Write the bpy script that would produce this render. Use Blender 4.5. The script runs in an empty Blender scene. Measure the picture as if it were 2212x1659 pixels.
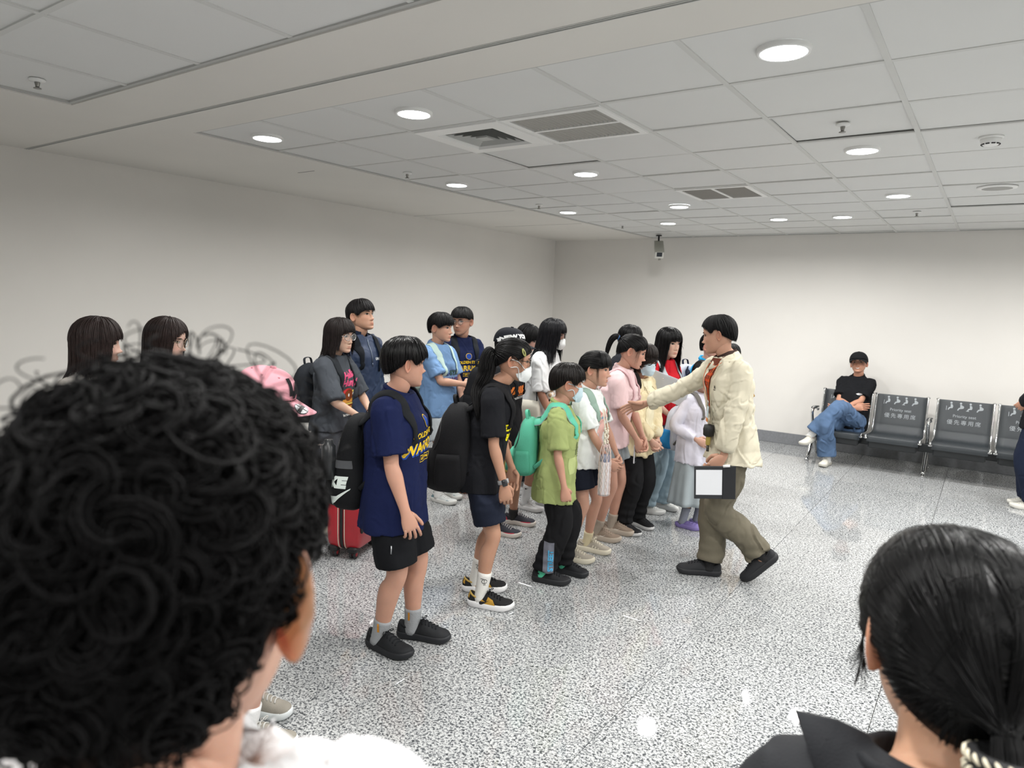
import bpy, bmesh, math, random
import numpy as np
from mathutils import Vector, Matrix
from mathutils.bvhtree import BVHTree

SC = bpy.context.scene
COL = SC.collection
PI = math.pi
R_ = math.radians

# ------------------------------------------------------------------ camera, world, exposure
cam_d = bpy.data.cameras.new('camera')
cam = bpy.data.objects.new('camera', cam_d)
COL.objects.link(cam)
cam_d.sensor_width = 36.0
cam_d.lens = 1490.0 / 2212.0 * 36.0
cam_d.clip_start = 0.02
cam.matrix_world = Matrix(((0.8197, -0.0973, 0.5645, 0.0), (0.5718, 0.0788, -0.8166, 0.0),
                           (0.0350, 0.9921, 0.1203, 1.75), (0, 0, 0, 1)))
_rot = cam.matrix_world.to_3x3()
_c0 = _rot.col[0].normalized()
_c2 = (_rot.col[2] - _c0 * _rot.col[2].dot(_c0)).normalized()
_c1 = _c2.cross(_c0)
cam.matrix_world = Matrix(((_c0.x, _c1.x, _c2.x, 0), (_c0.y, _c1.y, _c2.y, 0), (_c0.z, _c1.z, _c2.z, 1.75), (0, 0, 0, 1)))
cam_d.dof.use_dof = True
cam_d.dof.focus_distance = 3.6
cam_d.dof.aperture_fstop = 5.6
SC.camera = cam
SC.view_settings.view_transform = 'Standard'
SC.view_settings.look = 'None'
SC.view_settings.gamma = 1.0
SC.view_settings.use_curve_mapping = False
SC.view_settings.exposure = 0.0
LAMP_W = 18.2
wd = bpy.data.worlds.new('world')
SC.world = wd
wd.use_nodes = True
wd.node_tree.nodes['Background'].inputs[0].default_value = (0.86, 0.9, 0.95, 1)
wd.node_tree.nodes['Background'].inputs[1].default_value = 0.5

# ------------------------------------------------------------------ materials
def s2l(c):
    return tuple((x / 12.92 if x <= 0.04045 else ((x + 0.055) / 1.055) ** 2.4) for x in c)

def hexc(h):
    return s2l(tuple(int(h[i:i + 2], 16) / 255 for i in (0, 2, 4)))

_mats = {}
def mat(key, hx, rough=0.6, metal=0.0, bump=0.0, bscale=200.0, spec=0.5, emit=0.0, sheen=0.0, tint=False, alpha=1.0,
        trans=0.0, var=0.0, vscale=6.0, coat=0.0, sss=0.0):
    if key in _mats:
        return _mats[key]
    m = bpy.data.materials.new(key)
    m.use_nodes = True
    nt = m.node_tree
    b = nt.nodes['Principled BSDF']
    col = hexc(hx)
    b.inputs['Base Color'].default_value = (*col, 1)
    b.inputs['Roughness'].default_value = rough
    b.inputs['Metallic'].default_value = metal
    b.inputs['Specular IOR Level'].default_value = spec
    b.inputs['Alpha'].default_value = alpha
    b.inputs['Transmission Weight'].default_value = trans
    b.inputs['Sheen Weight'].default_value = sheen
    b.inputs['Coat Weight'].default_value = coat
    if sss:
        b.inputs['Subsurface Weight'].default_value = sss
        b.inputs['Subsurface Radius'].default_value = (0.012, 0.005, 0.003)
        b.inputs['Subsurface Scale'].default_value = 0.5
    if emit:
        b.inputs['Emission Color'].default_value = (*col, 1)
        b.inputs['Emission Strength'].default_value = emit
    src = None
    if var:
        tc = nt.nodes.new('ShaderNodeTexCoord')
        n = nt.nodes.new('ShaderNodeTexNoise')
        n.inputs['Scale'].default_value = vscale
        n.inputs['Detail'].default_value = 5
        nt.links.new(tc.outputs['Object'], n.inputs['Vector'])
        mr = nt.nodes.new('ShaderNodeMapRange')
        mr.inputs['From Min'].default_value = 0.3
        mr.inputs['From Max'].default_value = 0.7
        mr.inputs['To Min'].default_value = 1 - var
        mr.inputs['To Max'].default_value = 1 + var
        nt.links.new(n.outputs['Fac'], mr.inputs['Value'])
        mx = nt.nodes.new('ShaderNodeMix'); mx.data_type = 'RGBA'; mx.blend_type = 'MULTIPLY'
        mx.inputs['Factor'].default_value = 1
        mx.inputs['A'].default_value = (*col, 1)
        nt.links.new(mr.outputs['Result'], mx.inputs['B'])
        src = mx.outputs['Result']
    if tint:
        at = nt.nodes.new('ShaderNodeAttribute'); at.attribute_name = 'tint'
        mx = nt.nodes.new('ShaderNodeMix'); mx.data_type = 'RGBA'; mx.blend_type = 'MULTIPLY'
        mx.inputs['Factor'].default_value = 1
        if src: nt.links.new(src, mx.inputs['A'])
        else: mx.inputs['A'].default_value = (*col, 1)
        nt.links.new(at.outputs['Color'], mx.inputs['B'])
        src = mx.outputs['Result']
    if src:
        nt.links.new(src, b.inputs['Base Color'])
    if bump:
        tc = nt.nodes.new('ShaderNodeTexCoord')
        n = nt.nodes.new('ShaderNodeTexNoise')
        n.inputs['Scale'].default_value = bscale
        n.inputs['Detail'].default_value = 3
        nt.links.new(tc.outputs['Object'], n.inputs['Vector'])
        bp = nt.nodes.new('ShaderNodeBump')
        bp.inputs['Strength'].default_value = bump
        bp.inputs['Distance'].default_value = 0.004
        nt.links.new(n.outputs['Fac'], bp.inputs['Height'])
        nt.links.new(bp.outputs['Normal'], b.inputs['Normal'])
    _mats[key] = m
    return m

def cloth(hx, rough=0.85, bump=0.25, bscale=260.0, sheen=0.0, var=0.05):
    return mat('cloth_' + hx + '_%d' % int(rough * 100), hx, rough=rough, bump=bump, bscale=bscale, spec=0.14, sheen=sheen, var=var)

def skin(hx='c99372'):
    hx = ''.join('%02x' % int(int(hx[i:i + 2], 16) * f) for i, f in ((0, .94), (2, .935), (4, .955)))
    return mat('skin_' + hx, hx, rough=0.55, spec=0.35, tint=True, bump=0.05, bscale=500, sss=0.25, var=0.05, vscale=14)

def plastic(hx, rough=0.4):
    return mat('plastic_' + hx + '_%d' % int(rough * 100), hx, rough=rough)

def metal(hx='c8c8c8', rough=0.15):
    return mat('metal_' + hx + '_%d' % int(rough * 100), hx, rough=rough, metal=1.0)

def hair_mat(hx='0f0e10', rough=0.38, spec=.22):
    key = 'hair_' + hx + '_%d_%d' % (int(rough * 100), int(spec * 100))
    if key in _mats: return _mats[key]
    m = mat(key, hx, rough=rough, spec=spec, var=0.3, vscale=60)
    return m

# ------------------------------------------------------------------ mesh accumulation
class MB:
    def __init__(s):
        s.V = []; s.F = []; s.n = 0; s.T = []
    def add(s, V, F, m=0, tint=None, flip=False):
        V = np.asarray(V, float).reshape(-1, 3)
        if not isinstance(F, list): F = [F]
        for f in F:
            f = np.asarray(f, int)
            if f.size == 0: continue
            if f.ndim == 1: f = f[None]
            if flip: f = f[:, ::-1]
            s.F.append((f + s.n, m))
        s.V.append(V)
        s.T.append(np.ones((len(V), 3)) if tint is None else np.broadcast_to(np.asarray(tint, float), (len(V), 3)))
        s.n += len(V)
        return s
    def arrays(s):
        return (np.concatenate(s.V) if s.V else np.zeros((0, 3))), [f for f, _ in s.F]
    def mesh(s, name, mats, smooth=True, tint=False):
        V = np.concatenate(s.V)
        me = bpy.data.meshes.new(name)
        idx = np.concatenate([f.ravel() for f, _ in s.F])
        tot = np.concatenate([np.full(len(f), f.shape[1]) for f, _ in s.F])
        mi = np.concatenate([np.full(len(f), m) for f, m in s.F])
        me.vertices.add(len(V)); me.vertices.foreach_set('co', V.astype(np.float32).ravel())
        me.loops.add(len(idx)); me.loops.foreach_set('vertex_index', idx.astype(np.int32))
        me.polygons.add(len(tot))
        me.polygons.foreach_set('loop_start', np.concatenate([[0], np.cumsum(tot)[:-1]]).astype(np.int32))
        me.polygons.foreach_set('loop_total', tot.astype(np.int32))
        for m in (mats if isinstance(mats, (list, tuple)) else [mats]): me.materials.append(m)
        me.polygons.foreach_set('material_index', mi.astype(np.int32))
        me.polygons.foreach_set('use_smooth', np.full(len(tot), bool(smooth)))
        if tint:
            a = me.color_attributes.new('tint', 'FLOAT_COLOR', 'POINT')
            T = np.concatenate(s.T); T = np.concatenate([T, np.ones((len(T), 1))], 1)
            a.data.foreach_set('color', T.astype(np.float32).ravel())
        me.update(calc_edges=True)
        me.validate()
        return me
    def build(s, name, mats, parent=None, smooth=True, tint=False, loc=None):
        return link(name, s.mesh(name, mats, smooth, tint), parent, loc)

def link(name, me, parent=None, loc=None):
    o = bpy.data.objects.new(name, me)
    COL.objects.link(o)
    if parent is not None: o.parent = parent
    if loc is not None: o.location = loc
    return o

def tag(o, label=None, cat=None, group=None, kind=None):
    if label: o['label'] = label
    if cat: o['category'] = cat
    if group: o['group'] = group
    if kind: o['kind'] = kind
    return o

def empty(name, loc, rz=0.0):
    o = bpy.data.objects.new(name, None)
    o.empty_display_size = 0.1
    COL.objects.link(o)
    o.location = loc; o.rotation_euler = (0, 0, rz)
    return o

def copy_tree(o, parent=None):
    c = o.copy(); COL.objects.link(c); c.parent = parent
    for ch in list(o.children): copy_tree(ch, c)
    return c

def ringF(nr, nc, closed=True):
    i = np.arange(nr - 1)[:, None]; j = np.arange(nc if closed else nc - 1)[None]
    j2 = (j + 1) % nc
    return np.stack([i * nc + j, i * nc + j2, (i + 1) * nc + j2, (i + 1) * nc + j], -1).reshape(-1, 4)

def loft(mb, rings, cap0=True, cap1=True, m=0, tint=None):
    rings = np.asarray(rings, float)
    nr, nc = rings.shape[:2]
    V = rings.reshape(-1, 3); F = [ringF(nr, nc)]
    j = np.arange(nc); j2 = (j + 1) % nc
    if cap0:
        V = np.concatenate([V, rings[0].mean(0)[None]]); c = len(V) - 1
        F.append(np.stack([j2, j, np.full(nc, c)], -1))
    if cap1:
        V = np.concatenate([V, rings[-1].mean(0)[None]]); c = len(V) - 1
        b = (nr - 1) * nc
        F.append(np.stack([b + j, b + j2, np.full(nc, c)], -1))
    if tint is not None and np.ndim(tint) == 2:
        extra = len(V) - nr * nc
        tint = np.concatenate([tint] + [np.ones((1, 3))] * extra)
    mb.add(V, F, m, tint)

def nrm(v):
    v = np.asarray(v, float)
    return v / (np.linalg.norm(v, axis=-1, keepdims=True) + 1e-12)

def frames(P, side=None):
    P = np.asarray(P, float); n = len(P)
    T = np.zeros_like(P)
    T[1:-1] = P[2:] - P[:-2]; T[0] = P[1] - P[0]; T[-1] = P[-1] - P[-2]
    T = nrm(T)
    if side is None:
        a = np.array([0, 0, 1.0]) if abs(T[0][2]) < 0.9 else np.array([1.0, 0, 0])
        S = np.zeros_like(P); S[0] = nrm(np.cross(T[0], a))
        for i in range(1, n):
            v = S[i - 1] - T[i] * (S[i - 1] @ T[i]); S[i] = nrm(v)
    else:
        S = np.broadcast_to(np.asarray(side, float), P.shape)
        S = nrm(S - T * (S * T).sum(1, keepdims=True))
    B = np.cross(T, S)
    return T, S, B

def tube(mb, P, r, r2=None, side=None, n=10, m=0, tint=None, cap0=True, cap1=True, pw=1.0):
    P = np.asarray(P, float)
    k = len(P)
    r = np.broadcast_to(np.asarray(r, float), (k,)); r2 = r if r2 is None else np.broadcast_to(np.asarray(r2, float), (k,))
    T, S, B = frames(P, side)
    a = np.arange(n) * 2 * PI / n
    c, s_ = np.cos(a), np.sin(a)
    c = np.sign(c) * np.abs(c) ** pw; s_ = np.sign(s_) * np.abs(s_) ** pw
    rings = P[:, None] + r[:, None, None] * c[None, :, None] * S[:, None] + r2[:, None, None] * s_[None, :, None] * B[:, None]
    loft(mb, rings, cap0, cap1, m, tint)

def cat(P, seg=4):
    """Catmull-Rom through the rows of P (any number of columns)"""
    P = np.asarray(P, float)
    if len(P) < 3: 
        t = np.linspace(0, 1, seg + 1)[:, None]; return P[0] * (1 - t) + P[1] * t
    Q = np.concatenate([[2 * P[0] - P[1]], P, [2 * P[-1] - P[-2]]])
    out = []
    for i in range(1, len(Q) - 2):
        t = np.linspace(0, 1, seg, endpoint=False)[:, None]
        p0, p1, p2, p3 = Q[i - 1], Q[i], Q[i + 1], Q[i + 2]
        out.append(0.5 * ((2 * p1) + (-p0 + p2) * t + (2 * p0 - 5 * p1 + 4 * p2 - p3) * t * t + (-p0 + 3 * p1 - 3 * p2 + p3) * t ** 3))
    out.append(Q[-2][None])
    return np.concatenate(out)

def box(mb, lo, hi, m=0, bev=0.0, M=None):
    lo = np.asarray(lo, float); hi = np.asarray(hi, float)
    if bev <= 0:
        V = np.array([[x, y, z] for x in (lo[0], hi[0]) for y in (lo[1], hi[1]) for z in (lo[2], hi[2])])
        F = np.array([[0, 1, 3, 2], [4, 6, 7, 5], [0, 4, 5, 1], [2, 3, 7, 6], [0, 2, 6, 4], [1, 5, 7, 3]])
    else:
        V = []; F = []
        c = (lo + hi) / 2; h = (hi - lo) / 2
        b = min(bev, h.min() * 0.98)
        prof = [(h[2] - 0, b), (h[2] - b, 0.0)]
        zs = [(-h[2], b), (-h[2] + b, 0), (h[2] - b, 0), (h[2], b)]
        rings = []
        for z, ins in zs:
            x, y = h[0] - ins, h[1] - ins
            rings.append([(x, y - b, z), (x - b, y, z), (-x + b, y, z), (-x, y - b, z), (-x, -y + b, z), (-x + b, -y, z), (x - b, -y, z), (x, -y + b, z)])
        rings = np.array(rings) + c
        V = rings.reshape(-1, 3)
        F = [ringF(4, 8), np.arange(8)[None, ::-1], 24 + np.arange(8)[None]]
    if M is not None:
        V = np.asarray(V) @ np.asarray(M)[:3, :3].T + np.asarray(M)[:3, 3]
    mb.add(V, F, m)

def vnormals(V, Fs):
    N = np.zeros_like(V)
    for f in Fs:
        a = V[f[:, 0]]; b = V[f[:, 1]]; c = V[f[:, 2]]
        n = np.cross(b - a, c - a)
        if f.shape[1] == 4: n = np.cross(V[f[:, 2]] - V[f[:, 0]], V[f[:, 3]] - V[f[:, 1]])
        for k in range(f.shape[1]): np.add.at(N, f[:, k], n)
    return nrm(N)

def me_arrays(me):
    n = len(me.vertices)
    V = np.empty(n * 3, np.float32); me.vertices.foreach_get('co', V); V = V.reshape(-1, 3).astype(float)
    k = len(me.polygons)
    tot = np.empty(k, np.int32); me.polygons.foreach_get('loop_total', tot)
    st = np.empty(k, np.int32); me.polygons.foreach_get('loop_start', st)
    li = np.empty(len(me.loops), np.int32); me.loops.foreach_get('vertex_index', li)
    F = []
    for q in (3, 4):
        s = st[tot == q]
        if len(s): F.append(li[s[:, None] + np.arange(q)[None]])
    return V, F

def fuse(mb, voxel=0.009, smooth=4, dec=None, factor=0.5):
    """voxel-fuse overlapping closed lofts into one skin; returns V, [F]"""
    me = mb.mesh('tmp_fuse', [])
    o = bpy.data.objects.new('tmp_fuse', me); COL.objects.link(o)
    r = o.modifiers.new('r', 'REMESH'); r.mode = 'VOXEL'; r.voxel_size = voxel
    if smooth:
        s = o.modifiers.new('s', 'SMOOTH'); s.factor = factor; s.iterations = smooth
    if dec:
        d = o.modifiers.new('d', 'DECIMATE'); d.ratio = dec
    dg = bpy.context.evaluated_depsgraph_get()
    ev = o.evaluated_get(dg)
    m2 = ev.to_mesh()
    V, F = me_arrays(m2)
    ev.to_mesh_clear()
    bpy.data.objects.remove(o); bpy.data.meshes.remove(me)
    return V, F

def noise3(V, freq, seed, k=6):
    rng = np.random.RandomState(seed)
    f = np.asarray(freq, float) * np.ones(3)
    out = np.zeros(len(V))
    Q = V * f
    for _ in range(k):
        d = nrm(rng.normal(size=3)); e = nrm(rng.normal(size=3))
        out += np.sin(2 * PI * (Q @ d) + rng.rand() * 6.28 + 1.6 * np.sin(2 * PI * 0.6 * (Q @ e) + rng.rand() * 6.28))
    return out / math.sqrt(k)

def wrinkle(V, F, amp, freq, seed, sharp=True):
    N = vnormals(V, F)
    v = noise3(V, freq, seed)
    if sharp: v = np.sign(v) * (1 - np.exp(-np.abs(v) * 1.3))
    msk = 0.35 + 0.65 / (1 + np.exp(-2.5 * noise3(V, np.asarray(freq) * 0.35, seed + 7, 4)))
    return V + N * (amp * v * msk)[:, None]

def crease(V, F, amp, freq, seed, width=.22):
    N = vnormals(V, F)
    v = noise3(V, freq, seed)
    m = 1 / (1 + np.exp(-3 * noise3(V, np.asarray(freq) * .5, seed + 3, 4)))
    return V + N * (amp * m * (np.exp(-((v - .35) / (width * 2)) ** 2) * .7 - np.exp(-(v / width) ** 2)))[:, None]

def bvh_of(V, F):
    polys = []
    for f in F: polys += f.tolist()
    return BVHTree.FromPolygons([tuple(p) for p in V], polys)

# ------------------------------------------------------------------ flat print laid on a surface
def text_geo(body, size=0.1, align='CENTER', bold=0.0, shear=0.0, spacing=1.0):
    c = bpy.data.curves.new('tmp_text', 'FONT')
    c.body = body; c.size = size; c.align_x = align; c.align_y = 'CENTER'; c.offset = bold; c.shear = shear
    c.space_character = spacing; c.resolution_u = 3
    o = bpy.data.objects.new('tmp_text', c); COL.objects.link(o)
    me = bpy.data.meshes.new_from_object(o.evaluated_get(bpy.context.evaluated_depsgraph_get()))
    bm = bmesh.new(); bm.from_mesh(me)
    bmesh.ops.triangulate(bm, faces=bm.faces[:])
    V = np.array([v.co[:2] for v in bm.verts]) if bm.verts else np.zeros((0, 2))
    bm.verts.index_update()
    F = np.array([[v.index for v in f.verts] for f in bm.faces]) if bm.faces else np.zeros((0, 3), int)
    bm.free(); bpy.data.meshes.remove(me); bpy.data.objects.remove(o); bpy.data.curves.remove(c)
    return V, F

def poly_geo(pts):
    """2D outline (any simple polygon) to triangles"""
    bm = bmesh.new()
    vs = [bm.verts.new((x, y, 0)) for x, y in pts]
    f = bm.faces.new(vs)
    bmesh.ops.triangulate(bm, faces=[f])
    bm.verts.index_update()
    V = np.array([v.co[:2] for v in bm.verts]); F = np.array([[v.index for v in q.verts] for q in bm.faces])
    bm.free()
    return V, F

def ell(cx, cy, rx, ry, n=20, a0=0.0, a1=360.0):
    a = np.radians(np.linspace(a0, a1, n, endpoint=(a1 - a0) < 359))
    return [(cx + rx * math.cos(t), cy + ry * math.sin(t)) for t in a]

def rect(x0, y0, x1, y1):
    return [(x0, y0), (x1, y0), (x1, y1), (x0, y1)]

SWOOSH = [(-.5, .02), (-.52, -.1), (-.45, -.2), (-.3, -.22), (0, -.12), (.55, .2), (.1, .02), (-.18, -.07), (-.36, -.09), (-.44, -.04), (-.42, .08)]

def subdiv2d(V, F, maxlen):
    for _ in range(6):
        e = {}
        lens = np.stack([np.linalg.norm(V[F[:, (k + 1) % 3]] - V[F[:, k]], axis=1) for k in range(3)], 1)
        if lens.size == 0 or lens.max() < maxlen: break
        Vl = V.tolist(); nF = []
        for f, l in zip(F.tolist(), lens.tolist()):
            mids = []
            for k in range(3):
                a, b = f[k], f[(k + 1) % 3]
                L = l[k]
                if L > maxlen:
                    key = (min(a, b), max(a, b))
                    if key not in e:
                        e[key] = len(Vl); Vl.append([(V[a][0] + V[b][0]) / 2, (V[a][1] + V[b][1]) / 2])
                    mids.append(e[key])
                else: mids.append(None)
            poly = []
            for k in range(3):
                poly.append(f[k])
                if mids[k] is not None: poly.append(mids[k])
            if len(poly) == 3: nF.append(poly)
            elif len(poly) == 6:
                a, ab, b, bc, c, ca = poly
                nF += [[a, ab, ca], [ab, b, bc], [ca, bc, c], [ab, bc, ca]]
            else:
                # rotate so that a mid is the fan apex
                i = next(k for k in range(len(poly)) if poly[k] in mids and poly[k] is not None)
                p = poly[i:] + poly[:i]
                for k in range(1, len(p) - 1): nF.append([p[0], p[k], p[k + 1]])
        V = np.array(Vl); F = np.array(nF)
    return V, F

def decal(mb, geo, bvh, o, u, v, m=0, lift=0.0025, maxlen=0.02, n=None, near=0.25):
    """project 2D geometry (x along u, y along v) onto a surface; every vertex floats 'lift' above it"""
    V, F = geo
    if len(F) == 0: return
    V, F = subdiv2d(np.asarray(V, float), np.asarray(F), maxlen)
    o = np.asarray(o, float); u = nrm(u); v = nrm(v)
    n = nrm(np.cross(u, v)) if n is None else nrm(n)
    out = []; ok = []
    for x, y in V:
        p = o + u * x + v * y
        h = bvh.ray_cast(Vector(p + n * near), Vector(-n), near * 2)
        if h[0] is None: out.append(p); ok.append(False)
        else: out.append(np.array(h[0]) + n * lift); ok.append(True)
    ok = np.array(ok)
    F = F[ok[F].all(1)]
    if len(F) == 0: return
    out = np.array(out)
    a, b, c = out[F[:, 0]], out[F[:, 1]], out[F[:, 2]]
    fl = (np.cross(b - a, c - a) @ n) < 0
    F[fl] = F[fl][:, ::-1]
    mb.add(out, F, m)
# ------------------------------------------------------------------ people
def lerp_tab(tab, x):
    xs = sorted(tab); return np.interp(x, xs, [tab[k] for k in xs])

HZ = np.array([-.5, -.485, -.45, -.38, -.31, -.25, -.17, -.1, 0, .1, .2, .3, .38, .44, .48, .5])
HW = np.array([.02, .10, .165, .225, .262, .285, .305, .318, .325, .335, .333, .302, .250, .18, .105, .01])
HF = np.array([.30, .345, .368, .358, .365, .362, .362, .362, .36, .385, .378, .335, .265, .19, .11, .01])
HB = np.array([-.16, -.10, 0.02, .17, .25, .30, .355, .40, .452, .475, .47, .425, .345, .255, .15, .02])
FEAT = [(0, .02, .03, .05, .022), (0, -.06, .032, .055, .05), (0, -.15, .042, .05, .088), (0, -.175, .05, .03, .035), (.055, -.185, .028, .026, .035),
        (.145, .012, .075, .042, -.03), (.14, .085, .1, .03, .012), (.2, -.13, .085, .08, .014), (0, -.31, .12, .065, .022),
        (0, -.285, .07, .015, .017), (0, -.335, .065, .017, .02), (0, -.309, .085, .006, -.02), (0, -.375, .09, .02, -.012), (0, -.445, .075, .045, .014)]

def face_feat(y, z):
    out = np.zeros(np.broadcast(y, z).shape)
    for (cy, cz, sy, sz, a) in FEAT:
        for sg in ((1,) if cy == 0 else (1, -1)):
            out = out + a * np.exp(-((y - sg * cy) / sy) ** 2 - ((z - cz) / sz) ** 2)
    return out

def face_x(y, z):
    w = np.interp(z, HZ, HW); f = np.interp(z, HZ, HF)
    b = np.interp(z, HZ, HB); cx = (f - b) / 2
    s = np.clip(np.abs(y) / w, 0, .999) ** (1 / .85)
    return cx + (f - cx) * np.sqrt(1 - s * s) ** .85 + face_feat(y, z)

def skull_r(d):
    """distance from the skull centre (0,0,.05) to the scalp along direction d (n,3)"""
    a = np.where(d[:, 0] > 0, .395, .475); c = np.where(d[:, 2] > 0, .452, .56)
    q = 2.35
    return (np.abs(d[:, 0] / a) ** q + np.abs(d[:, 1] / .343) ** q + np.abs(d[:, 2] / c) ** q) ** (-1 / q)

def sdir(phi, eps):
    return np.stack([np.cos(eps) * np.cos(phi), np.cos(eps) * np.sin(phi), np.sin(eps)], -1)

def head_geo(smile=0.0, lip=(.80, .58, .57)):
    zs = np.concatenate([np.linspace(-.5, -.37, 9)[:-1], np.linspace(-.37, -.1, 30)[:-1], np.linspace(-.1, .14, 17)[:-1], np.linspace(.14, .5, 14)])
    th = np.linspace(0, 2 * PI, 64, endpoint=False)
    th = th - .42 * np.sin(th) * 1.0            # denser in front
    w = np.interp(zs, HZ, HW); f = np.interp(zs, HZ, HF); b = np.interp(zs, HZ, HB)
    # smooth the profile tables
    k = np.array([1, 2, 3, 2, 1]) / 9
    for arr in (w, f, b): arr[2:-2] = np.convolve(arr, k, 'valid')
    c, s = np.cos(th), np.sin(th)
    cx = (f - b) / 2
    X = cx[:, None] + np.where(c > 0, np.abs(c) ** .85 * (f - cx)[:, None], -np.abs(c) ** .9 * (b + cx)[:, None])
    Y = np.sign(s) * np.abs(s) ** .85 * w[:, None]
    Z = np.broadcast_to(zs[:, None], X.shape)
    front = np.clip(c * 2.2 - .15, 0, 1)[None]
    X = X + face_feat(Y, Z) * front
    if smile: Z = Z + smile * .03 * front * np.exp(-((np.abs(Y) - .1) / .05) ** 2 - ((Z + .31) / .05) ** 2)
    tint = np.ones(X.shape + (3,))
    L = np.exp(-(Y / .088) ** 4 - ((Z + .31) / .034) ** 4) * front
    tint = tint * (1 - L[..., None] * (1 - np.array(lip)))
    ck = np.exp(-((np.abs(Y) - .19) / .08) ** 2 - ((Z + .14) / .08) ** 2) * front * .5
    tint = tint * (1 - ck[..., None] * (1 - np.array([1.02, .86, .86])))
    return np.stack([X, Y, Z], -1), tint.reshape(-1, 3)

def ear_geo(sg, k=1.0):
    n = 18
    t = np.linspace(0, 2 * PI, n, endpoint=False)
    r = 1 + .12 * np.sin(t) + .05 * np.cos(2 * t)
    ox = -.085 * k * np.cos(t) * r; oz = .142 * k * np.sin(t) * (1 + .06 * np.sin(t))
    rings = []
    for sc, h in ((.62, -.05), (.9, -.012), (1.0, .02), (.97, .045), (.86, .05), (.72, .03), (.62, .022), (.45, -.018), (.2, -.03)):
        rings.append(np.stack([ox * sc, np.full(n, h * k), oz * sc], -1))
    P = np.array(rings)
    P[..., 0] *= np.where(P[..., 2] < -.05, .85, 1)
    a = R_(24 if k == 1.0 else 44)
    x = P[..., 0] * math.cos(a) - P[..., 1] * math.sin(a) * 1
    y = P[..., 1] * math.cos(a) - P[..., 0] * math.sin(a)
    # rotate so that the back edge stands off the head
    P = np.stack([x - .075, (y + .335) * sg, P[..., 2] - .045 - .06 * x * 0], -1)
    return P

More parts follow.
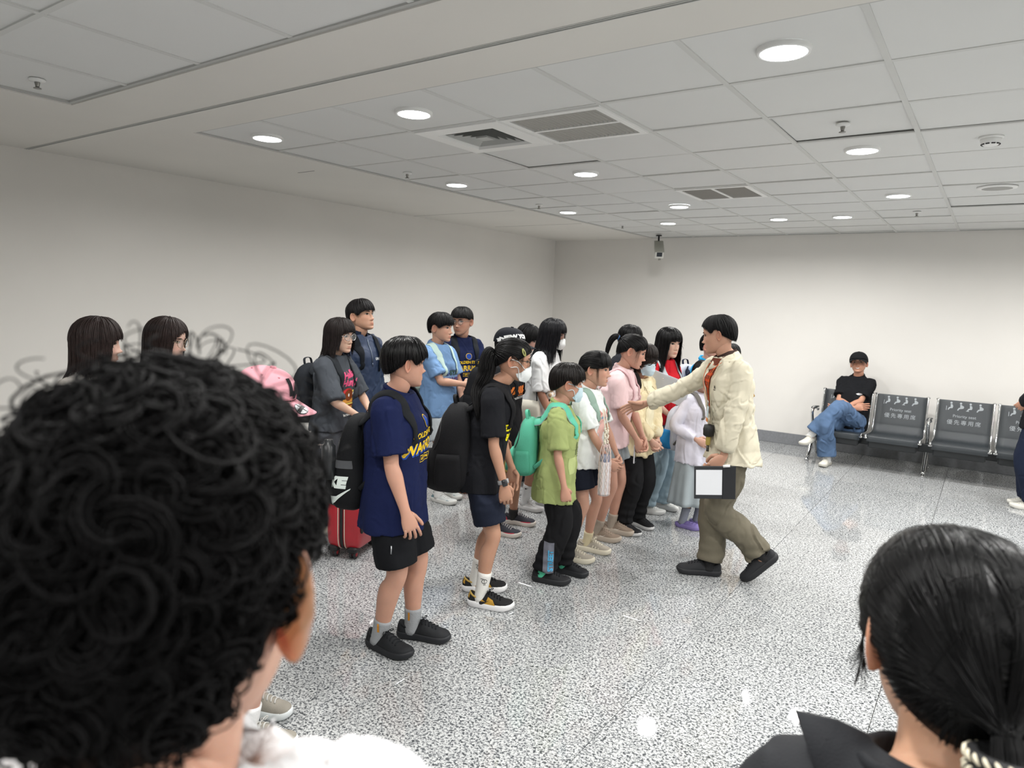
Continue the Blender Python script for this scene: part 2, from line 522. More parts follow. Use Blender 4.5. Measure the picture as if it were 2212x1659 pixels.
class Person:
    def __init__(s, label, yaw, ft_r, ft_l, H, lean=0.0, side=0.0, tyaw=0.0, head=(0, 0, 0), bulk=1.0, sk='c99372', hip=None, pelvis=None,
                 hh=None, bw=1.0, smile=0.0, group=None, fwd=0.0, neck=1.0, lip=(.80, .58, .57), female=False, hfwd=0.0, nl=0.0):
        """ft_r/ft_l: ankle (x, y, yaw deg[, z, pitch]) in the room; everything else in the person's own frame (x ahead, y left)"""
        s.H = H; s.yaw = R_(yaw); s.bulk = bulk; s.bw = bw; s.sk = skin(sk); s.female = female
        mid = np.array([(ft_r[0] + ft_l[0]) / 2, (ft_r[1] + ft_l[1]) / 2]) if pelvis is None else np.array(pelvis[:2])
        s.root = tag(empty('person', (mid[0], mid[1], 0), s.yaw), label, 'person', group)
        cy, sy = math.cos(s.yaw), math.sin(s.yaw)
        s.W2L = np.array([[cy, sy], [-sy, cy]])
        s.mid = mid
        s.hh = hh or (.158 + .047 * H)
        s.hipz = hip or .505 * H
        s.px = fwd
        s.lean = lean; s.side = side; s.ty = R_(tyaw)
        s.shz = H - s.hh - .062 * H - .505 * H - nl          # shoulder joint above the hip
        s.feet = {}
        for k, f in (('R', ft_r), ('L', ft_l)):
            l = s.loc(f[0], f[1]); z = f[3] if len(f) > 3 else .052 * H ** .5
            s.feet[k] = dict(p=np.array([l[0], l[1], z]), yaw=R_(f[2]) - s.yaw, pitch=R_(f[4]) if len(f) > 4 else 0.0)
        s.sh = {'R': s.T(-.005, -.089 * H * bw, s.shz), 'L': s.T(-.005, .089 * H * bw, s.shz)}
        s.hipj = {'R': np.array([s.px, -.05 * H, s.hipz]), 'L': np.array([s.px, .05 * H, s.hipz])}
        # head frame
        y, p, r = [R_(a) for a in head]
        Rz = np.array([[math.cos(y), -math.sin(y), 0], [math.sin(y), math.cos(y), 0], [0, 0, 1]])
        Ry = np.array([[math.cos(p), 0, math.sin(p)], [0, 1, 0], [-math.sin(p), 0, math.cos(p)]])
        Rx = np.array([[1, 0, 0], [0, math.cos(r), -math.sin(r)], [0, math.sin(r), math.cos(r)]])
        s.HR = Rz @ Ry @ Rx
        nt = s.T(.012 * H + hfwd, 0, s.shz + .062 * H + .17 * s.hh + nl)    # pivot at the top of the neck
        s.piv = nt
        s.neckbase = s.T(-.012 * H, 0, s.shz + .036 * H)
        s.smile = smile; s.neck = neck; s.lip = lip
        s.arms = {}
        s.todo = []; s.sits = False; s.ear = 1.0; s.ear_tint = (1.0, .88, .86)
        s.objs = {}
    def loc(s, x, y):
        return s.W2L @ (np.array([x, y]) - s.mid)
    def lw(s, x, y, z):
        l = s.loc(x, y); return np.array([l[0], l[1], z])
    def T(s, x, y, z):
        """torso frame: z above the hip; leans by shear, twists towards the shoulders"""
        k = np.clip(z / s.shz, 0, 1)
        a = s.ty * k
        c, sn = np.cos(a), np.sin(a)
        X = c * x - sn * y; Y = sn * x + c * y
        zz = np.maximum(z, 0)
        return np.stack(np.broadcast_arrays(X + s.px + math.tan(s.lean) * zz, Y + math.tan(s.side) * zz, z + s.hipz), -1)
    def hp(s, P):
        """head units -> person frame; the pivot sits at (-.07, 0, -.33) of the head"""
        P = np.asarray(P, float)
        return s.piv + (P - np.array([-.07, 0, -.33])) @ s.HR.T * s.hh
    # ---------------- limbs
    def ik(s, a, b, l1, l2, pole):
        d = b - a; L = np.linalg.norm(d)
        if L > (l1 + l2) * .995:
            b = a + d / L * (l1 + l2) * .995; d = b - a; L = np.linalg.norm(d)
        k = (l1 * l1 - l2 * l2 + L * L) / (2 * L)
        h = math.sqrt(max(l1 * l1 - k * k, 0))
        u = d / L
        p = np.asarray(pole, float); p = nrm(p - u * (p @ u))
        return a + u * k + p * h, b
    def arm(s, side, w, pole=None, hd=None, pn=None, curl=(.25, .35, .25), spread=.05, thumb=.35):
        sg = 1 if side == 'L' else -1
        H = s.H
        if pole is None: pole = (-.6, sg * .6, -.2)
        e, w = s.ik(s.sh[side], np.asarray(w, float), .17 * H, .143 * H, pole)
        fd = nrm(w - e)
        hd = fd if hd is None else nrm(hd)
        pn = np.array([0, -sg, 0.0]) if pn is None else np.asarray(pn, float)
        pn = nrm(pn - hd * (pn @ hd))
        s.arms[side] = dict(e=e, w=w, hd=hd, pn=pn, curl=curl, spread=spread, thumb=thumb)
    def hang(s, side, fwd=.03, out=.05, bend=.12, **k):
        sg = 1 if side == 'L' else -1
        sh = s.sh[side]
        w = sh + np.array([fwd * s.H, sg * out * s.H, -.305 * s.H + bend * .05 * s.H])
        k.setdefault('pn', (-.25, -sg, 0)); k.setdefault('hd', (.12, -sg * .05, -1))
        s.arm(side, w, pole=(-1, sg * .5, 0), **k)
    def hand(s, mb, side):
        A = s.arms[side]; sg = 1 if side == 'L' else -1
        hl = .108 * s.H
        d, n = A['hd'], A['pn']
        th = np.cross(n, d) * sg                  # thumb side: ahead when the arm hangs with its palm to the thigh
        w = A['w']
        k = hl / .18
        fl = [(.031, .43, .0082), (.0105, .47, .0085), (-.0105, .44, .0082), (-.030, .345, .0073)]
        c1, c2, c3 = A['curl']
        for i, (o, L, r) in enumerate(fl):
            b = w + d * hl * (.50 if i != 3 else .47) + th * o * k - n * .002 * k
            L = L * hl; fc = (1 + .12 * i)
            a = c1 * fc
            sp = (1.5 - i) * A['spread']
            dd = nrm(d + th * sp)
            P = [b, b + dd * hl * .04]
            seg = [(.47 * L, a), (.30 * L, a + c2 * fc), (.24 * L, a + (c2 + c3) * fc)]
            q = P[-1]
            for sl, an in seg:
                v = dd * math.cos(an) + n * math.sin(an)
                P += [q + v * sl * .5, q + v * sl * .93]; q = q + v * sl
            P.append(q + v * .003 * k); 
            rr = np.array([r * 1.05, r * 1.12, r, r * 1.02, r * .92, r * .96, r * .88, r * .74, r * .3]) * k
            tube(mb, P, rr, side=th, n=8)
        # thumb
        t0 = w + d * hl * .12 + th * .020 * k + n * .008 * k
        ta = A['thumb']
        v1 = nrm(d * .62 + th * .62 + n * .35); v2 = nrm(d * .9 + th * (.35 - ta) + n * (.2 + ta)); v3 = nrm(d * .95 + th * (.15 - ta * 1.2) + n * (.15 + ta * .8))
        p1 = t0 + v1 * hl * .22; p2 = p1 + v2 * hl * .2; p3 = p2 + v3 * hl * .16
        P = [t0, t0 + v1 * hl * .11, p1, p1 + v2 * hl * .1, p2, p2 + v3 * hl * .1, p3 - v3 * .004, p3]
        tube(mb, P, np.array([.0165, .015, .0118, .0102, .0104, .0098, .0075, .003]) * k, side=n, n=8)
    def arm_tube(s, mb, side):
        A = s.arms[side]; H = s.H; b = s.bulk; k = H / 1.7
        sh, e, w = s.sh[side], A['e'], A['w']
        d, n = A['hd'], A['pn']; sg = 1 if side == 'L' else -1
        th = np.cross(n, d) * sg
        hl = .108 * H
        fd = nrm(w - e)
        # rows: x y z rx ry
        g = .040 * k * b; f = .0375 * k * b
        rows = [(*sh, g * 1.15, g * 1.15), (*(sh * .5 + e * .5), g, g), (*(sh * .15 + e * .85), g * .88, g * .88), (*(e - fd * 0), g * .86, g * .86), (*(e + fd * .055 * k), f, f * .98),
                (*(e * .5 + w * .5), f * .85, f * .8), (*(w - fd * .03 * k), f * .66, f * .56), (*w, .0265 * k * b ** .5, .0195 * k * b ** .5)]
        R = cat(rows, 4)
        side_ref = nrm(np.cross(fd, np.cross(th, fd))) if np.linalg.norm(np.cross(th, fd)) > .1 else th
        S = np.broadcast_to(side_ref, (len(R), 3))
        kk = hl / .18
        P = [(*(w + d * hl * t), a * kk, b_ * kk) for t, a, b_ in ((.10, .030, .0190), (.24, .0375, .0180), (.38, .0410, .0160), (.50, .0410, .0135), (.55, .036, .0095), (.57, .028, .005))]
        R = np.concatenate([R, np.array(P)])
        S = np.concatenate([S, np.broadcast_to(th, (len(P), 3))])
        tube(mb, R[:, :3], R[:, 3], R[:, 4], side=S, n=14)
        s.hand(mb, side)
    def leg(s, side, pole=None):
        H = s.H
        f = s.feet[side]
        if pole is None: pole = (math.cos(f['yaw'] * .6), math.sin(f['yaw'] * .6), 0.0)
        kn, a = s.ik(s.hipj[side], f['p'], .238 * H, s.hipz / 2 * 0 + .236 * H, pole)
        f['k'] = kn
        return s.hipj[side], kn, f['p']
    def leg_rows(s, side):
        h, kn, a = s.leg(side)
        k = s.H / 1.7 * s.bulk
        u = nrm(a - kn)
        bk = np.array([-.012 * k, 0, 0])
        return [(*h, .060 * k), (*(h * .55 + kn * .45), .066 * k), (*(h * .15 + kn * .85), .057 * k), (*kn, .051 * k), (*(kn + u * .06 * k), .048 * k), (*(kn * .68 + a * .32 + bk), .053 * k), (*(kn * .35 + a * .65 + bk * .5), .042 * k),
                (*(kn * .1 + a * .9), .033 * k), (*a, .034 * k), (*(a - np.array([0, 0, .03])), .034 * k)]
    # ---------------- body mesh: head, neck, trunk, arms with hands, legs, one mesh
    def body(s, legs=True, arms=('R', 'L'), ears=True, trunk=True):
        mb = MB(); H = s.H
        P, tint = head_geo(s.smile, s.lip)
        loft(mb, s.hp(P), True, True, 0, tint)
        if ears:
            for sg in (1, -1):
                E = ear_geo(sg, s.ear)
                t = np.broadcast_to(np.array(s.ear_tint), (E.shape[0] * E.shape[1], 3))
                loft(mb, s.hp(E if sg > 0 else E[:, ::-1]), True, True, 0, t)
        nr = (.20 if s.female else .225) * s.hh * s.neck
        top = s.hp([-.10, 0, -.16]); mid = s.hp([-.085, 0, -.42])
        rows = [(*s.T(-.01 * H, 0, s.shz - .03 * H), nr * 1.5, nr * 1.9), (*s.neckbase, nr * 1.15, nr * 1.3), (*(s.neckbase * .55 + mid * .45), nr, nr * 1.02), (*mid, nr * .98, nr), (*top, nr * 1.0, nr * 1.05)]
        R = cat(rows, 4)
        tube(mb, R[:, :3], R[:, 3], R[:, 4], side=(1, 0, 0), n=18)
        if trunk:
            w = np.array([.05, .064, .060, .074, .070, .042]) * H * s.bulk ** .6; d = np.array([.04, .046, .046, .056, .045, .03]) * H
            z = np.array([-.06 * H, 0, .35 * s.shz, .75 * s.shz, .98 * s.shz, s.shz + .03 * H])
            a = np.linspace(0, 2 * PI, 16, endpoint=False)
            rings = np.array([s.T(dd * np.cos(a), ww * np.sin(a), np.full(16, zz)) for ww, dd, zz in zip(w, d, z)])
            loft(mb, rings)
        for k in arms:
            if k in s.arms: s.arm_tube(mb, k)
        if legs:
            for k in ('R', 'L'):
                Rr = cat(s.leg_rows(k), 4)
                tube(mb, Rr[:, :3], Rr[:, 3], side=(1, 0, 0), n=14)
        o = mb.build('body', s.sk, s.root, tint=True)
        s.objs['body'] = o
        return o
    # ---------------- face
    def face(s, eyes=True, brows=True, open_mouth=False):
        if eyes:
            for sg in (1, -1):
                mb = MB()
                n = 11
                u = np.linspace(-1, 1, n)
                cy, cz = .145 * sg, .01
                up = .026 * np.maximum(1 - u * u, 0) ** .6; lo = -.018 * np.maximum(1 - u * u, 0) ** .8
                yy = cy + u * .068; tilt = .012 * u * sg
                def pt(y, z, l): return s.hp(np.stack([face_x(y, z) * 1.0 + l, y, z], -1))
                rows = []
                for t in (0, .35, .7, 1):
                    z = cz + tilt + lo * (1 - t) + up * t
                    bulge = .012 * np.maximum(1 - u * u, 0) * (1 - (2 * t - 1) ** 2 * .6)
                    rows.append(pt(yy, z, .004 + bulge))
                rows = np.array(rows)
                mb.add(rows.reshape(-1, 3), ringF(4, n, False), 0, flip=sg < 0)
                a = np.linspace(0, 2 * PI, 14, endpoint=False)
                iy = cy + .031 * np.cos(a); iz = np.clip(cz + .004 + .031 * np.sin(a), cz - .016, cz + .022)
                ring = pt(iy, iz, .0175); c = pt(np.array([cy]), np.array([cz]), .0195)
                V = np.concatenate([ring, c]); j = np.arange(14)
                mb.add(V, np.stack([j, (j + 1) % 14, np.full(14, 14)], -1), 1)
                lash = pt(yy, cz + tilt + up + .003, .012)
                tube(mb, lash, np.array([.003] + [.0075] * (n - 2) + [.003]) * s.hh, n=5, m=1)
                lo2 = pt(yy, cz + tilt + lo - .001, .007)
                tube(mb, lo2, .0022 * s.hh, n=4, m=2)
                mb.build('eye', [mat('eye_white', 'cdc4bb', .3), mat('eye_dark', '17100d', .2), mat('eye_rim', '7a4f3c', .6)], s.root)
        if brows:
            for sg in (1, -1):
                mb = MB()
                u = np.linspace(0, 1, 8)
                y = (.06 + .155 * u) * sg; z = .088 + .02 * np.sin(u * 2.2) - .012 * u
                x = face_x(y, z) + .004
                tube(mb, s.hp(np.stack([x, y, z], -1)), np.array([.011, .015, .016, .015, .013, .011, .008, .003]) * s.hh, np.array([.006] * 8) * s.hh, side=s.HR[:, 2], n=6)
                mb.build('eyebrow', hair_mat('1a1512', .7), s.root)
        if open_mouth:
            mb = MB()
            u = np.linspace(-1, 1, 11); y = u * .085
            rows = []
            for t in (0, 1):
                z = -.318 + .03 * u * u + (t - .5) * .034 * (1 - u * u) ** .5
                rows.append(s.hp(np.stack([face_x(y, z) + .012, y, z], -1)))
            mb.add(np.array(rows).reshape(-1, 3), ringF(2, 11, False), 0)
            mb.build('teeth', mat('teeth', 'f0ece6', .3), s.root)
    # ---------------- hair
    def scalp(s, phi, eps, t):
        d = sdir(phi, eps)
        return np.array([0, 0, .05]) + d * (skull_r(d) + t)[:, None]
    def hair(s, *a, **k):
        s.todo.append(lambda: s._hair(*a, **k))
    def tied_hair(s, *a, **k):
        s.todo.append(lambda: s._tied_hair(*a, **k))
    def off(s, Q, gap=.012):
        """keep hair outside the garment"""
        bv = getattr(s, 'top_bvh', None)
        if bv is None: return Q
        Q = np.array(Q)
        for i, q in enumerate(Q):
            h = bv.find_nearest(Vector(q), .16)
            if h[0] is not None:
                n = np.array(h[1]); d = (q - np.array(h[0])) @ n
                if d < gap: Q[i] = np.array(h[0]) + n * gap
        return Q
    def _hair(s, end, t=.055, n=420, wid=.018, seed=1, color='080708', hang=None, rough=.52, tip=.68, messy=.07, name='hair', lift=0.0, swirl=.25, flare=0.0, part=None, extra=None, top=1.0, rest=None, cap_only=False, taper=True, spec=.2):
        n = int(n * 1.35)
        taper = taper and hang is None
        """end: {abs azimuth deg: elevation deg of the hairline}; hang: {abs azimuth: z end in head units}"""
        rng = np.random.RandomState(seed)
        mb = MB()
        nph, nep = 56, 16
        ph = np.linspace(-PI, PI, nph, endpoint=False)
        ee = np.radians(lerp_tab(end, np.abs(np.degrees(ph))))
        rings = []
        for k in range(nep):
            f = k / (nep - 1)
            ep = R_(89.5) * (1 - f) + ee * f
            tt = t * (1 if f < .8 else 1 - .55 * ((f - .8) / .2) ** 2) * (.85 + .15 * top)
            bk = np.clip((np.abs(ph) - 1.65) / .5, 0, 1) * (1 if taper else 0)
            rings.append(s.scalp(ph, ep, tt * .88 * (1 - .72 * bk * f ** 2.2)))
        rings.append(s.scalp(ph, ee + R_(1), np.full(nph, -.01)))
        loft(mb, s.hp(np.array(rings)[::-1]), False, True)
        ns = 9
        def lock(phi0, e0, phi1, e1, th, w, hz=None, wob=.02):
            f = np.linspace(0, 1, ns)
            phi = phi0 + (phi1 - phi0) * f ** 1.5; ep = e0 + (e1 - e0) * f
            bk = np.clip((np.abs((phi + PI) % (2 * PI) - PI) - 1.65) / .5, 0, 1) * (1 if (hz is None and taper) else 0)
            P = s.scalp(phi, ep, th * (1 + lift * f) * (1 - .72 * bk * f ** 2.2) * np.where(f < .12, f / .12 * .12 + .88, 1))
            if hz is not None:
                q = P[-1]; m = 8
                zz = np.linspace(q[2], hz, m + 1)[1:]
                g = np.linspace(0, 1, m + 1)[1:]
                rad = q[:2]
                k = 1 + flare * g - .06 * np.sin(g * PI) + wob * np.sin(g * 5 + rng.rand() * 6)
                xy = rad[None] * k[:, None]
                if rest is not None: xy = rest(xy, zz)
                P = np.concatenate([P, np.concatenate([xy, zz[:, None]], 1)])
            P = P + rng.normal(size=(1, 3)) * .004
            L = np.linspace(0, 1, len(P))
            r = w * np.where(L < .15, .5 + L / .3, 1) * np.where(L > tip, np.maximum((1 - L) / (1 - tip), .08), 1)
            side = np.cross(np.gradient(P, axis=0), P - np.array([0, 0, 0 if hz is None else -.3]))
            Q = s.hp(P)
            if hz is not None: Q[ns:] = s.off(Q[ns:], .008 + .012 * rng.rand())
            tube(mb, Q, r * s.hh, r * .38 * s.hh, side=side @ s.HR.T, n=5, cap0=False, cap1=False)
        if not cap_only:
            for i in range(n):
                a = rng.uniform(-PI, PI)
                if part is not None and rng.rand() < .25: a = rng.uniform(-1.2, 1.2)
                layer = rng.rand()
                e0 = R_(88) - layer * R_(55)
                a1 = a + rng.normal() * messy + swirl * .3 * (1 if part is None else 0)
                e1 = R_(lerp_tab(end, abs(math.degrees((a1 + PI) % (2 * PI) - PI)))) + rng.normal() * R_(3.2) + (rng.rand() ** 3) * R_(12)
                if hang is not None:
                    hz = lerp_tab(hang, abs(math.degrees((a1 + PI) % (2 * PI) - PI)))
                    if hz < -.05 :
                        lock(a, e0, a1, min(R_(6), max(e1, R_(-2))), t * rng.uniform(.75, 1.1), wid * rng.uniform(.7, 1.2), hz + rng.normal() * .05)
                        continue
                e1 = max(min(e1, e0 - R_(8)), R_(-46))
                lock(a, min(e0, R_(88)), a1, e1, t * rng.uniform(.88, 1.06), wid * rng.uniform(.6, 1.2))
        if extra: extra(mb, rng)
        o = mb.build(name, hair_mat(color, rough, spec), s.root)
        s.objs['hair'] = o
        return o
    def _tied_hair(s, end, tie, tail, t=.035, n=520, wid=.015, seed=1, color='080708', tail_r=.085, tail_n=70, fringe=None, sidelock=True, rough=.46, tail_m=None):
        """hair drawn back to a tie (head units) with a hanging tail; tail is a list of head-unit points"""
        rng = np.random.RandomState(seed)
        mb = MB()
        nph, nep = 56, 16
        ph = np.linspace(-PI, PI, nph, endpoint=False)
        ee = np.radians(lerp_tab(end, np.abs(np.degrees(ph))))
        rings = []
        for k in range(nep):
            f = k / (nep - 1)
            rings.append(s.scalp(ph, R_(89.5) * (1 - f) + ee * f, np.full(nph, t * (.9 if f < .85 else .5))))
        rings.append(s.scalp(ph, ee + R_(1), np.full(nph, -.01)))
        loft(mb, s.hp(np.array(rings)[::-1]), False, True)
        tie = np.asarray(tie, float)
        td = nrm(tie - np.array([0, 0, .05]))
        for i in range(n):
            a = rng.uniform(-PI, PI)
            e = R_(lerp_tab(end, abs(math.degrees(a)))) + rng.rand() ** 1.5 * R_(60)
            d0 = sdir(np.array([a]), np.array([min(e, R_(88))]))[0]
            f = np.linspace(0, 1, 12)[:, None]
            d = nrm(d0 * (1 - f) + td * f + np.array([0, 0, .06]) * np.sin(f * PI))
            P = np.array([0, 0, .05]) + d * (skull_r(d) + t * rng.uniform(.7, 1.15))[:, None]
            P[-1] = tie
            r = wid * rng.uniform(.5, 1.1) * np.concatenate([[.25, .7], np.ones(8), [.8, .5]])
            side = np.cross(np.gradient(P, axis=0), P)
            tube(mb, s.hp(P), r * s.hh, r * .35 * s.hh, side=side @ s.HR.T, n=5, cap0=False, cap1=False)
        if fringe:
            for i in range(fringe[0]):
                a = R_(rng.uniform(fringe[1], fringe[2]))
                e1 = R_(fringe[3]) + rng.normal() * R_(3)
                f = np.linspace(0, 1, 9)
                P = s.scalp(np.full(9, a) + f * rng.normal() * .08, R_(75) + (e1 - R_(75)) * f, t * 1.25 * np.ones(9) + .02 * np.sin(f * PI))
                r = wid * rng.uniform(.5, 1) * np.concatenate([np.ones(7), [.6, .1]])
                side = np.cross(np.gradient(P, axis=0), P)
                tube(mb, s.hp(P), r * s.hh, r * .35 * s.hh, side=side @ s.HR.T, n=5, cap0=False, cap1=False)
        if sidelock:
            for sg in (1, -1):
                for i in range(9):
                    a = sg * R_(rng.uniform(58, 76))
                    P = s.scalp(np.full(5, a), np.linspace(R_(30), R_(2), 5), np.full(5, t))
                    zz = np.linspace(P[-1][2], -.22 - rng.rand() * .2, 6)[1:]
                    q = np.stack([P[-1][0] + .03 * np.linspace(0, 1, 5), P[-1][1] * np.ones(5) * .98, zz], -1)
                    P = np.concatenate([P, q])
                    r = .014 * np.linspace(1, .15, len(P))
                    tube(mb, s.hp(P), r * s.hh, r * .4 * s.hh, n=5, cap0=False, cap1=False)
        s.objs['hair'] = mb.build('hair', hair_mat(color, rough), s.root)
        mb = MB()
        C = cat(tail, 6)
        Cw = s.hp(C); Cw2 = s.off(Cw, tail_r * s.hh * .45)
        C = C + (Cw2 - Cw) @ s.HR / s.hh
        for _ in range(3): C[1:-1] = (C[:-2] + 2 * C[1:-1] + C[2:]) / 4
        T_, S_, B_ = frames(C)
        L = np.linspace(0, 1, len(C))
        prof = tail_r * np.interp(L, [0, .12, .4, .75, 1], [.45, .9, 1, .7, .12])
        tube(mb, s.hp(C), prof * .85 * s.hh, prof * .85 * s.hh, n=10)
        for i in range(int(tail_n * 1.8)):
            a = rng.rand() * 6.28; q = rng.uniform(.5, 1.15)
            L1 = rng.uniform(.8, 1.06)
            tw = rng.normal() * .6
            P = C + (prof * q)[:, None] * (np.cos(a + tw * L)[:, None] * S_ + np.sin(a + tw * L)[:, None] * B_)
            P = P[:max(4, int(len(P) * min(L1, 1)))]
            P = P + ((s.off(s.hp(P), .006) - s.hp(P)) @ s.HR / s.hh)
            r = .0095 * np.concatenate([np.ones(len(P) - 3), [.8, .5, .1]])
            tube(mb, s.hp(P), r * s.hh, n=5, cap0=False, cap1=False)
        mb.build('ponytail', hair_mat(color, rough), s.root)
        return tie
    def scrunchie(s, c, ax, r, rr, m, name='hair_tie'):
        mb = MB(); ax = nrm(ax)
        a = np.linspace(0, 2 * PI, 19)
        u = nrm(np.cross(ax, [0, 1, 0.1])); v = np.cross(ax, u)
        P = np.asarray(c) + r * (np.cos(a)[:, None] * u + np.sin(a)[:, None] * v)
        tube(mb, s.hp(P), rr * s.hh, n=8)
        return mb.build(name, m, s.root)
    # ---------------- face wear
    def mask(s, color='e9ecec', loops=True, kn95=False):
        mb = MB(); m = mat('mask_' + color, color, .8, bump=.1)
        nu, nv = 17, 11
        u = np.linspace(-1, 1, nu); v = np.linspace(0, 1, nv)
        G = []
        for t in v:
            z0 = -.505 + .42 * t
            half = .265 - .04 * abs(t - .55)
            if kn95: half = .275 * (1 - .55 * abs(t - .45) ** 1.6)
            y = u * half
            zc = z0 + (.02 * u * u if not kn95 else -.03 * (t - .45) * u * u * 4)
            zz = np.clip(zc, -.46, .06)
            x = np.maximum(face_x(y * .98, zz) - face_feat(y, zz) * .8, .05)
            push = .045 + (.085 if kn95 else .05) * np.sin(PI * min(max(t, 0.02), .98)) * np.clip(1 - u * u, 0, 1) ** .7 + (.02 * (1 - u * u) if t > .8 else 0)
            if t < .12: x = x * (1 - .10 * (1 - t / .12) * (1 - .3 * u * u))
            pl = 0 if kn95 else .006 * np.sin(t * 3 * 2 * PI)
            G.append(np.stack([x + push * (1 - .4 * u * u) + pl, y, zc], -1))
        G = s.hp(np.array(G))
        back = G - s.HR[:, 0] * .004
        V = np.concatenate([G.reshape(-1, 3), back.reshape(-1, 3)])
        F = ringF(nv, nu, False)
        mb.add(V, [F, F[:, ::-1] + nu * nv])
        o = mb.build('face_mask', m, s.root)
        if loops:
            for sg, j in ((1, nu - 1), (-1, 0)):
                lb = MB()
                for i, zt in ((nv - 2, .02), (1, -.12)):
                    p0 = G[i, j]
                    p1 = s.hp([.1, sg * .335, zt - .03]); p2 = s.hp([-.08, sg * .365, zt * .5 + .02 if i > 2 else -.17])
                    tube(lb, cat([p0, p1, p2], 4), .0022, n=6)
                lb.build('ear_loop', m, o)
        return o
    def glasses(s, color='333333', r=(.105, .085), rim=.0022, wire=True, lens=True):
        mb = MB(); m = metal(color, .3) if wire else mat('frame_' + color, color, .25)
        cx = []
        for sg in (1, -1):
            a = np.linspace(0, 2 * PI, 25)
            y = .145 * sg + r[0] * np.cos(a); z = -.005 + r[1] * np.sin(a)
            x = .385 + .03 - .35 * (np.abs(y) - .04) ** 2 * 1.6
            tube(mb, s.hp(np.stack([x, y, z], -1)), rim, n=6)
            e = np.array([.385 + .03 - .35 * (.25 - .04) ** 2 * 1.6, sg * (.145 + r[0]), .03])
            tube(mb, s.hp([e, e + [-.03, sg * .05, 0], [.1, sg * .352, .03], [-.1, sg * .36, .01], [-.13, sg * .345, -.05]]), rim * .9, n=6)
        tube(mb, s.hp([[.41, .04, .02], [.425, 0, .03], [.41, -.04, .02]]), rim, n=6)
        o = mb.build('glasses', m, s.root)
        if lens:
            for sg in (1, -1):
                lb = MB()
                a = np.linspace(0, 2 * PI, 20, endpoint=False)
                y = .145 * sg + r[0] * .97 * np.cos(a); z = -.005 + r[1] * .97 * np.sin(a)
                x = .385 + .03 - .35 * (np.abs(y) - .04) ** 2 * 1.6
                V = s.hp(np.stack([x, y, z], -1)); V = np.concatenate([V, V.mean(0)[None]])
                j = np.arange(20)
                lb.add(V, np.stack([j, (j + 1) % 20, np.full(20, 20)], -1))
                lb.build('lens', mat('lens', 'f4f8f8', .02, alpha=.12, spec=.6), o)
        return o
    def cap(s, color, visor=True, yaw=0.0, brim_color=None, tilt=0.0):
        mb = MB(); m = cloth(color, .8, .15, 300)
        n = 40
        ph = np.linspace(-PI, PI, n, endpoint=False)
        rings = []
        lo = lambda a: R_(14) + R_(-12) * (1 - np.cos(a)) / 2
        for k in range(14):
            f = k / 13
            ep = R_(89.5) * (1 - f) + lo(ph) * f
            rings.append(s.scalp(ph, ep, np.full(n, .085 + .02 * math.sin(f * PI) + .004 * np.cos(ph * 6) * 0)))
        rings.append(s.scalp(ph, lo(ph) + R_(1), np.full(n, .02)))
        V = np.array(rings)[::-1]
        loft(mb, s.hp(V), False, True)
        bt = s.hp([[0, 0, .05 + .452 + .085], [0, 0, .05 + .452 + .115]])
        tube(mb, bt, .012, n=8)
        o = mb.build('cap', m, s.root)
        s.cap_bvh = bvh_of(*mb.arrays())
        if visor:
            vb = MB()
            a = np.linspace(-1.15, 1.15, 17)
            base = s.scalp(a, lo(a), np.full(17, .085))
            rows = []
            for f in np.linspace(0, 1, 6):
                ext = .36 * f * np.cos(a * 1.1) ** .6 if False else .40 * f * np.clip(1 - (a / 1.2) ** 2, 0, 1) ** .55
                P = base.copy(); P[:, 0] += ext; P[:, 2] += -.10 * f * (1 + 1.0 * np.abs(a) ** 2) - .02
                rows.append(P)
            rows = np.array(rows)
            top = s.hp(rows); bot = s.hp(rows - np.array([0, 0, .018]))
            ringsV = np.concatenate([top, bot[::-1]])
            nr = len(ringsV)
            F = ringF(nr, 17, False)
            j = np.arange(16)
            F2 = np.stack([(nr - 1) * 17 + j, (nr - 1) * 17 + j + 1, j + 1, j], -1)
            vb.add(ringsV.reshape(-1, 3), [F, F2])
            s.visor = vb.build('visor', cloth(brim_color or color, .8, .15, 300), o)
            s.visor_bvh = bvh_of(*vb.arrays())
        return o
# ------------------------------------------------------------------ clothing
def sup(a, rx, ry, p=.8):
    c, s = np.cos(a), np.sin(a)
    return rx * np.sign(c) * np.abs(c) ** p, ry * np.sign(s) * np.abs(s) ** p

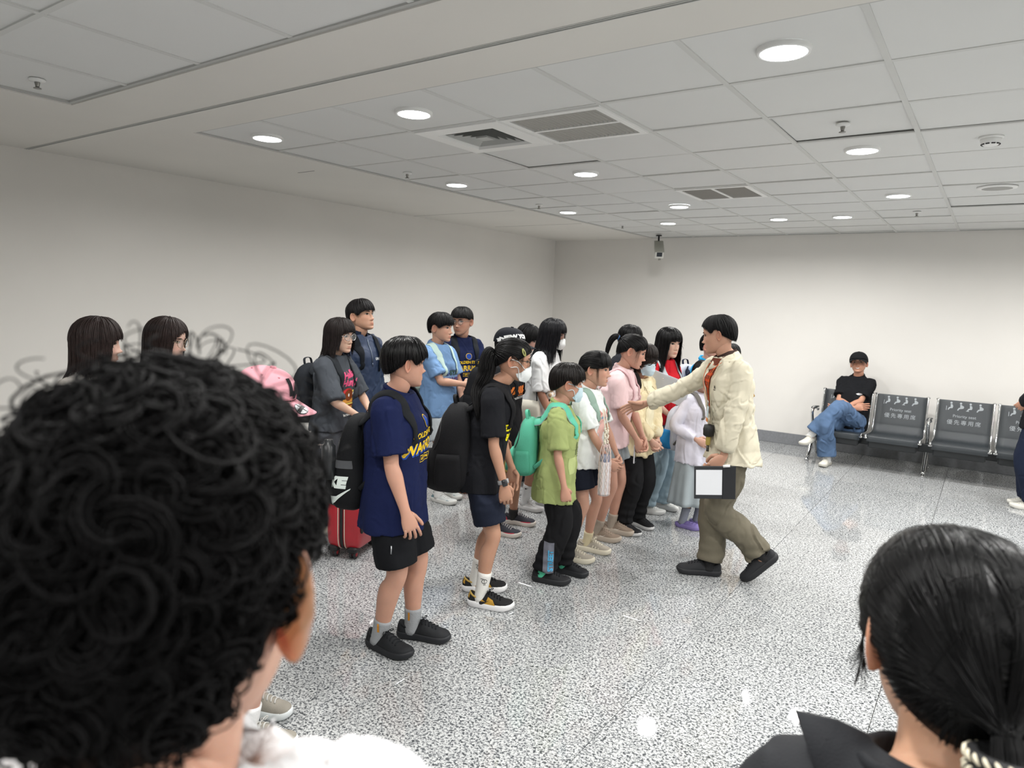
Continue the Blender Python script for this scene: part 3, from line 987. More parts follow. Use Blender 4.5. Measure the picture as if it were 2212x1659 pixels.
def top_garment(P, color, sleeve=.75, hem=-.03, ease=.02, flare=.0, hemw=None, collar='crew', name='t_shirt', wr=.004, seed=3, voxel=.0085,
                sl_r=1.0, m=None, cuff=None, neck_r=1.0, dec=None, chest=1.0, sleeves=('R', 'L'), belly=0.0, ccolor=None, sl_over=None, hem_off=.006):
    """hem: hem height relative to the hip, as a fraction of H; sleeve: fraction of the upper arm, above 1 goes down the forearm to 2 (wrist)"""
    H = P.H; b = P.bulk ** .8; mb = MB()
    na = 40
    a = np.linspace(0, 2 * PI, na, endpoint=False)
    S = P.shz
    zh = hem * H
    bw = P.bw
    tabz = np.array([-.20 * H, -.06 * H, 0, .35 * S, .6 * S, .82 * S, .95 * S, S + .026 * H, S + .046 * H])
    tabw = np.array([.090, .090, .090, .080, .083, .086, .082, .062, .044]) * H * b * np.array([1, 1, 1, 1, bw, bw, bw, bw, 1])
    tabd = np.array([.070, .072, .072, .064 + belly, .068 + belly * .5, .072 * chest, .062, .048, .040]) * H * b
    e = ease + .006
    zs = [(zh + .05, -.014), (zh + .012, -.012), (zh + .002, -.006), (zh, 0)]
    nz = 16
    zt = np.linspace(zh + .015, S + .046 * H, nz)
    rings = []
    for z, off in zs + [(z, 0) for z in zt]:
        f = np.clip((S * .6 - z) / (S * .6 - zh + 1e-6), 0, 1)
        w = np.interp(z, tabz, tabw) + e * (1 if z < .9 * S else .45) + flare * f + off
        d = np.interp(z, tabz, tabd) + e * (.8 if z < .9 * S else .45) + flare * f * .8 + off
        x, y = sup(a, d, w, .82)
        x = x + np.where(x > 0, .008 * np.interp(z, [0, .7 * S, S], [0, 1, 0]), 0)
        rings.append(P.T(x, y, np.full(na, z)))
    nr = .25 * P.hh * P.neck * neck_r
    # closing at the neck, the ring dips in front
    nb = P.neckbase
    for r, dz in ((1.12, .004), (1.0, .012), (.9, .0), (.7, -.03)):
        x, y = sup(a, nr * r, nr * r * 1.06, 1)
        q = P.T(0, 0, S + .052 * H + dz)
        rings.append(np.stack([q[0] + x - .008 * H * 0, q[1] + y, q[2] - .022 * (x / nr + .3) * (nr / .055) + 0 * x], -1))
    loft(mb, np.array(rings))
    for sd in sleeves:
        if sd not in P.arms: continue
        A = P.arms[sd]; sh, el, w = P.sh[sd], A['e'], A['w']; sg = 1 if sd == 'L' else -1
        inn = P.T(0, sg * .040 * H * bw, S * .95)
        k = H * b * sl_r
        sv = sl_over.get(sd, sleeve) if sl_over else sleeve
        if sv <= 1:
            end = sh + (el - sh) * sv
            rows = [(*inn, .040 * k, .040 * k), (*sh, .0385 * k, .0385 * k), (*(sh * .6 + end * .4), .040 * k, .039 * k), (*(sh * .2 + end * .8), .041 * k, .040 * k), (*end, .0425 * k, .0415 * k)]
        else:
            t = sv - 1
            end = el + (w - el) * t
            ce = .030 * k if cuff is None else cuff
            rows = [(*inn, .041 * k, .041 * k), (*sh, .039 * k, .039 * k), (*(sh * .5 + el * .5), .039 * k, .039 * k), (*el, .036 * k, .036 * k), (*(el * .5 + end * .5), .035 * k, .035 * k), (*(el * .14 + end * .86), .033 * k, .033 * k), (*end, ce, ce)]
        R = cat(rows, 4)
        u = nrm(R[-1, :3] - R[-3, :3])
        R = np.concatenate([R, [[*(R[-1, :3] - u * .002), R[-1, 3] - .008, R[-1, 4] - .008]], [[*(R[-1, :3] - u * .03), R[-1, 3] - .011, R[-1, 4] - .011]]])
        tube(mb, R[:, :3], R[:, 3], R[:, 4], side=(1, 0, 0), n=20)
    V, F = fuse(mb, voxel, 3)
    V = wrinkle(V, F, wr * 1.3, (5, 5, 2.4), seed)
    V = wrinkle(V, F, wr * .8, (10, 10, 6), seed + 1)
    V = crease(V, F, wr * 1.5, (7.5, 7.5, 2.6), seed + 2)
    V = crease(V, F, wr * 1.0, (9, 9, 9), seed + 5)
    # a light wave along the hem, which stands a little off the body
    hz = P.T(0, 0, zh)[2]; P.hem_z = hz
    f = np.clip(1 - (V[:, 2] - hz) / .10, 0, 1)
    q_ = V[:, :2] - P.T(0, 0, zh)[:2]; rad_ = np.linalg.norm(q_, axis=1) + 1e-6; ang_ = np.arctan2(q_[:, 1], q_[:, 0])
    f2 = np.clip(1 - (V[:, 2] - hz) / .30, 0, 1) * (rad_ < .115 * H * b + ease + flare + .02)
    V[:, :2] += q_ / rad_[:, None] * (hem_off * f * (rad_ > .08) + .0065 * f2 * np.sin(ang_ * 7 + seed + 2 * np.sin(ang_ * 2 + seed)))[:, None]
    V[:, 2] += f * .006 * np.sin(V[:, 1] * 31 + seed)
    out = MB(); out.add(V, F)
    m = m or cloth(color)
    o = out.build(name, m, P.root)
    P.objs['top'] = o; P.top_bvh = bvh_of(V, F)
    for f_ in P.todo: f_()
    P.todo = []
    if collar == 'crew':
        cb = MB()
        t = np.linspace(0, 2 * PI, 33)
        q = P.T(0, 0, S + .052 * H + .004)
        x, y = nr * 1.06 * np.cos(t), nr * 1.12 * np.sin(t)
        C = np.stack([q[0] + x, q[1] + y, q[2] - .022 * (x / nr + .3) * (nr / .055) + .004], -1)
        tube(cb, C, .0045, .011, side=None, n=8, cap0=False, cap1=False)
        cb.build('collar', m if ccolor is None else cloth(ccolor), P.root if False else o)
    if collar in ('stand', 'polo'):
        cb = MB()
        t = np.linspace(R_(28), R_(332), 31) if collar == 'stand' else np.linspace(R_(14), R_(346), 31)
        q = P.T(0, 0, S + .046 * H)
        rows = []
        hts = [(1.10, 0), (1.08, .02), (1.10, .045)] if collar == 'stand' else [(1.02, .0), (1.05, .03), (1.16, .034), (1.42, .004)]
        for r, dz in hts + [(hts[-1][0] - .06, hts[-1][1] - .001)] + ([(r - .07, dz) for r, dz in hts[::-1]]):
            x, y = nr * r * np.cos(t), nr * r * np.sin(t)
            rows.append(np.stack([q[0] + x, q[1] + y, q[2] + dz - .020 * (x / nr + .2)], -1))
        rows = np.array(rows)
        cb.add(rows.reshape(-1, 3), ringF(len(rows), 31, False))
        cb.build('collar', m if ccolor is None else cloth(ccolor), o)
    return o

def bottoms(P, color, end=.5, ease=.018, waist=.10, name='shorts', wr=.004, seed=5, voxel=.0085, flare=.0, m=None, stack=0.0, cuff=None, ends=None, thigh=1.0):
    """end: where the legs stop, 0 hip .. 1 knee .. 2 ankle"""
    H = P.H; b = P.bulk; mb = MB()
    a = np.linspace(0, 2 * PI, 32, endpoint=False)
    rings = []
    for z, w, d in ((waist * H, .076, .056), (.05 * H, .084, .062), (0, .088, .066), (-.035 * H, .088, .066), (-.06 * H, .070, .052)):
        x, y = sup(a, d * H * b ** .7 + ease * .6, w * H * b ** .7 + ease * .6, .85)
        rings.append(P.T(x, y, np.full(32, z)) * [1, 1, 1])
    loft(mb, np.array(rings))
    for sd in ('R', 'L'):
        h, kn, an = P.leg(sd)
        en = (ends or {}).get(sd, end)
        k = H * b / 1.7
        u = nrm(an - kn)
        full = [(0.0, h, .076), (.5, h * .5 + kn * .5, .072), (1.0, kn, .060), (1.5, kn * .5 + an * .5 - np.array([.008, 0, 0]), .056), (2.0, an, .046)]
        rows = []
        for t, p, r in full:
            if t < en - .05:
                rows.append((*p, r * k * (thigh if t < .9 else 1) + ease + flare * t / max(en, .1)))
        p = (h + (kn - h) * en) if en <= 1 else (kn + (an - kn) * (en - 1))
        r = np.interp(en, [0, .5, 1, 1.5, 2], [.076, .072, .060, .056, .046]) * k * (thigh if en < .9 else 1) + ease + flare
        if cuff: r = cuff
        rows.append((*p, r))
        rows[0] = (*(np.array(rows[0][:3]) + [0, 0, .0]), rows[0][3])
        R = cat(rows, 5) if len(rows) > 2 else cat(np.array([rows[0], tuple((np.array(rows[0]) + np.array(rows[1])) / 2), rows[1]]), 5)
        v = nrm(R[-1, :3] - R[-3, :3])
        R = np.concatenate([R, [[*(R[-1, :3] - v * .002), R[-1, 3] - .009]], [[*(R[-1, :3] - v * .04), R[-1, 3] - .012]]])
        tube(mb, R[:, :3], R[:, 3], side=(1, 0, 0), n=20, cap1=True)
    V, F = fuse(mb, voxel, 4)
    V = crease(V, F, wr * 1.4, (6, 6, 5), seed + 2)
    V = wrinkle(V, F, wr * 1.2, (4.5, 4.5, 3), seed)
    V = wrinkle(V, F, wr * .5, (9, 9, 9), seed + 1)
    if stack:
        for sd in ('R', 'L'):
            an = P.feet[sd]['p']
            N = vnormals(V, F)
            d = np.linalg.norm((V - an)[:, :2], axis=1)
            f = np.clip(1 - (V[:, 2] - an[2]) / .22, 0, 1) * (d < .12)
            V = V + N * (f * stack * np.sin(V[:, 2] * 95 + V[:, 1] * 12 + V[:, 0] * 9))[:, None]
    bv = getattr(P, 'top_bvh', None)
    if bv is not None and not P.sits:                             # the waist stays under the hem
        for i in np.where(V[:, 2] > P.hem_z - .07)[0]:
            zc = max(V[i, 2], P.hem_z + .022)
            c = P.T(0, 0, zc - P.hipz); d = V[i, :2] - c[:2]; r = np.linalg.norm(d)
            if r < .03: continue
            d3 = Vector((d[0] / r, d[1] / r, 0))
            h = bv.ray_cast(Vector((c[0], c[1], zc)), d3, .5)
            if h[0] is None: continue
            lim = h[3] - (.006 if zc < P.hem_z + .05 else .016) + max(P.hem_z + .012 - V[i, 2], 0) * .9
            if r > lim: V[i, :2] = c[:2] + d / r * lim
    out = MB(); out.add(V, F)
    o = out.build(name, m or cloth(color), P.root)
    P.objs['bottom'] = o; P.bot_bvh = bvh_of(V, F)
    return o

def skirt(P, color, zend, flare=.13, name='skirt', seed=3, m=None):
    H = P.H; mb = MB(); n = 72
    a = np.linspace(0, 2 * PI, n, endpoint=False)
    rings = []
    zs = np.linspace(.1 * H, zend - P.hipz, 22)
    for i, z in enumerate(zs):
        f = np.clip(-z / (P.hipz - zend), 0, 1)
        w = np.interp(z, [-.1 * H, 0, .1 * H], [.1, .1, .08]) * H + flare * f + .012
        d = np.interp(z, [-.1 * H, 0, .1 * H], [.075, .075, .06]) * H + flare * f + .012
        wv = 1 + .07 * f * np.sin(a * 7 + seed) + .04 * f * np.sin(a * 12 + 1)
        rings.append(P.T(d * np.cos(a) * wv, w * np.sin(a) * wv, np.full(n, z)))
    r = rings[-1]
    c = r.mean(0)
    rings.append(c + (r - c) * .97); rings.append(c + (r - c) * .93 + [0, 0, .08])
    loft(mb, np.array(rings)[::-1])
    o = mb.build(name, m or cloth(color), P.root)
    return o

def socks(P, color, h=.10, names=True, stripe=None, sides=('R', 'L'), logo=None):
    for sd in sides:
        f = P.feet[sd]; _, kn, a = P.leg(sd)
        u = nrm(kn - a); k = P.H / 1.7 * P.bulk
        mb = MB()
        t = np.linspace(-.035, h, 9)
        full = np.interp(t, [-.03, .02, .08, .2], [.036, .036, .039, .050]) * k + .004
        C = a + u * t[:, None] + np.array([-.012, 0, 0]) * np.clip(t / .2, 0, 1)[:, None] * k * .5
        C = np.concatenate([C, C[-1:] - u * .004]); full = np.concatenate([full, [full[-1] - .005]])
        tube(mb, C, full, side=(1, 0, 0), n=20)
        o = mb.build('sock', mat('sock_' + color, color, .9, bump=.5, bscale=120), P.root)
        if stripe:
            sb = MB(); bv = bvh_of(*mb.arrays())
            sg = 1 if sd == 'L' else -1
            for side_ in ((1, -1) if logo is None else (-1,)):
                decal(sb, poly_geo(rect(-.005, -.028, .005, .03)), bv, C[-3] + [-.01, 0, -.01], (1, 0, 0), (0, 0, 1), n=(0, side_, 0), lift=.002)
            sb.build('sock_stripe', cloth(stripe), o)
        if logo:
            sb = MB(); bv = bvh_of(*mb.arrays())
            c = C[len(C) // 2 + 1]
            for g in logo: decal(sb, g, bv, c, (1, 0, 0), (0, 0, 1), n=(.2, -1, 0), lift=.002, maxlen=.01)
            sb.build('sock_print', cloth('1a1a1c'), o)

def shoe_pair(P, L=.27, upper='1c1d20', sole='1c1d20', lace=None, accent=None, sides=('R', 'L'), style='runner', sole_h=.033, logo=None, toe=None, extra=None):
    for sd in sides:
        f = P.feet[sd]
        cy, sy = math.cos(f['yaw']), math.sin(f['yaw']); cp, sp = math.cos(f['pitch']), math.sin(f['pitch'])
        Rz = np.array([[cy, -sy, 0], [sy, cy, 0], [0, 0, 1]]); Ry = np.array([[cp, 0, -sp], [0, 1, 0], [sp, 0, cp]])
        M = Rz @ Ry
        a = f['p'].copy()
        base = a - M @ np.array([0, 0, a[2] if abs(f['pitch']) < .1 else .075])
        if abs(f['pitch']) < .1: base[2] = 0.0
        def X(p): return base + np.asarray(p, float) @ M.T
        k = L / .27
        sg = 1 if sd == 'L' else -1
        # outline half widths along the foot, x from the ankle
        xs = np.array([-.074, -.068, -.05, -.02, .03, .08, .125, .155, .178, .190, .196]) * k
        wi = np.array([.012, .024, .034, .036, .037, .043, .047, .045, .034, .020, .006]) * k
        cyo = sg * np.array([0, 0, 0, 0, .002, .0, -.004, -.008, -.012, -.014, -.015]) * k
        th = np.concatenate([np.arange(len(xs)), np.arange(len(xs))[::-1]])
        ox = xs[th]; oy = cyo[th] + np.concatenate([-wi, wi[::-1]])
        c = np.array([ox.mean(), 0])
        mb = MB()
        rock = lambda x: .014 * k * np.clip((x / k - .12) / .075, 0, 1) ** 2 + .006 * k * np.clip((-x / k - .05) / .03, 0, 1)
        rings = []
        for z, sc in ((0.0, .90), (.003, .96), (.010, 1.03), (sole_h * .75, 1.05), (sole_h, 1.01), (sole_h + .004, .95)):
            px = c[0] + (ox - c[0]) * (1 + (sc - 1) * .5); py = oy * sc
            rings.append(X(np.stack([px, py, z + rock(px) * (1 - .3 * z / sole_h)], -1)))
        loft(mb, np.array(rings))
        sole_mb = mb
        ub = MB()
        hx = np.array([-.074, -.066, -.05, -.02, .02, .045, .065, .10, .14, .17, .188, .195]) * k
        ht = np.array([.056, .088, .086, .070, .071, .097, .095, .077, .062, .054, .042, .028]) * k if style != 'low' else np.array([.045, .066, .064, .055, .055, .076, .075, .062, .052, .046, .036, .024]) * k
        if style == 'clog': ht = np.array([.030, .045, .045, .042, .055, .075, .078, .074, .066, .055, .042, .026]) * k
        W = np.interp(hx, xs, wi); Cc = np.interp(hx, xs, cyo)
        rings = []
        na = 15
        t = np.linspace(0, PI, na)
        # densify along x
        hx2 = np.linspace(hx[0], hx[-1], 30); ht2 = np.interp(hx2, hx, ht); ht2[1:-1] = (ht2[:-2] + 2 * ht2[1:-1] + ht2[2:]) / 4
        W2 = np.interp(hx2, xs, wi); C2 = np.interp(hx2, xs, cyo)
        for x, h, w, cc in zip(hx2, ht2, W2, C2):
            taper = np.interp(x / k, [-.08, -.03, .03, .1, .2], [.62, .62, .66, .86, 1.0])
            yy = np.cos(t); zz = np.sin(t)
            zz = np.sign(zz) * np.abs(zz) ** .62
            wy = w * (1 - (1 - taper) * zz ** 1.6)
            y = cc + yy * wy; z = sole_h * .6 + rock(np.array([x]))[0] + (h - sole_h * .6) * zz
            rings.append(X(np.stack([np.full(na, x), y, z], -1)))
        loft(ub, np.array(rings))
        um = mat('shoe_' + upper, upper, .7, bump=.35, bscale=420, spec=.3, var=.08)
        o = ub.build('shoe', um, P.root)
        sole_mb.build('sole', mat('sole_' + sole, sole, .55, spec=.4), o)
        bv = bvh_of(*ub.arrays())
        up = M @ np.array([0, 0, 1.0]); fw = M @ np.array([1.0, 0, 0]); lf = M @ np.array([0, 1.0, 0])
        if style in ('runner', 'low'):
            lb = MB(); lm = cloth(lace or upper, .9, .3)
            for i in range(5):
                x = (.052 + .017 * i) * k
                y = np.linspace(-.023, .023, 9) * k
                C = []
                for q in y:
                    p = X([x + .010 * k * (q / .023 / k) ** 2 * .5, q, .14]); h = bv.ray_cast(Vector(p), Vector(-up))
                    if h[0] is not None: C.append(np.array(h[0]) + up * .002)
                if len(C) > 3: tube(lb, C, .0034 * k, .0022 * k, n=6)
            # bow
            h = bv.ray_cast(Vector(X([.055 * k, 0, .14])), Vector(-up))
            if h[0] is not None:
                q = np.array(h[0])
                for s2 in (1, -1):
                    tube(lb, cat([q + up * .003, q + up * .014 + lf * .018 * s2 + fw * .006, q + up * .008 + lf * .03 * s2 + fw * .012, q + up * .004 + lf * .012 * s2 + fw * .006], 3), .0022, n=5)
                    tube(lb, cat([q + up * .003, q + up * .007 + lf * .016 * s2 - fw * .01, q - up * .004 + lf * .03 * s2 - fw * .004], 3), .002, n=5)
            lb.build('laces', lm, o)
            # collar opening
            cb = MB()
            tt = np.linspace(0, 2 * PI, 22)
            C = [X([(-.014 + .047 * math.cos(q)) * k, .027 * k * math.sin(q), (.073 + .010 * math.cos(q * 2) - .002) * k]) for q in tt]
            tube(cb, C, .0055 * k, n=7, cap0=False, cap1=False)
            cb.build('ankle_collar', um if not toe else mat('shoe_' + toe, toe, .7), o)
        if style == 'clog':
            hb = MB()
            for i in range(3):
                for j in (-1, 0, 1):
                    h = bv.ray_cast(Vector(X([(.08 + .03 * i) * k, .018 * j * k, .15])), Vector(-up))
                    if h[0] is not None:
                        q = np.array(h[0]); tube(hb, [q - up * .002, q + up * .0008], .0042, n=8)
            hb.build('vent_holes', plastic('3f3470'), o)
        if accent:
            am = mat('accent_' + accent[0], accent[0], .45, metal=.35 if accent[0] in ('c79a3c',) else 0)
            ab = MB()
            for g in accent[1]:
                for s2 in (1, -1):
                    V, F = g
                    V = np.array(V) * k
                    decal(ab, (V, F), bv, X([0, 0, 0]), fw, up, n=lf * s2, lift=.0016, maxlen=.012, near=.12)
            ab.build('side_panel', am, o)
        if logo:
            ab = MB()
            for g in logo[1]:
                for s2 in (1, -1):
                    V, F = g
                    decal(ab, (np.array(V) * k, F), bv, X([0, 0, 0]), fw, up, n=lf * s2, lift=.003, maxlen=.012, near=.12)
            ab.build('side_emblem', mat('accent_' + logo[0], logo[0], .5), o)
        P.objs['shoe' + sd] = o

def geo_at(pts, sc, dx, dz, rot=0.0, flip=False):
    p = np.array(pts, float) * sc
    if flip: p[:, 0] *= -1
    c, s = math.cos(rot), math.sin(rot)
    p = np.stack([p[:, 0] * c - p[:, 1] * s + dx, p[:, 0] * s + p[:, 1] * c + dz], 1)
    return poly_geo(p)

STRIPES3 = [poly_geo([(.045 + .022 * i, .032), (.056 + .022 * i, .032), (.068 + .022 * i - .012 * 0, .062 - .006 * i), (.058 + .022 * i, .064 - .006 * i)]) for i in range(3)]

def chest_decal(P, items, dz, dy=0.0, name='chest_print', mats=None, lift=.0025, bvh=None, par=None, n=None, maxlen=.016, u=None, x=0.0):
    """items: [(geo, material index)] laid on the chest; x of the print runs to the wearer's right-to-left as read from the front"""
    mb = MB()
    o = P.T(x, dy, P.shz + dz)
    c = P.ty * np.clip((P.shz + dz) / P.shz, 0, 1)
    uu = np.array([-math.sin(c), math.cos(c), 0.0]) if u is None else u
    for g, m in items:
        decal(mb, g, bvh or P.top_bvh, o, uu, (0, 0, 1), m, lift + .0012 * m, maxlen)
    if mb.n: return mb.build(name, mats if mats else cloth('d0d0d0'), par or P.objs['top'], smooth=True)

# ------------------------------------------------------------------ backpacks
def ribbon(mb, C, w, th, side):
    tube(mb, C, w, th, side=side, n=8, pw=.5)

def backpack(P, label, color, d=.17, w=.29, h=.42, top=-.02, pocket=True, strap='', strap_w=.028, tilt=.10, group=None, handle=True, straps=True, back=0.0, name='backpack',
             pcolor=None, rounded=.6, sag=.25, piping=None, strap_y=.085, low=.32, emblem=None, dx=0.0, fabric=None, bottle=None, sides=(1, -1)):
    root = tag(empty(name, P.root.location, P.yaw), label, 'backpack', group)
    m = fabric or cloth(color, .75, .3, 180)
    ms = cloth(strap or color, .8, .3, 220)
    H = P.H
    zt = P.shz + top * H
    zc = zt - h / 2
    # where the back of the garment is
    hit = P.top_bvh.ray_cast(Vector(P.T(-.6, 0, zc + h * .15)), Vector((1, 0, 0)))
    bx = np.array(hit[0])[0] if hit[0] is not None else P.T(-.1, 0, zc)[0]
    mb = MB()
    n = 40; a = np.linspace(0, 2 * PI, n, endpoint=False)
    rings = []
    cz = P.T(0, 0, zc)[2]
    cx = bx - d / 2 - .004 - back
    for t in np.concatenate([[-1, -.985, -.95], np.linspace(-.88, .8, 14), [.88, .94, .98, 1]]):
        e = 1 - abs(t) ** (6 if t < 0 else 4)
        e = max(e, 0.0) ** .42
        ww = (w / 2) * e * (1 - .10 * max(t, 0)); dd = (d / 2) * e * (1 + sag * max(-t, 0) * .6 - .32 * max(t, 0))
        x, y = sup(a, dd, ww, .62)
        sh = -tilt * (t * h / 2) * -1 - (dd - d / 2 * e) * .9 
        rings.append(np.stack([cx + sh * .6 + x, y + dx, np.full(n, cz + t * h / 2)], -1))
    loft(mb, np.array(rings))
    V, F = mb.arrays()
    V = wrinkle(V, F, .005, (6, 6, 6), 11 + len(label))
    bm_ = MB(); bm_.add(V, F)
    body = bm_.build('main_compartment', m, root)
    bv = bvh_of(V, F)
    P.pack_bvh = bv
    hard = lambda z, y: (lambda q: np.array(q[0]) if q[0] is not None else np.array([cx - d / 2, y, z]))(bv.ray_cast(Vector((cx - 1, y + dx, z)), Vector((1, 0, 0))))
    pm = cloth(pcolor, .75, .3, 180) if pcolor else m
    if pocket:
        pb = MB()
        ph_, pw_ = h * .42, w * .86
        q0 = hard(cz - h * .24, 0)
        pr = []
        for t in (-1, -.94, -.6, -.2, .2, .6, .94, 1):
            e = max(1 - abs(t) ** 5, 0) ** .5
            x, y = sup(a, .042 * e * (1 - .25 * t), pw_ / 2 * e, .55)
            pr.append(np.stack([q0[0] + .006 + x, y + dx, np.full(n, cz - h * .25 + t * ph_ / 2)], -1))
        loft(pb, np.array(pr))
        Vp, Fp = pb.arrays(); Vp = wrinkle(Vp, Fp, .004, (7, 7, 7), 5)
        pb2 = MB(); pb2.add(Vp, Fp)
        po = pb2.build('front_pocket', pm, root)
        P.pocket_bvh = bvh_of(Vp, Fp)
        zb = MB()
        y = np.linspace(-pw_ * .44, pw_ * .44, 13)
        C = []
        for q in y:
            h_ = P.pocket_bvh.ray_cast(Vector((cx - 1, q + dx, cz - h * .25 + ph_ * .33)), Vector((1, 0, 0)))
            if h_[0] is not None: C.append(np.array(h_[0]) - [.001, 0, 0])
        if len(C) > 3: tube(zb, C, .003, n=5)
        tube(zb, [C[2] + [-.003, 0, 0], C[2] + [-.006, 0, -.03]], .0035, n=6)
        zb.build('zip', plastic('17181a'), po)
    # main zip arch
    zb = MB(); C = []
    for t in np.linspace(-1, 1, 25):
        ang = t * PI / 2 * 1.25
        y = math.sin(ang) * w * .44; z = cz + h * .12 + math.cos(ang) * h * .28
        h_ = bv.ray_cast(Vector((cx - 1, y + dx, z)), Vector((1, 0, 0)))
        if h_[0] is not None: C.append(np.array(h_[0]) - [.001, 0, 0])
    if len(C) > 4: tube(zb, C, .0035, n=5); zb.build('main_zip', plastic('17181a'), root)
    for s2 in sides:
        sb = MB(); C = []
        for z in np.linspace(cz - h * .42, cz - h * .02, 7):
            h_ = bv.ray_cast(Vector((cx - .01, s2 * 1 + dx, z)), Vector((0, -s2, 0)))
            if h_[0] is not None: C.append(np.array(h_[0]) + [0, s2 * .003, 0])
        if len(C) > 3:
            tube(sb, C, np.array([.045, .055, .055, .055, .052, .05, .045][:len(C)]) * d / .17, .009, side=(1, 0, 0), n=10, pw=.6)
            if not (bottle == s2): sb.build('side_pocket', pm, root)
        if bottle == s2 and len(C) > 3: 
            bb = MB()
            q = C[-1] + [-.075, -s2 * .012, -.05]
            tube(bb, q + np.array([[0, 0, 0], [0, 0, .16], [0, 0, .17], [0, 0, .19]]), [.033, .033, .022, .02], n=16)
            bb.build('flask', mat('flask', '2a2c2e', .3), root)
    if handle:
        hb = MB()
        zt_ = cz + h / 2
        tx = rings[-1][:, 0].mean()
        tube(hb, cat([[tx, -.045 + dx, zt_ - .012], [tx - .01, -.035 + dx, zt_ + .035], [tx - .01, .035 + dx, zt_ + .035], [tx, .045 + dx, zt_ - .012]], 5), .010, .003, side=(1, 0, 0), n=8)
        hb.build('grab_handle', ms, root)
    if straps:
        ctr = P.T(0, 0, .80 * P.shz)
        for s2 in (1, -1):
            y = s2 * strap_y * H / 1.55
            C = []
            top0 = np.array([cx + d * .30, y * .62 + dx, cz + h * .43])
            C.append(top0)
            for al in np.linspace(165, -70, 22):
                dr = np.array([math.cos(R_(al)), 0, math.sin(R_(al))])
                yy = y * (1 + .10 * math.sin(R_(max(min(al, 180), 0))))
                o0 = ctr + np.array([0, yy + (P.T(0, 0, P.shz)[1]), 0])
                h_ = P.top_bvh.ray_cast(Vector(o0 + dr * .45), Vector(-dr))
                if h_[0] is not None and al > -42 and (al > 60 or h_[0][2] > P.hipz + .60 * P.shz):
                    p = np.array(h_[0]) + np.array(h_[1]) * .008
                    if p[2] <= cz + h * .60 + .3: C.append(p)
            # run down the chest and back under the arm
            last = C[-1]
            C.append(P.T(.03, s2 * (.074 * H * P.bulk ** .8), .50 * P.shz))
            C.append(np.array([cx + d * .42, s2 * w * .42 + dx, cz - h * low]))
            C = np.array(C)
            C2 = cat(C, 2)
            N = len(C2)
            # ribbon lies on the body: side vector is the lateral one
            ws = strap_w * np.interp(np.linspace(0, 1, N), [0, .1, .66, .78, 1], [.9, 1, 1, .5, .45])
            T = np.gradient(C2, axis=0)
            sb = MB()
            out = C2 - (P.T(0, 0, .55 * P.shz) + np.zeros(3)); 
            side = np.cross(nrm(T), nrm(out))
            ref = np.array([0, 1.0, 0]); side = np.where((side @ ref < 0)[:, None], -side, side)
            for _ in range(3): side[1:-1] = (side[:-2] + side[1:-1] * 2 + side[2:]) / 4
            ribbon(sb, C2, ws, .0055, side)
            so = sb.build('shoulder_strap', ms, root)
            if piping:
                pb = MB()
                for e in (1, -1):
                    tube(pb, C2[:int(N * .7)] + nrm(side)[:int(N * .7)] * (ws[:int(N * .7)] * e)[:, None], .0032, n=5)
                pb.build('piping', cloth(piping), so)
    return root, body, bv, (cx, cz, d, w, h)
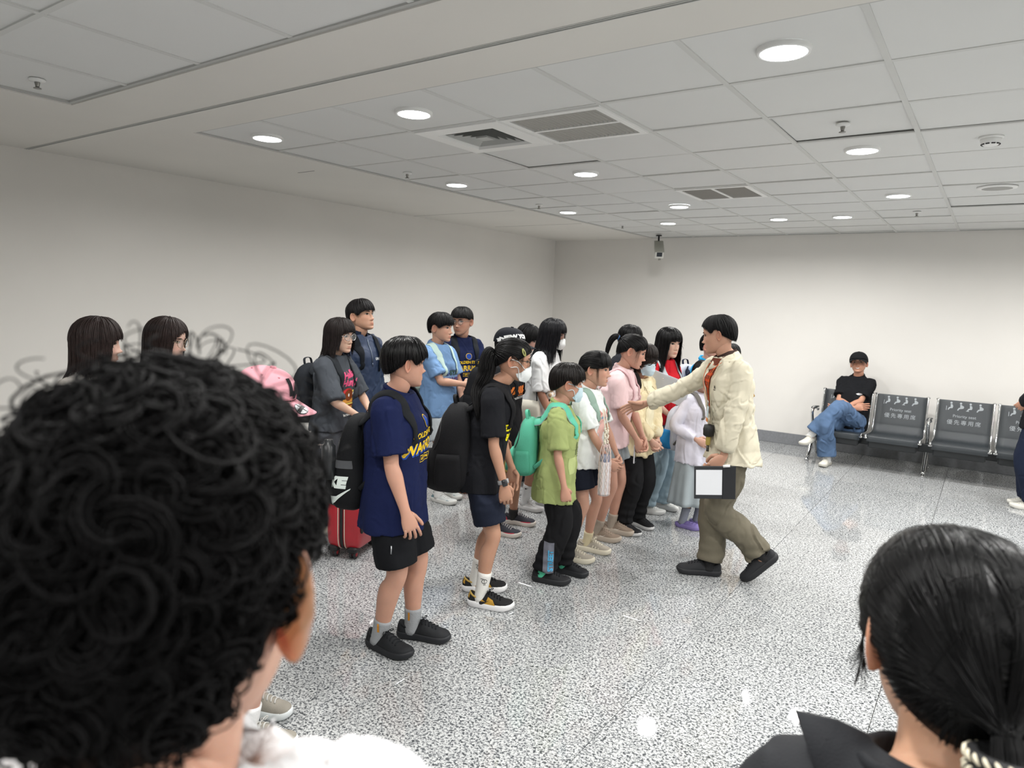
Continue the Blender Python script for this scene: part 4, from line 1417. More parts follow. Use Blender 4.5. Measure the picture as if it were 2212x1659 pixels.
# ------------------------------------------------------------------ the room
XL, YB, ZC = -5.78, 9.42, 2.70
XR, YF = 6.2, -5.2
def granite():
    m = bpy.data.materials.new('polished_granite'); m.use_nodes = True
    nt = m.node_tree; b = nt.nodes['Principled BSDF']; L = nt.links
    g = nt.nodes.new('ShaderNodeNewGeometry')
    def noise(scale, detail, rough=.6, dist=0.0):
        n = nt.nodes.new('ShaderNodeTexNoise'); n.inputs['Scale'].default_value = scale; n.inputs['Detail'].default_value = detail
        n.inputs['Roughness'].default_value = rough; n.inputs['Distortion'].default_value = dist
        L.new(g.outputs['Position'], n.inputs['Vector']); return n
    n1 = noise(95, 3, .62, .6)
    r1 = nt.nodes.new('ShaderNodeValToRGB'); L.new(n1.outputs['Fac'], r1.inputs['Fac'])
    e = r1.color_ramp.elements
    e[0].position = .36; e[0].color = (*hexc('474a4c'), 1); e[1].position = .60; e[1].color = (*hexc('c6c8c8'), 1)
    for p, c in ((.43, '63666a'), (.47, '8e9092'), (.51, 'b2b4b4')):
        q = e.new(p); q.color = (*hexc(c), 1)
    n2 = noise(210, 2, .6, .3)
    r2 = nt.nodes.new('ShaderNodeValToRGB'); L.new(n2.outputs['Fac'], r2.inputs['Fac'])
    e = r2.color_ramp.elements
    e[0].position = .34; e[0].color = (.32, .33, .34, 1); e[1].position = .46; e[1].color = (1, 1, 1, 1)
    mx = nt.nodes.new('ShaderNodeMix'); mx.data_type = 'RGBA'; mx.blend_type = 'MULTIPLY'; mx.inputs['Factor'].default_value = .55
    L.new(r1.outputs['Color'], mx.inputs['A']); L.new(r2.outputs['Color'], mx.inputs['B'])
    # every slab is cut from a slightly different block
    oi = nt.nodes.new('ShaderNodeObjectInfo')
    mr = nt.nodes.new('ShaderNodeMapRange'); mr.inputs['To Min'].default_value = .95; mr.inputs['To Max'].default_value = 1.03
    L.new(oi.outputs['Random'], mr.inputs['Value'])
    m2 = nt.nodes.new('ShaderNodeMix'); m2.data_type = 'RGBA'; m2.blend_type = 'MULTIPLY'; m2.inputs['Factor'].default_value = 1
    L.new(mx.outputs['Result'], m2.inputs['A']); L.new(mr.outputs['Result'], m2.inputs['B'])
    L.new(m2.outputs['Result'], b.inputs['Base Color'])
    b.inputs['Roughness'].default_value = .07
    b.inputs['Specular IOR Level'].default_value = .5
    n3 = noise(2.2, 3)
    mr2 = nt.nodes.new('ShaderNodeMapRange'); mr2.inputs['From Min'].default_value = .3; mr2.inputs['From Max'].default_value = .7
    mr2.inputs['To Min'].default_value = .025; mr2.inputs['To Max'].default_value = .06
    L.new(n3.outputs['Fac'], mr2.inputs['Value']); L.new(mr2.outputs['Result'], b.inputs['Roughness'])
    return m

def paint(key, hx, rough=.7, bump=.04, bs=350, var=.02):
    return mat(key, hx, rough=rough, bump=bump, bscale=bs, var=var, vscale=1.3, spec=.3)

M_wall = paint('wall_paint', 'e6e3de')
M_gyp = paint('ceiling_paint', 'e0ddd7', .8)
M_tile = paint('ceiling_tile_paint', 'dfdfdd', .85, .15, 500)
M_bar = paint('ceiling_bar', 'd3d3d0', .6, 0)
M_gran = granite()
M_base = mat('baseboard_stone', '84868a', rough=.25, var=.08, vscale=40)

def one_box(name, lo, hi, m, parent=None, kind=None, bev=0.0):
    mb = MB(); box(mb, lo, hi, 0, bev)
    o = mb.build(name, m, parent, smooth=False)
    if kind: o['kind'] = kind
    return o

floor = one_box('floor', (XL - .1, YF - .1, -.14), (XR + .1, YB + .1, -.022), mat('floor_bed', '77787a', .9), kind='structure')
# granite slabs, 0.9 m square, as pieces of the floor
_tm = {}
gx = [-.27 + .9 * i for i in range(-7, 9)]; gy = [-.15 + .9 * i for i in range(-6, 13)]
ex = [XL] + [x for x in gx if XL + .02 < x < XR - .02] + [XR]; ey = [YF] + [y for y in gy if YF + .02 < y < YB - .02] + [YB]
for i in range(len(ex) - 1):
    for j in range(len(ey) - 1):
        w, d = ex[i + 1] - ex[i], ey[j + 1] - ey[j]
        key = (round(w, 3), round(d, 3))
        if key not in _tm:
            mb = MB(); g = .0012
            V = np.array([[g, g, -.02], [w - g, g, -.02], [w - g, d - g, -.02], [g, d - g, -.02],
                          [g, g, -.0012], [w - g, g, -.0012], [w - g, d - g, -.0012], [g, d - g, -.0012],
                          [g + .0015, g + .0015, 0], [w - g - .0015, g + .0015, 0], [w - g - .0015, d - g - .0015, 0], [g + .0015, d - g - .0015, 0]])
            F = [ringF(3, 4), np.array([[8, 9, 10, 11]]), np.array([[3, 2, 1, 0]])]
            mb.add(V, F); _tm[key] = mb.mesh('floor_slab', M_gran, smooth=False)
        link('floor_slab', _tm[key], floor, (ex[i], ey[j], 0))

one_box('wall_left', (XL - .12, YF - .12, -.1), (XL, YB + .12, ZC + .25), M_wall, kind='structure')
one_box('wall_back', (XL, YB, -.1), (XR + .12, YB + .12, ZC + .25), M_wall, kind='structure')
one_box('bounce_wall_right', (XR, YF - .12, -.1), (XR + .12, YB, ZC + .25), M_wall, kind='structure')  # unseen, added to close the right side and bounce light back
one_box('bounce_wall_front', (XL, YF - .12, -.1), (XR, YF, ZC + .25), M_wall, kind='structure')  # added behind the camera for bounce light, never in view
one_box('baseboard_left', (XL, YF, 0), (XL + .012, YB - .012, .148), M_base, kind='structure', bev=.003)
one_box('baseboard_back', (XL, YB - .012, 0), (XR, YB, .148), M_base, kind='structure', bev=.003)

# ceiling: plaster margins round two sunken grids of tiles
ceiling = one_box('ceiling', (XL - .1, YF - .1, ZC + .10), (XR + .1, YB + .1, ZC + .2), M_gyp, kind='structure')
GX0, GY0, P_ = -4.15, 2.46, .62
GXN = 15
gx1 = GX0 + P_ * GXN
FY1, FROWS = 1.78, 8
fy0 = FY1 - P_ * FROWS
mb = MB()
box(mb, (XL, 2.185, ZC), (GX0, YB, ZC + .1)); box(mb, (GX0, 2.185, ZC), (XR, GY0, ZC + .1))
box(mb, (gx1, GY0, ZC), (XR, YB, ZC + .1))
box(mb, (XL, YF, ZC), (GX0, 2.155, ZC + .1)); box(mb, (GX0, FY1, ZC), (XR, 2.155, ZC + .1))
box(mb, (gx1, fy0, ZC), (XR, FY1, ZC + .1)); box(mb, (GX0, YF, ZC), (gx1, fy0, ZC + .1))
mb.build('plaster_margin', M_gyp, ceiling, smooth=False)
# the expansion joint that crosses the ceiling
mb = MB(); box(mb, (XL, 2.155, ZC + .03), (XR, 2.185, ZC + .035)); mb.build('joint_gap', mat('joint_dark', '262626', .9), ceiling, smooth=False)
for y in (2.155, 2.166, 2.181):
    mb = MB(); box(mb, (XL, y, ZC - .003), (XR, y + (.003), ZC + .012)); mb.build('joint_strip', M_bar, ceiling, smooth=False)
mb = MB()
for (x0, y0, x1, y1) in ((-5.76, 6.162, -4.31, 6.168), (-5.5, 7.435, -4.2, 7.441), (-4.67, 3.645, -4.47, 3.655)):
    box(mb, (x0, y0, ZC - .0008), (x1, y1, ZC + .002))
mb.build('plaster_crack', mat('crack_dark', '6a6a68', .9), ceiling, smooth=False)
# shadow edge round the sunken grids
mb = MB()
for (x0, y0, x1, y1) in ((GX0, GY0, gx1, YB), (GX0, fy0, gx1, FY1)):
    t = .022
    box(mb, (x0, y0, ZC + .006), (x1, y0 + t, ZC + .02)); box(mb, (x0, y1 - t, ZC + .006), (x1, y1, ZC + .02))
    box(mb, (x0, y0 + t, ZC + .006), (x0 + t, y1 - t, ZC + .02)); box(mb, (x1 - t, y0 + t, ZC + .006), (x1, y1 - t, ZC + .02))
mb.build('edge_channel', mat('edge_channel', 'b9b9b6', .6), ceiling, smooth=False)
def tbar(lo, hi):
    mb = MB(); box(mb, lo, hi); mb.build('ceiling_bar', M_bar, ceiling, smooth=False)
for i in range(1, GXN):
    x = GX0 + P_ * i
    tbar((x - .012, GY0, ZC + .008), (x + .012, YB, ZC + .016)); tbar((x - .012, fy0, ZC + .008), (x + .012, FY1, ZC + .016))
for j in range(1, 12): y = GY0 + P_ * j; tbar((GX0, y - .012, ZC + .0085), (gx1, y + .012, ZC + .0165))
for j in range(1, FROWS): y = FY1 - P_ * j; tbar((GX0, y - .012, ZC + .0085), (gx1, y + .012, ZC + .0165))
SKIP = {(2, 1), (3, 1), (3, 5)}
def tile_mesh(w, d):
    mb = MB(); box(mb, (.009, .009, .014), (w - .009, d - .009, .03)); return mb.mesh('ceiling_tile', M_tile, smooth=False)
tm = tile_mesh(P_, P_); tm2 = tile_mesh(P_, YB - (GY0 + P_ * 11))
rng = np.random.RandomState(4)
sag = {(2, 2): .005, (5, 2): .005, (6, 7): .005, (5, 8): .005}
for i in range(GXN):
    for j in range(12):
        if (i, j) in SKIP: continue
        o = link('ceiling_tile', tm if j < 11 else tm2, ceiling, (GX0 + P_ * i, GY0 + P_ * j, ZC))
        o.rotation_euler = (rng.normal() * .0035, rng.normal() * .0035, 0)
        if (i, j) in sag: o.location.z += sag[(i, j)]
        if i >= 6 and j == 7: o.location.z += .006
    for j in range(FROWS - 1):
        if i > 9: continue
        o = link('ceiling_tile', tm, ceiling, (GX0 + P_ * i, FY1 - P_ * (j + 1), ZC)); o.rotation_euler = (rng.normal() * .003, rng.normal() * .003, 0)
one_box('plaster_margin', (GX0 + P_ * 10, fy0, ZC + .014), (gx1, FY1, ZC + .03), M_tile, ceiling)
one_box('plaster_margin', (GX0, fy0, ZC + .014), (gx1, FY1 - P_ * 7, ZC + .03), M_tile, ceiling)

# ------------------------------------------------------------------ fittings on the ceiling
M_white = mat('white_enamel', 'ececea', .35)
M_lamp = mat('lamp_glow', 'f6fbff', .4, emit=14.0)
def disc(mb, c, r, n=28, z0=0.0, m=0, up=False):
    a = np.linspace(0, 2 * PI, n, endpoint=False)
    V = np.concatenate([np.stack([c[0] + r * np.cos(a), c[1] + r * np.sin(a), np.full(n, z0)], -1), [[c[0], c[1], z0]]])
    j = np.arange(n)
    f = np.stack([(j + 1) % n, j, np.full(n, n)], -1)
    mb.add(V, f[:, ::-1] if up else f, m)
def lathe(mb, prof, n=28, m=0, c=(0, 0, 0), cap=True):
    a = np.linspace(0, 2 * PI, n, endpoint=False)
    R = np.array([[np.array([r * np.cos(t), r * np.sin(t), z]) + c for t in a] for r, z in prof])
    loft(mb, R, cap, cap, m)
mbt = MB(); lathe(mbt, [(.083, .002), (.084, -.004), (.091, -.005), (.097, -.002), (.098, .014)], cap=False)
lamp_trim = mbt.mesh('lamp_trim', M_white)
mbt = MB(); lathe(mbt, [(.001, -.005), (.04, -.005), (.083, -.004), (.083, .006)]); lamp_diff = mbt.mesh('lamp_diffuser', M_lamp)
ORD = {}
def downlight(x, y, label, lit=True):
    t = tag(empty('ceiling_downlight', (x, y, ZC)), label, 'downlight', 'round downlights in the ceiling grid')
    link('trim_ring', lamp_trim, t); link('diffuser', lamp_diff, t)
    d = bpy.data.lights.new('lamp', 'AREA'); d.shape = 'DISK'; d.size = .15; d.energy = LAMP_W; d.color = (1.0, .985, .955); d.spread = R_(166)
    l = bpy.data.objects.new('lamp', d); COL.objects.link(l); l.parent = t; l.location = (0, 0, -.008)
LX = [GX0 + P_ * (i + .5) for i in range(15)]
LY = [GY0 + P_ * (j + .5) for j in range(12)]
SEEN = [(0, 0, 'round downlight in the corner tile of the grid, nearest the long plaster margin'), (2, 0, 'round downlight in front of the square air diffuser'), (5, 0, 'largest round downlight, nearest the camera, at upper right'),
        (0, 3, 'round downlight along the grid edge, between the corner downlight and the far ones'), (2, 3, 'round downlight behind the square diffuser and large air grille'), (5, 3, 'round downlight beside the smoke detector and sprinkler'),
        (0, 6, 'far round downlight at the left edge of the tile grid'), (2, 6, 'round downlight behind the small double air grille'), (5, 6, 'far round downlight at right, in front of the ceiling speaker row'),
        (1, 8, 'farthest left round downlight, above the security camera'), (3, 8, 'last-row round downlight, second from the security camera'), (4, 8, 'last-row round downlight, third from the security camera')]
for i, j, lab in SEEN: downlight(LX[i], LY[j], lab)
for i, j in ((7, 0), (9, 0), (11, 0), (13, 0), (7, 3), (9, 3), (11, 3), (13, 3), (7, 6), (9, 6), (11, 6), (13, 6), (7, 8), (9, 8), (11, 8), (13, 8)):
    downlight(LX[i], LY[j], 'round downlight in the grid beyond the right edge of the photograph')
for x in (LX[1], LX[3], LX[5], LX[7], LX[10], LX[13]):
    for y in (FY1 - P_ * 1.5, FY1 - P_ * 4.5):
        if (x, y) == (LX[1], FY1 - P_ * 1.5): continue
        downlight(x, y, 'round downlight in the near tile grid above and behind the camera')

# square air diffuser, nested louvres
x0, y0 = GX0 + P_ * 2, GY0 + P_
df = tag(empty('air_diffuser', (x0 + .31, y0 + .31, ZC)), 'square white ceiling air diffuser with nested louvres', 'air diffuser')
def sq_ring(mb, a, b, za, zb):
    c = lambda r, z: [(-r, -r, z), (r, -r, z), (r, r, z), (-r, r, z)]
    loft(mb, np.array([c(a, za), c(b, zb), c(b - .004, zb + .004), c(a - .004, za + .006)]), False, False)
mb = MB(); c = lambda r, z: [(-r, -r, z), (r, -r, z), (r, r, z), (-r, r, z)]
loft(mb, np.array([c(.30, .012), c(.298, .0), (c(.205, -.004)), c(.195, .012), c(.195, .03)]), False, False); mb.build('frame', M_white, df, smooth=False)
mb = MB(); box(mb, (-.2, -.2, .05), (.2, .2, .06)); mb.build('backing', mat('duct_dark', '3a3b3b', .9), df, smooth=False)
for k, r in enumerate((.17, .135, .10, .065)):
    mb = MB(); loft(mb, np.array([c(r, .006), c(r - .022, .030), c(r - .026, .030), c(r - .004, .004)]), False, False); mb.build('louvre', mat('louvre_grey', 'b4b5b2', .5), df, smooth=False)
mb = MB(); box(mb, (-.04, -.04, .0), (.04, .04, .01)); mb.build('centre_plate', mat('louvre_grey', 'b4b5b2', .5), df, smooth=False)
def grille(i, j, label, n=17, axis=0, split=True):
    x, y = GX0 + P_ * i, GY0 + P_ * j
    g = tag(empty('air_grille', (x + .31, y + .31, ZC)), label, 'air grille')
    mb = MB()
    r = .30; q = .262
    for lo, hi in (((-r, -r, 0), (r, -q, .012)), ((-r, q, 0), (r, r, .012)), ((-r, -q, 0), (-q, q, .012)), ((q, -q, 0), (r, q, .012))): box(mb, lo, hi)
    if split: box(mb, (-q, -.012, 0), (q, .012, .012)) if axis == 0 else box(mb, (-.012, -q, 0), (.012, q, .012))
    mb.build('frame', M_white, g, smooth=False)
    mb = MB(); box(mb, (-q, -q, .03), (q, q, .035)); mb.build('backing', mat('grille_back', '8f8d88', .9), g, smooth=False)
    sm = MB(); L = q - .012
    V = np.array([[0, -L / 2, 0.002], [.004, -L / 2, .002], [.016, -L / 2, .024], [.012, -L / 2, .024]])
    W = V.copy(); W[:, 1] *= -1
    sm.add(np.concatenate([V, W]), [ringF(2, 4)])
    me = sm.mesh('slat', mat('slat_grey', 'a9a6a0', .5), smooth=False)
    for h in (-1, 1):
        for k in range(n):
            t = -q + .012 + (2 * q - .03) * k / (n - 1)
            o = link('slat', me, g, (t, h * (q + .012) / 2, 0))
            if axis == 1: o.location = (h * (q + .012) / 2, t, 0); o.rotation_euler = (0, 0, R_(-90)); 
grille(3, 1, 'large slatted air grille beside the square diffuser', 20)
grille(3, 5, 'small dark double air grille farther back in the ceiling', 14, 1)
# sprinklers
def sprinkler(x, y, label):
    s = tag(empty('sprinkler', (x, y, ZC + .008)), label, 'sprinkler', 'ceiling sprinklers')
    mb = MB(); lathe(mb, [(.012, -.008), (.034, -.004), (.036, .003), (.034, .006)], 20); mb.build('escutcheon', M_white, s)
    mb = MB(); lathe(mb, [(.008, -.034), (.009, -.024), (.012, -.012), (.012, 0)], 12); mb.build('head', metal('9b9a96', .35), s)
    mb = MB(); lathe(mb, [(.004, -.039), (.017, -.038), (.017, -.035), (.004, -.034)], 14); mb.build('deflector', metal('9b9a96', .35), s)
for x, y, l in ((-3.84, 1.50, 'sprinkler in the near coffer at the upper left corner'), (-3.88, 4.07, 'sprinkler between the first two downlights of the left row'), (-.74, 3.99, 'sprinkler in front of the downlight by the smoke detector'),
                (-3.86, 5.95, 'sprinkler just before the far downlight of the left row'), (-3.84, 7.81, 'farthest sprinkler at the left grid edge'), (-.70, 7.63, 'far sprinkler at right, in a sunken tile')):
    sprinkler(x, y, l)
sd = tag(empty('smoke_detector', (-.11, 4.60, ZC + .012)), 'white round smoke detector on the ceiling tile', 'smoke detector')
mb = MB(); lathe(mb, [(.052, -.012), (.058, -.008), (.058, 0)]); mb.build('base', M_white, sd)
mb = MB(); lathe(mb, [(.02, -.048), (.034, -.046), (.045, -.036), (.050, -.02), (.050, -.010)]); mb.build('sensor_cover', M_white, sd)
mb = MB()
for k in range(10):
    a = 2 * PI * k / 10
    p = np.array([.042 * math.cos(a), .042 * math.sin(a), -.041]); t = np.array([-math.sin(a), math.cos(a), 0])
    tube(mb, [p - t * .009, p + t * .009], .0035, n=6)
mb.build('sensor_slots', plastic('161616'), sd)
sp = tag(empty('ceiling_speaker', (-.08, 6.37, ZC + .012)), 'flat round speaker grille in the ceiling tile at far right', 'speaker')
mb = MB(); lathe(mb, [(.11, -.012), (.125, -.010), (.13, 0)]); mb.build('rim', M_white, sp)
mb = MB(); lathe(mb, [(.001, -.016), (.06, -.015), (.11, -.011), (.112, -.006)]); mb.build('mesh_cover', mat('speaker_mesh', 'b5b4b0', .7, bump=.8, bscale=600), sp)
# security camera
cc = tag(empty('security_camera', (-3.80, 8.86, 2.50), R_(-62)), 'grey box security camera hanging from the ceiling in the far corner', 'security camera')
def rot_x(a): return np.array([[math.cos(a), 0, math.sin(a), 0], [0, 1, 0, 0], [-math.sin(a), 0, math.cos(a), 0], [0, 0, 0, 1.0]])
Mx = rot_x(R_(32))
mb = MB(); box(mb, (-.17, -.055, -.045), (.15, .055, .045), bev=.014, M=Mx); mb.build('housing', mat('cctv_grey', 'b7b6ae', .5), cc, smooth=False)
mb = MB(); box(mb, (-.15, -.062, .046), (.175, .062, .053), bev=.004, M=Mx); mb.build('sunshield', mat('cctv_shield', 'a5a59c', .5), cc, smooth=False)
mb = MB(); box(mb, (.15, -.058, -.05), (.165, .058, .047), bev=.006, M=Mx); mb.build('front_bezel', mat('cctv_bezel', 'd6d5cf', .4), cc, smooth=False)
mb = MB(); box(mb, (.163, -.036, -.020), (.168, .036, .040), bev=.002, M=Mx); mb.build('window', mat('cctv_glass', '20262e', .08), cc, smooth=False)
mb = MB(); tube(mb, [[-.09, 0, .03], [-.11, 0, .19]], .012, n=10); tube(mb, [[-.11, 0, .186], [-.11, 0, .2]], .04, n=16); mb.build('ceiling_rod', plastic('1b1b1b'), cc)
mb = MB(); tube(mb, cat([[.10, 0, -.11], [.06, .02, -.14], [.0, .02, -.10], [-.1, 0, -.02]], 5), .006, n=8); tube(mb, [[.10, 0, -.09], [.10, 0, -.15]], .008, n=8); mb.build('cable', mat('cctv_cable', '8d8a84', .6), cc)

# ------------------------------------------------------------------ waiting-room seats
def bench():
    root = tag(empty('waiting_bench', (-1.36, 8.86, 0)), 'black perforated steel waiting bench with chrome arms along the back wall', 'bench')
    M_blk = mat('bench_black', '34393d', .32, spec=.6, bump=.5, bscale=420); M_ch = metal('d9dadb', .09); M_beam = mat('bench_beam', '25282a', .4)
    M_print = mat('bench_print', 'a6acb0', .6)
    # seat profile, y towards the wall, z up (seat local: x 0..0.51)
    prof = cat([[-.395, .335], [-.40, .375], [-.375, .402], [-.20, .385], [.02, .372], [.09, .385], [.13, .43], [.15, .465], [.158, .50], [.20, .66], [.235, .80], [.25, .812]], 4)
    xs = [-.245 + i * 0 for i in range(1)]
    seats = [0.0, .57, 1.19, 1.76]
    texts = [(text_geo('Priority seat', .044), 0, .115), (text_geo('優先專用席', .056, spacing=1.35), 0, .045)]
    mans = []
    for k in range(4):
        mans += [(poly_geo(ell(-.135 + .09 * k, .262, .011, .011, 14)), 0, k)]
        b = -.135 + .09 * k
        body = [(b - .006, .248), (b + .012, .246), (b + .020, .225), (b + .016, .205), (b - .010, .200), (b - .020, .182), (b - .030, .186), (b - .018, .212), (b - .004, .216)]
        mans += [(poly_geo(body), 0, k)]
        if k in (1, 3): mans += [(poly_geo(ell(b + .02, .222, .012, .016, 14)), 0, k)]
        if k == 0: mans += [(poly_geo(rect(b - .045, .178, b - .040, .225)), 0, k)]
        if k == 2: mans += [(poly_geo(rect(b - .036, .182, b - .008, .188)), 0, k)]
    for q in seats:
        mb = MB(); n = 9
        T, S, B = frames(np.concatenate([np.zeros((len(prof), 1)), prof], 1), side=(1, 0, 0))
        rows = []
        x = np.linspace(-.25, .25, n)
        P3 = np.concatenate([np.zeros((len(prof), 1)), prof], 1)
        f = [P3[:, None] + x[None, :, None] * np.array([1, 0, 0])]
        top = f[0]; bot = top - B[:, None] * .012 * (1 if B[len(prof) // 2][2] > 0 else -1)
        V = np.concatenate([top.reshape(-1, 3), bot.reshape(-1, 3)]); nr = len(prof); F = ringF(nr, n, False)
        j = np.arange(nr - 1)
        N = nr * n
        e1 = np.stack([j * n, (j + 1) * n, N + (j + 1) * n, N + j * n], -1); e2 = np.stack([j * n + n - 1, N + j * n + n - 1, N + (j + 1) * n + n - 1, (j + 1) * n + n - 1], -1)
        mb.add(V, [F[:, ::-1], F + N, e1, e2])
        seat = mb.build('seat', M_blk, root, loc=(q, 0, 0))
        bv = bvh_of(*mb.arrays())
        for g, _, dz in texts:
            pb = MB(); decal(pb, g, bv, (0, -.1, .53 + dz), (1, 0, 0), (0, 0, 1), lift=.002, near=.6); pb.build('seat_lettering', M_print, seat)
        for k in range(4):
            pb = MB()
            for g, _, _2 in [m_ for m_ in mans if m_[2] == k]: decal(pb, g, bv, (0, -.1, .525), (1, 0, 0), (0, 0, 1), lift=.002, near=.6)
            pb.build('seat_pictogram', M_print, seat)
        for s2 in (-1, 1):
            rb = MB()
            off = np.array([s2 * .262, 0, 0])
            P3b = P3 + off
            tube(rb, P3b[3:], .011, .014, side=(1, 0, 0), n=10)
            rb.build('seat_rail', M_ch, root, loc=(q, 0, 0))
            for i in (4, -3):
                rb = MB(); tube(rb, [P3b[i] - [.018, 0, 0], P3b[i] + [.018, 0, 0]], .010, n=10)
                rb.build('rail_clamp', M_ch, root, loc=(q, 0, 0))
        mb = MB(); box(mb, (-.235, -.375, .262), (.235, .05, .345), bev=.012); mb.build('seat_bracket', M_beam, root, smooth=False, loc=(q, 0, 0))
    mb = MB(); box(mb, (-.34, -.09, .245), (2.15, -.01, .335), bev=.006); mb.build('beam', M_beam, root, smooth=False)
    for ax in (-.305, .88, 2.065):
        lb = MB()
        tube(lb, cat([[ax, -.02, .30], [ax, -.10, .18], [ax, -.21, .05], [ax, -.26, .028]], 5), .022, .026, side=(1, 0, 0), n=12)
        tube(lb, cat([[ax, -.06, .30], [ax, .06, .18], [ax, .24, .05], [ax, .30, .028]], 5), .022, .026, side=(1, 0, 0), n=12)
        lb.build('leg', M_ch if ax > .5 else M_ch, root)
        for yy in (-.265, .305):
            fb = MB(); lathe(fb, [(.026, 0), (.028, .012), (.018, .02), (.012, .03)], 16, c=(ax, yy, 0)); fb.build('foot', M_ch, root)
        ab = MB()
        tube(ab, cat([[ax, -.03, .31], [ax, -.10, .42], [ax, -.165, .53], [ax, -.17, .58], [ax, -.12, .605], [ax, .0, .60], [ax, .12, .59], [ax, .15, .56]], 5), .016, .022, side=(1, 0, 0), n=12)
        ab.build('armrest', M_ch, root)
        pb = MB(); tube(pb, cat([[ax, -.15, .612], [ax, -.05, .618], [ax, .1, .604]], 5), .024, .008, side=(1, 0, 0), n=12, pw=.7); pb.build('arm_pad', mat('arm_pad', '2a2d2f', .4), root)
    return root
bench()
# ------------------------------------------------------------------ the people in line
BOY = {0: 11, 35: 10, 55: 4, 68: -6, 78: -9, 90: 8, 104: 9, 118: -10, 150: -30, 180: -34}
GIRL = {0: 9, 30: 7, 48: -4, 62: -14, 80: -20, 180: -40}
TIED = {0: 26, 30: 24, 55: 14, 68: 4, 78: -4, 92: 10, 106: 6, 120: -14, 150: -30, 180: -34}
M_dark = lambda: plastic('141416')

def warriors_print(P, dz=-.12, sc=1.0, dy=0.0):
    yl = cloth('e6c02c', .7); wt = cloth('d9d9d2', .7); bl = cloth('2a4c9c', .7)
    def T(b, s, x, z, bold=.0, sh=0.0):
        V, F = text_geo(b, s * sc, bold=bold * sc, shear=sh); V = V.copy()
        if len(V): V[:, 0] += x * sc; V[:, 1] += z * sc
        return V, F
    arch = lambda g, k: (np.stack([g[0][:, 0], g[0][:, 1] - k * g[0][:, 0] ** 2 / sc], 1), g[1])
    items = [(arch(T('WARRIORS', .070, .004, -.072, .0055), .6), 0), (arch(T('WARRIORS', .070, 0, -.066, .0025), .6), 1), (arch(T('GOLDEN STATE', .037, 0, -.006, .0012), .6), 1),
             (T('EST. 1946', .022, 0, -.128, .0006), 1)]
    for r in (rect(-.055, -.113, .055, -.110), rect(-.055, -.146, .055, -.143), rect(-.058, -.146, -.055, -.110), rect(.055, -.146, .058, -.110)):
        items.append((poly_geo([(x * sc, z * sc) for x, z in r]), 1))
    ring = lambda R, r, z, m: items.append((poly_geo([(x * sc, z * sc) for x, z in ell(0, z, R, R, 26)]), m))
    ring(.031, 0, .052, 1); ring(.027, 0, .052, 2)
    for q in ([(-.022, .037), (0, .072), (.004, .072), (-.016, .036)], [(.022, .037), (0, .06), (.0, .055), (.018, .034)], rect(-.02, .040, .02, .044)):
        items.append((poly_geo([(x * sc, z * sc) for x, z in q]), 1))
    return chest_decal(P, items, dz, dy, mats=[bl, yl, cloth('24479a', .7)])

def print_on(P, items, mats, dz, dy=0.0, name='chest_print', **k):
    return chest_decal(P, items, dz, dy, name, mats, **k)

def tg(b, s, x=0.0, z=0.0, bold=0.0, sh=0.0, rot=0.0, sp=1.0):
    V, F = text_geo(b, s, bold=bold, shear=sh, spacing=sp)
    if len(V) == 0: return V, F
    c, n = math.cos(rot), math.sin(rot)
    return np.stack([V[:, 0] * c - V[:, 1] * n + x, V[:, 0] * n + V[:, 1] * c + z], 1), F

# --- 1 the boy at the near end of the line
def p_front():
    P = Person('person in navy lettered tee and black shorts at the near end of the line', 27, (-2.365, 2.335, 0), (-2.315, 2.52, 26), 1.545, lean=.015, tyaw=0, head=(39, 2, 0), bulk=1.13, bw=1.06, sk='cf9f86', fwd=-.02)
    P.hang('R', fwd=.075, out=.035, bend=.05, hd=(.35, .05, -1), pn=(-.5, .75, -.1), curl=(.35, .45, .3), spread=.14, thumb=-.1)
    P.hang('L', fwd=.03, out=.03)
    P.body(); P.face()
    P.hair(BOY, t=.075, n=560, seed=3, rough=.33)
    top_garment(P, '171f43', sleeve=.80, hem=-.100, ease=.026, flare=.010, sl_r=1.16, wr=.0045, seed=12, collar='crew', voxel=.0075)
    warriors_print(P, -.115, 1.0, dy=.0)
    bottoms(P, '17181b', end=.90, ease=.026, flare=.012, seed=8, voxel=.0075)
    socks(P, '9a9da0', .10, stripe='c98a35')
    shoe_pair(P, .285, '1d1f22', '202226', lace='232528')
    P.f = None
    r, b, bv, g = backpack(P, 'black backpack with large white logo worn by the boy in the navy lettered tee', '191a1c', d=.15, w=.31, h=.48, top=-.03, strap='1f2124', strap_w=.025, tilt=.05, low=.22, rounded=.6, sag=.4, strap_y=.124, bottle=-1, handle=False, back=-.02)
    cx, cz, d, w, h = g
    mb = MB()
    nn = nrm(np.array([-.60, -.8, 0])); u_ = nrm(np.cross((0, 0, 1), nn))
    for gg in (tg('NIKE', .070, -.02, .045, .006, .15), geo_at(SWOOSH, .20, .0, -.03, .25)):
        decal(mb, gg, bv, (cx - .03, -w * .35, cz - h * .25), u_, (0, 0, 1), n=nn, lift=.005, near=.5, maxlen=.02)
    if mb.n: mb.build('emblem', cloth('dfe9e4', .6), r)
    mb = MB()
    decal(mb, poly_geo(rect(-.11, -.005, .09, .035)), bv, (cx - .03, -w * .35, cz - h * .0), u_, (0, .0, 1), n=nn, lift=.004, near=.5, maxlen=.02)
    if mb.n: mb.build('webbing_band', cloth('55575a', .8), r)
    # zip pull of the shorts pocket
    mb = MB(); q = P.bot_bvh.ray_cast(Vector((0.03, -1, P.hipz - .14 * 1.545)), Vector((0, 1, 0)))[0]
    if q is not None:
        q = np.array(q); tube(mb, [q + [0, -.004, .02], q + [0, -.006, -.02]], .004, n=6)
        mb.build('zip_pull', metal('b9bcc0', .3), P.objs['bottom'])
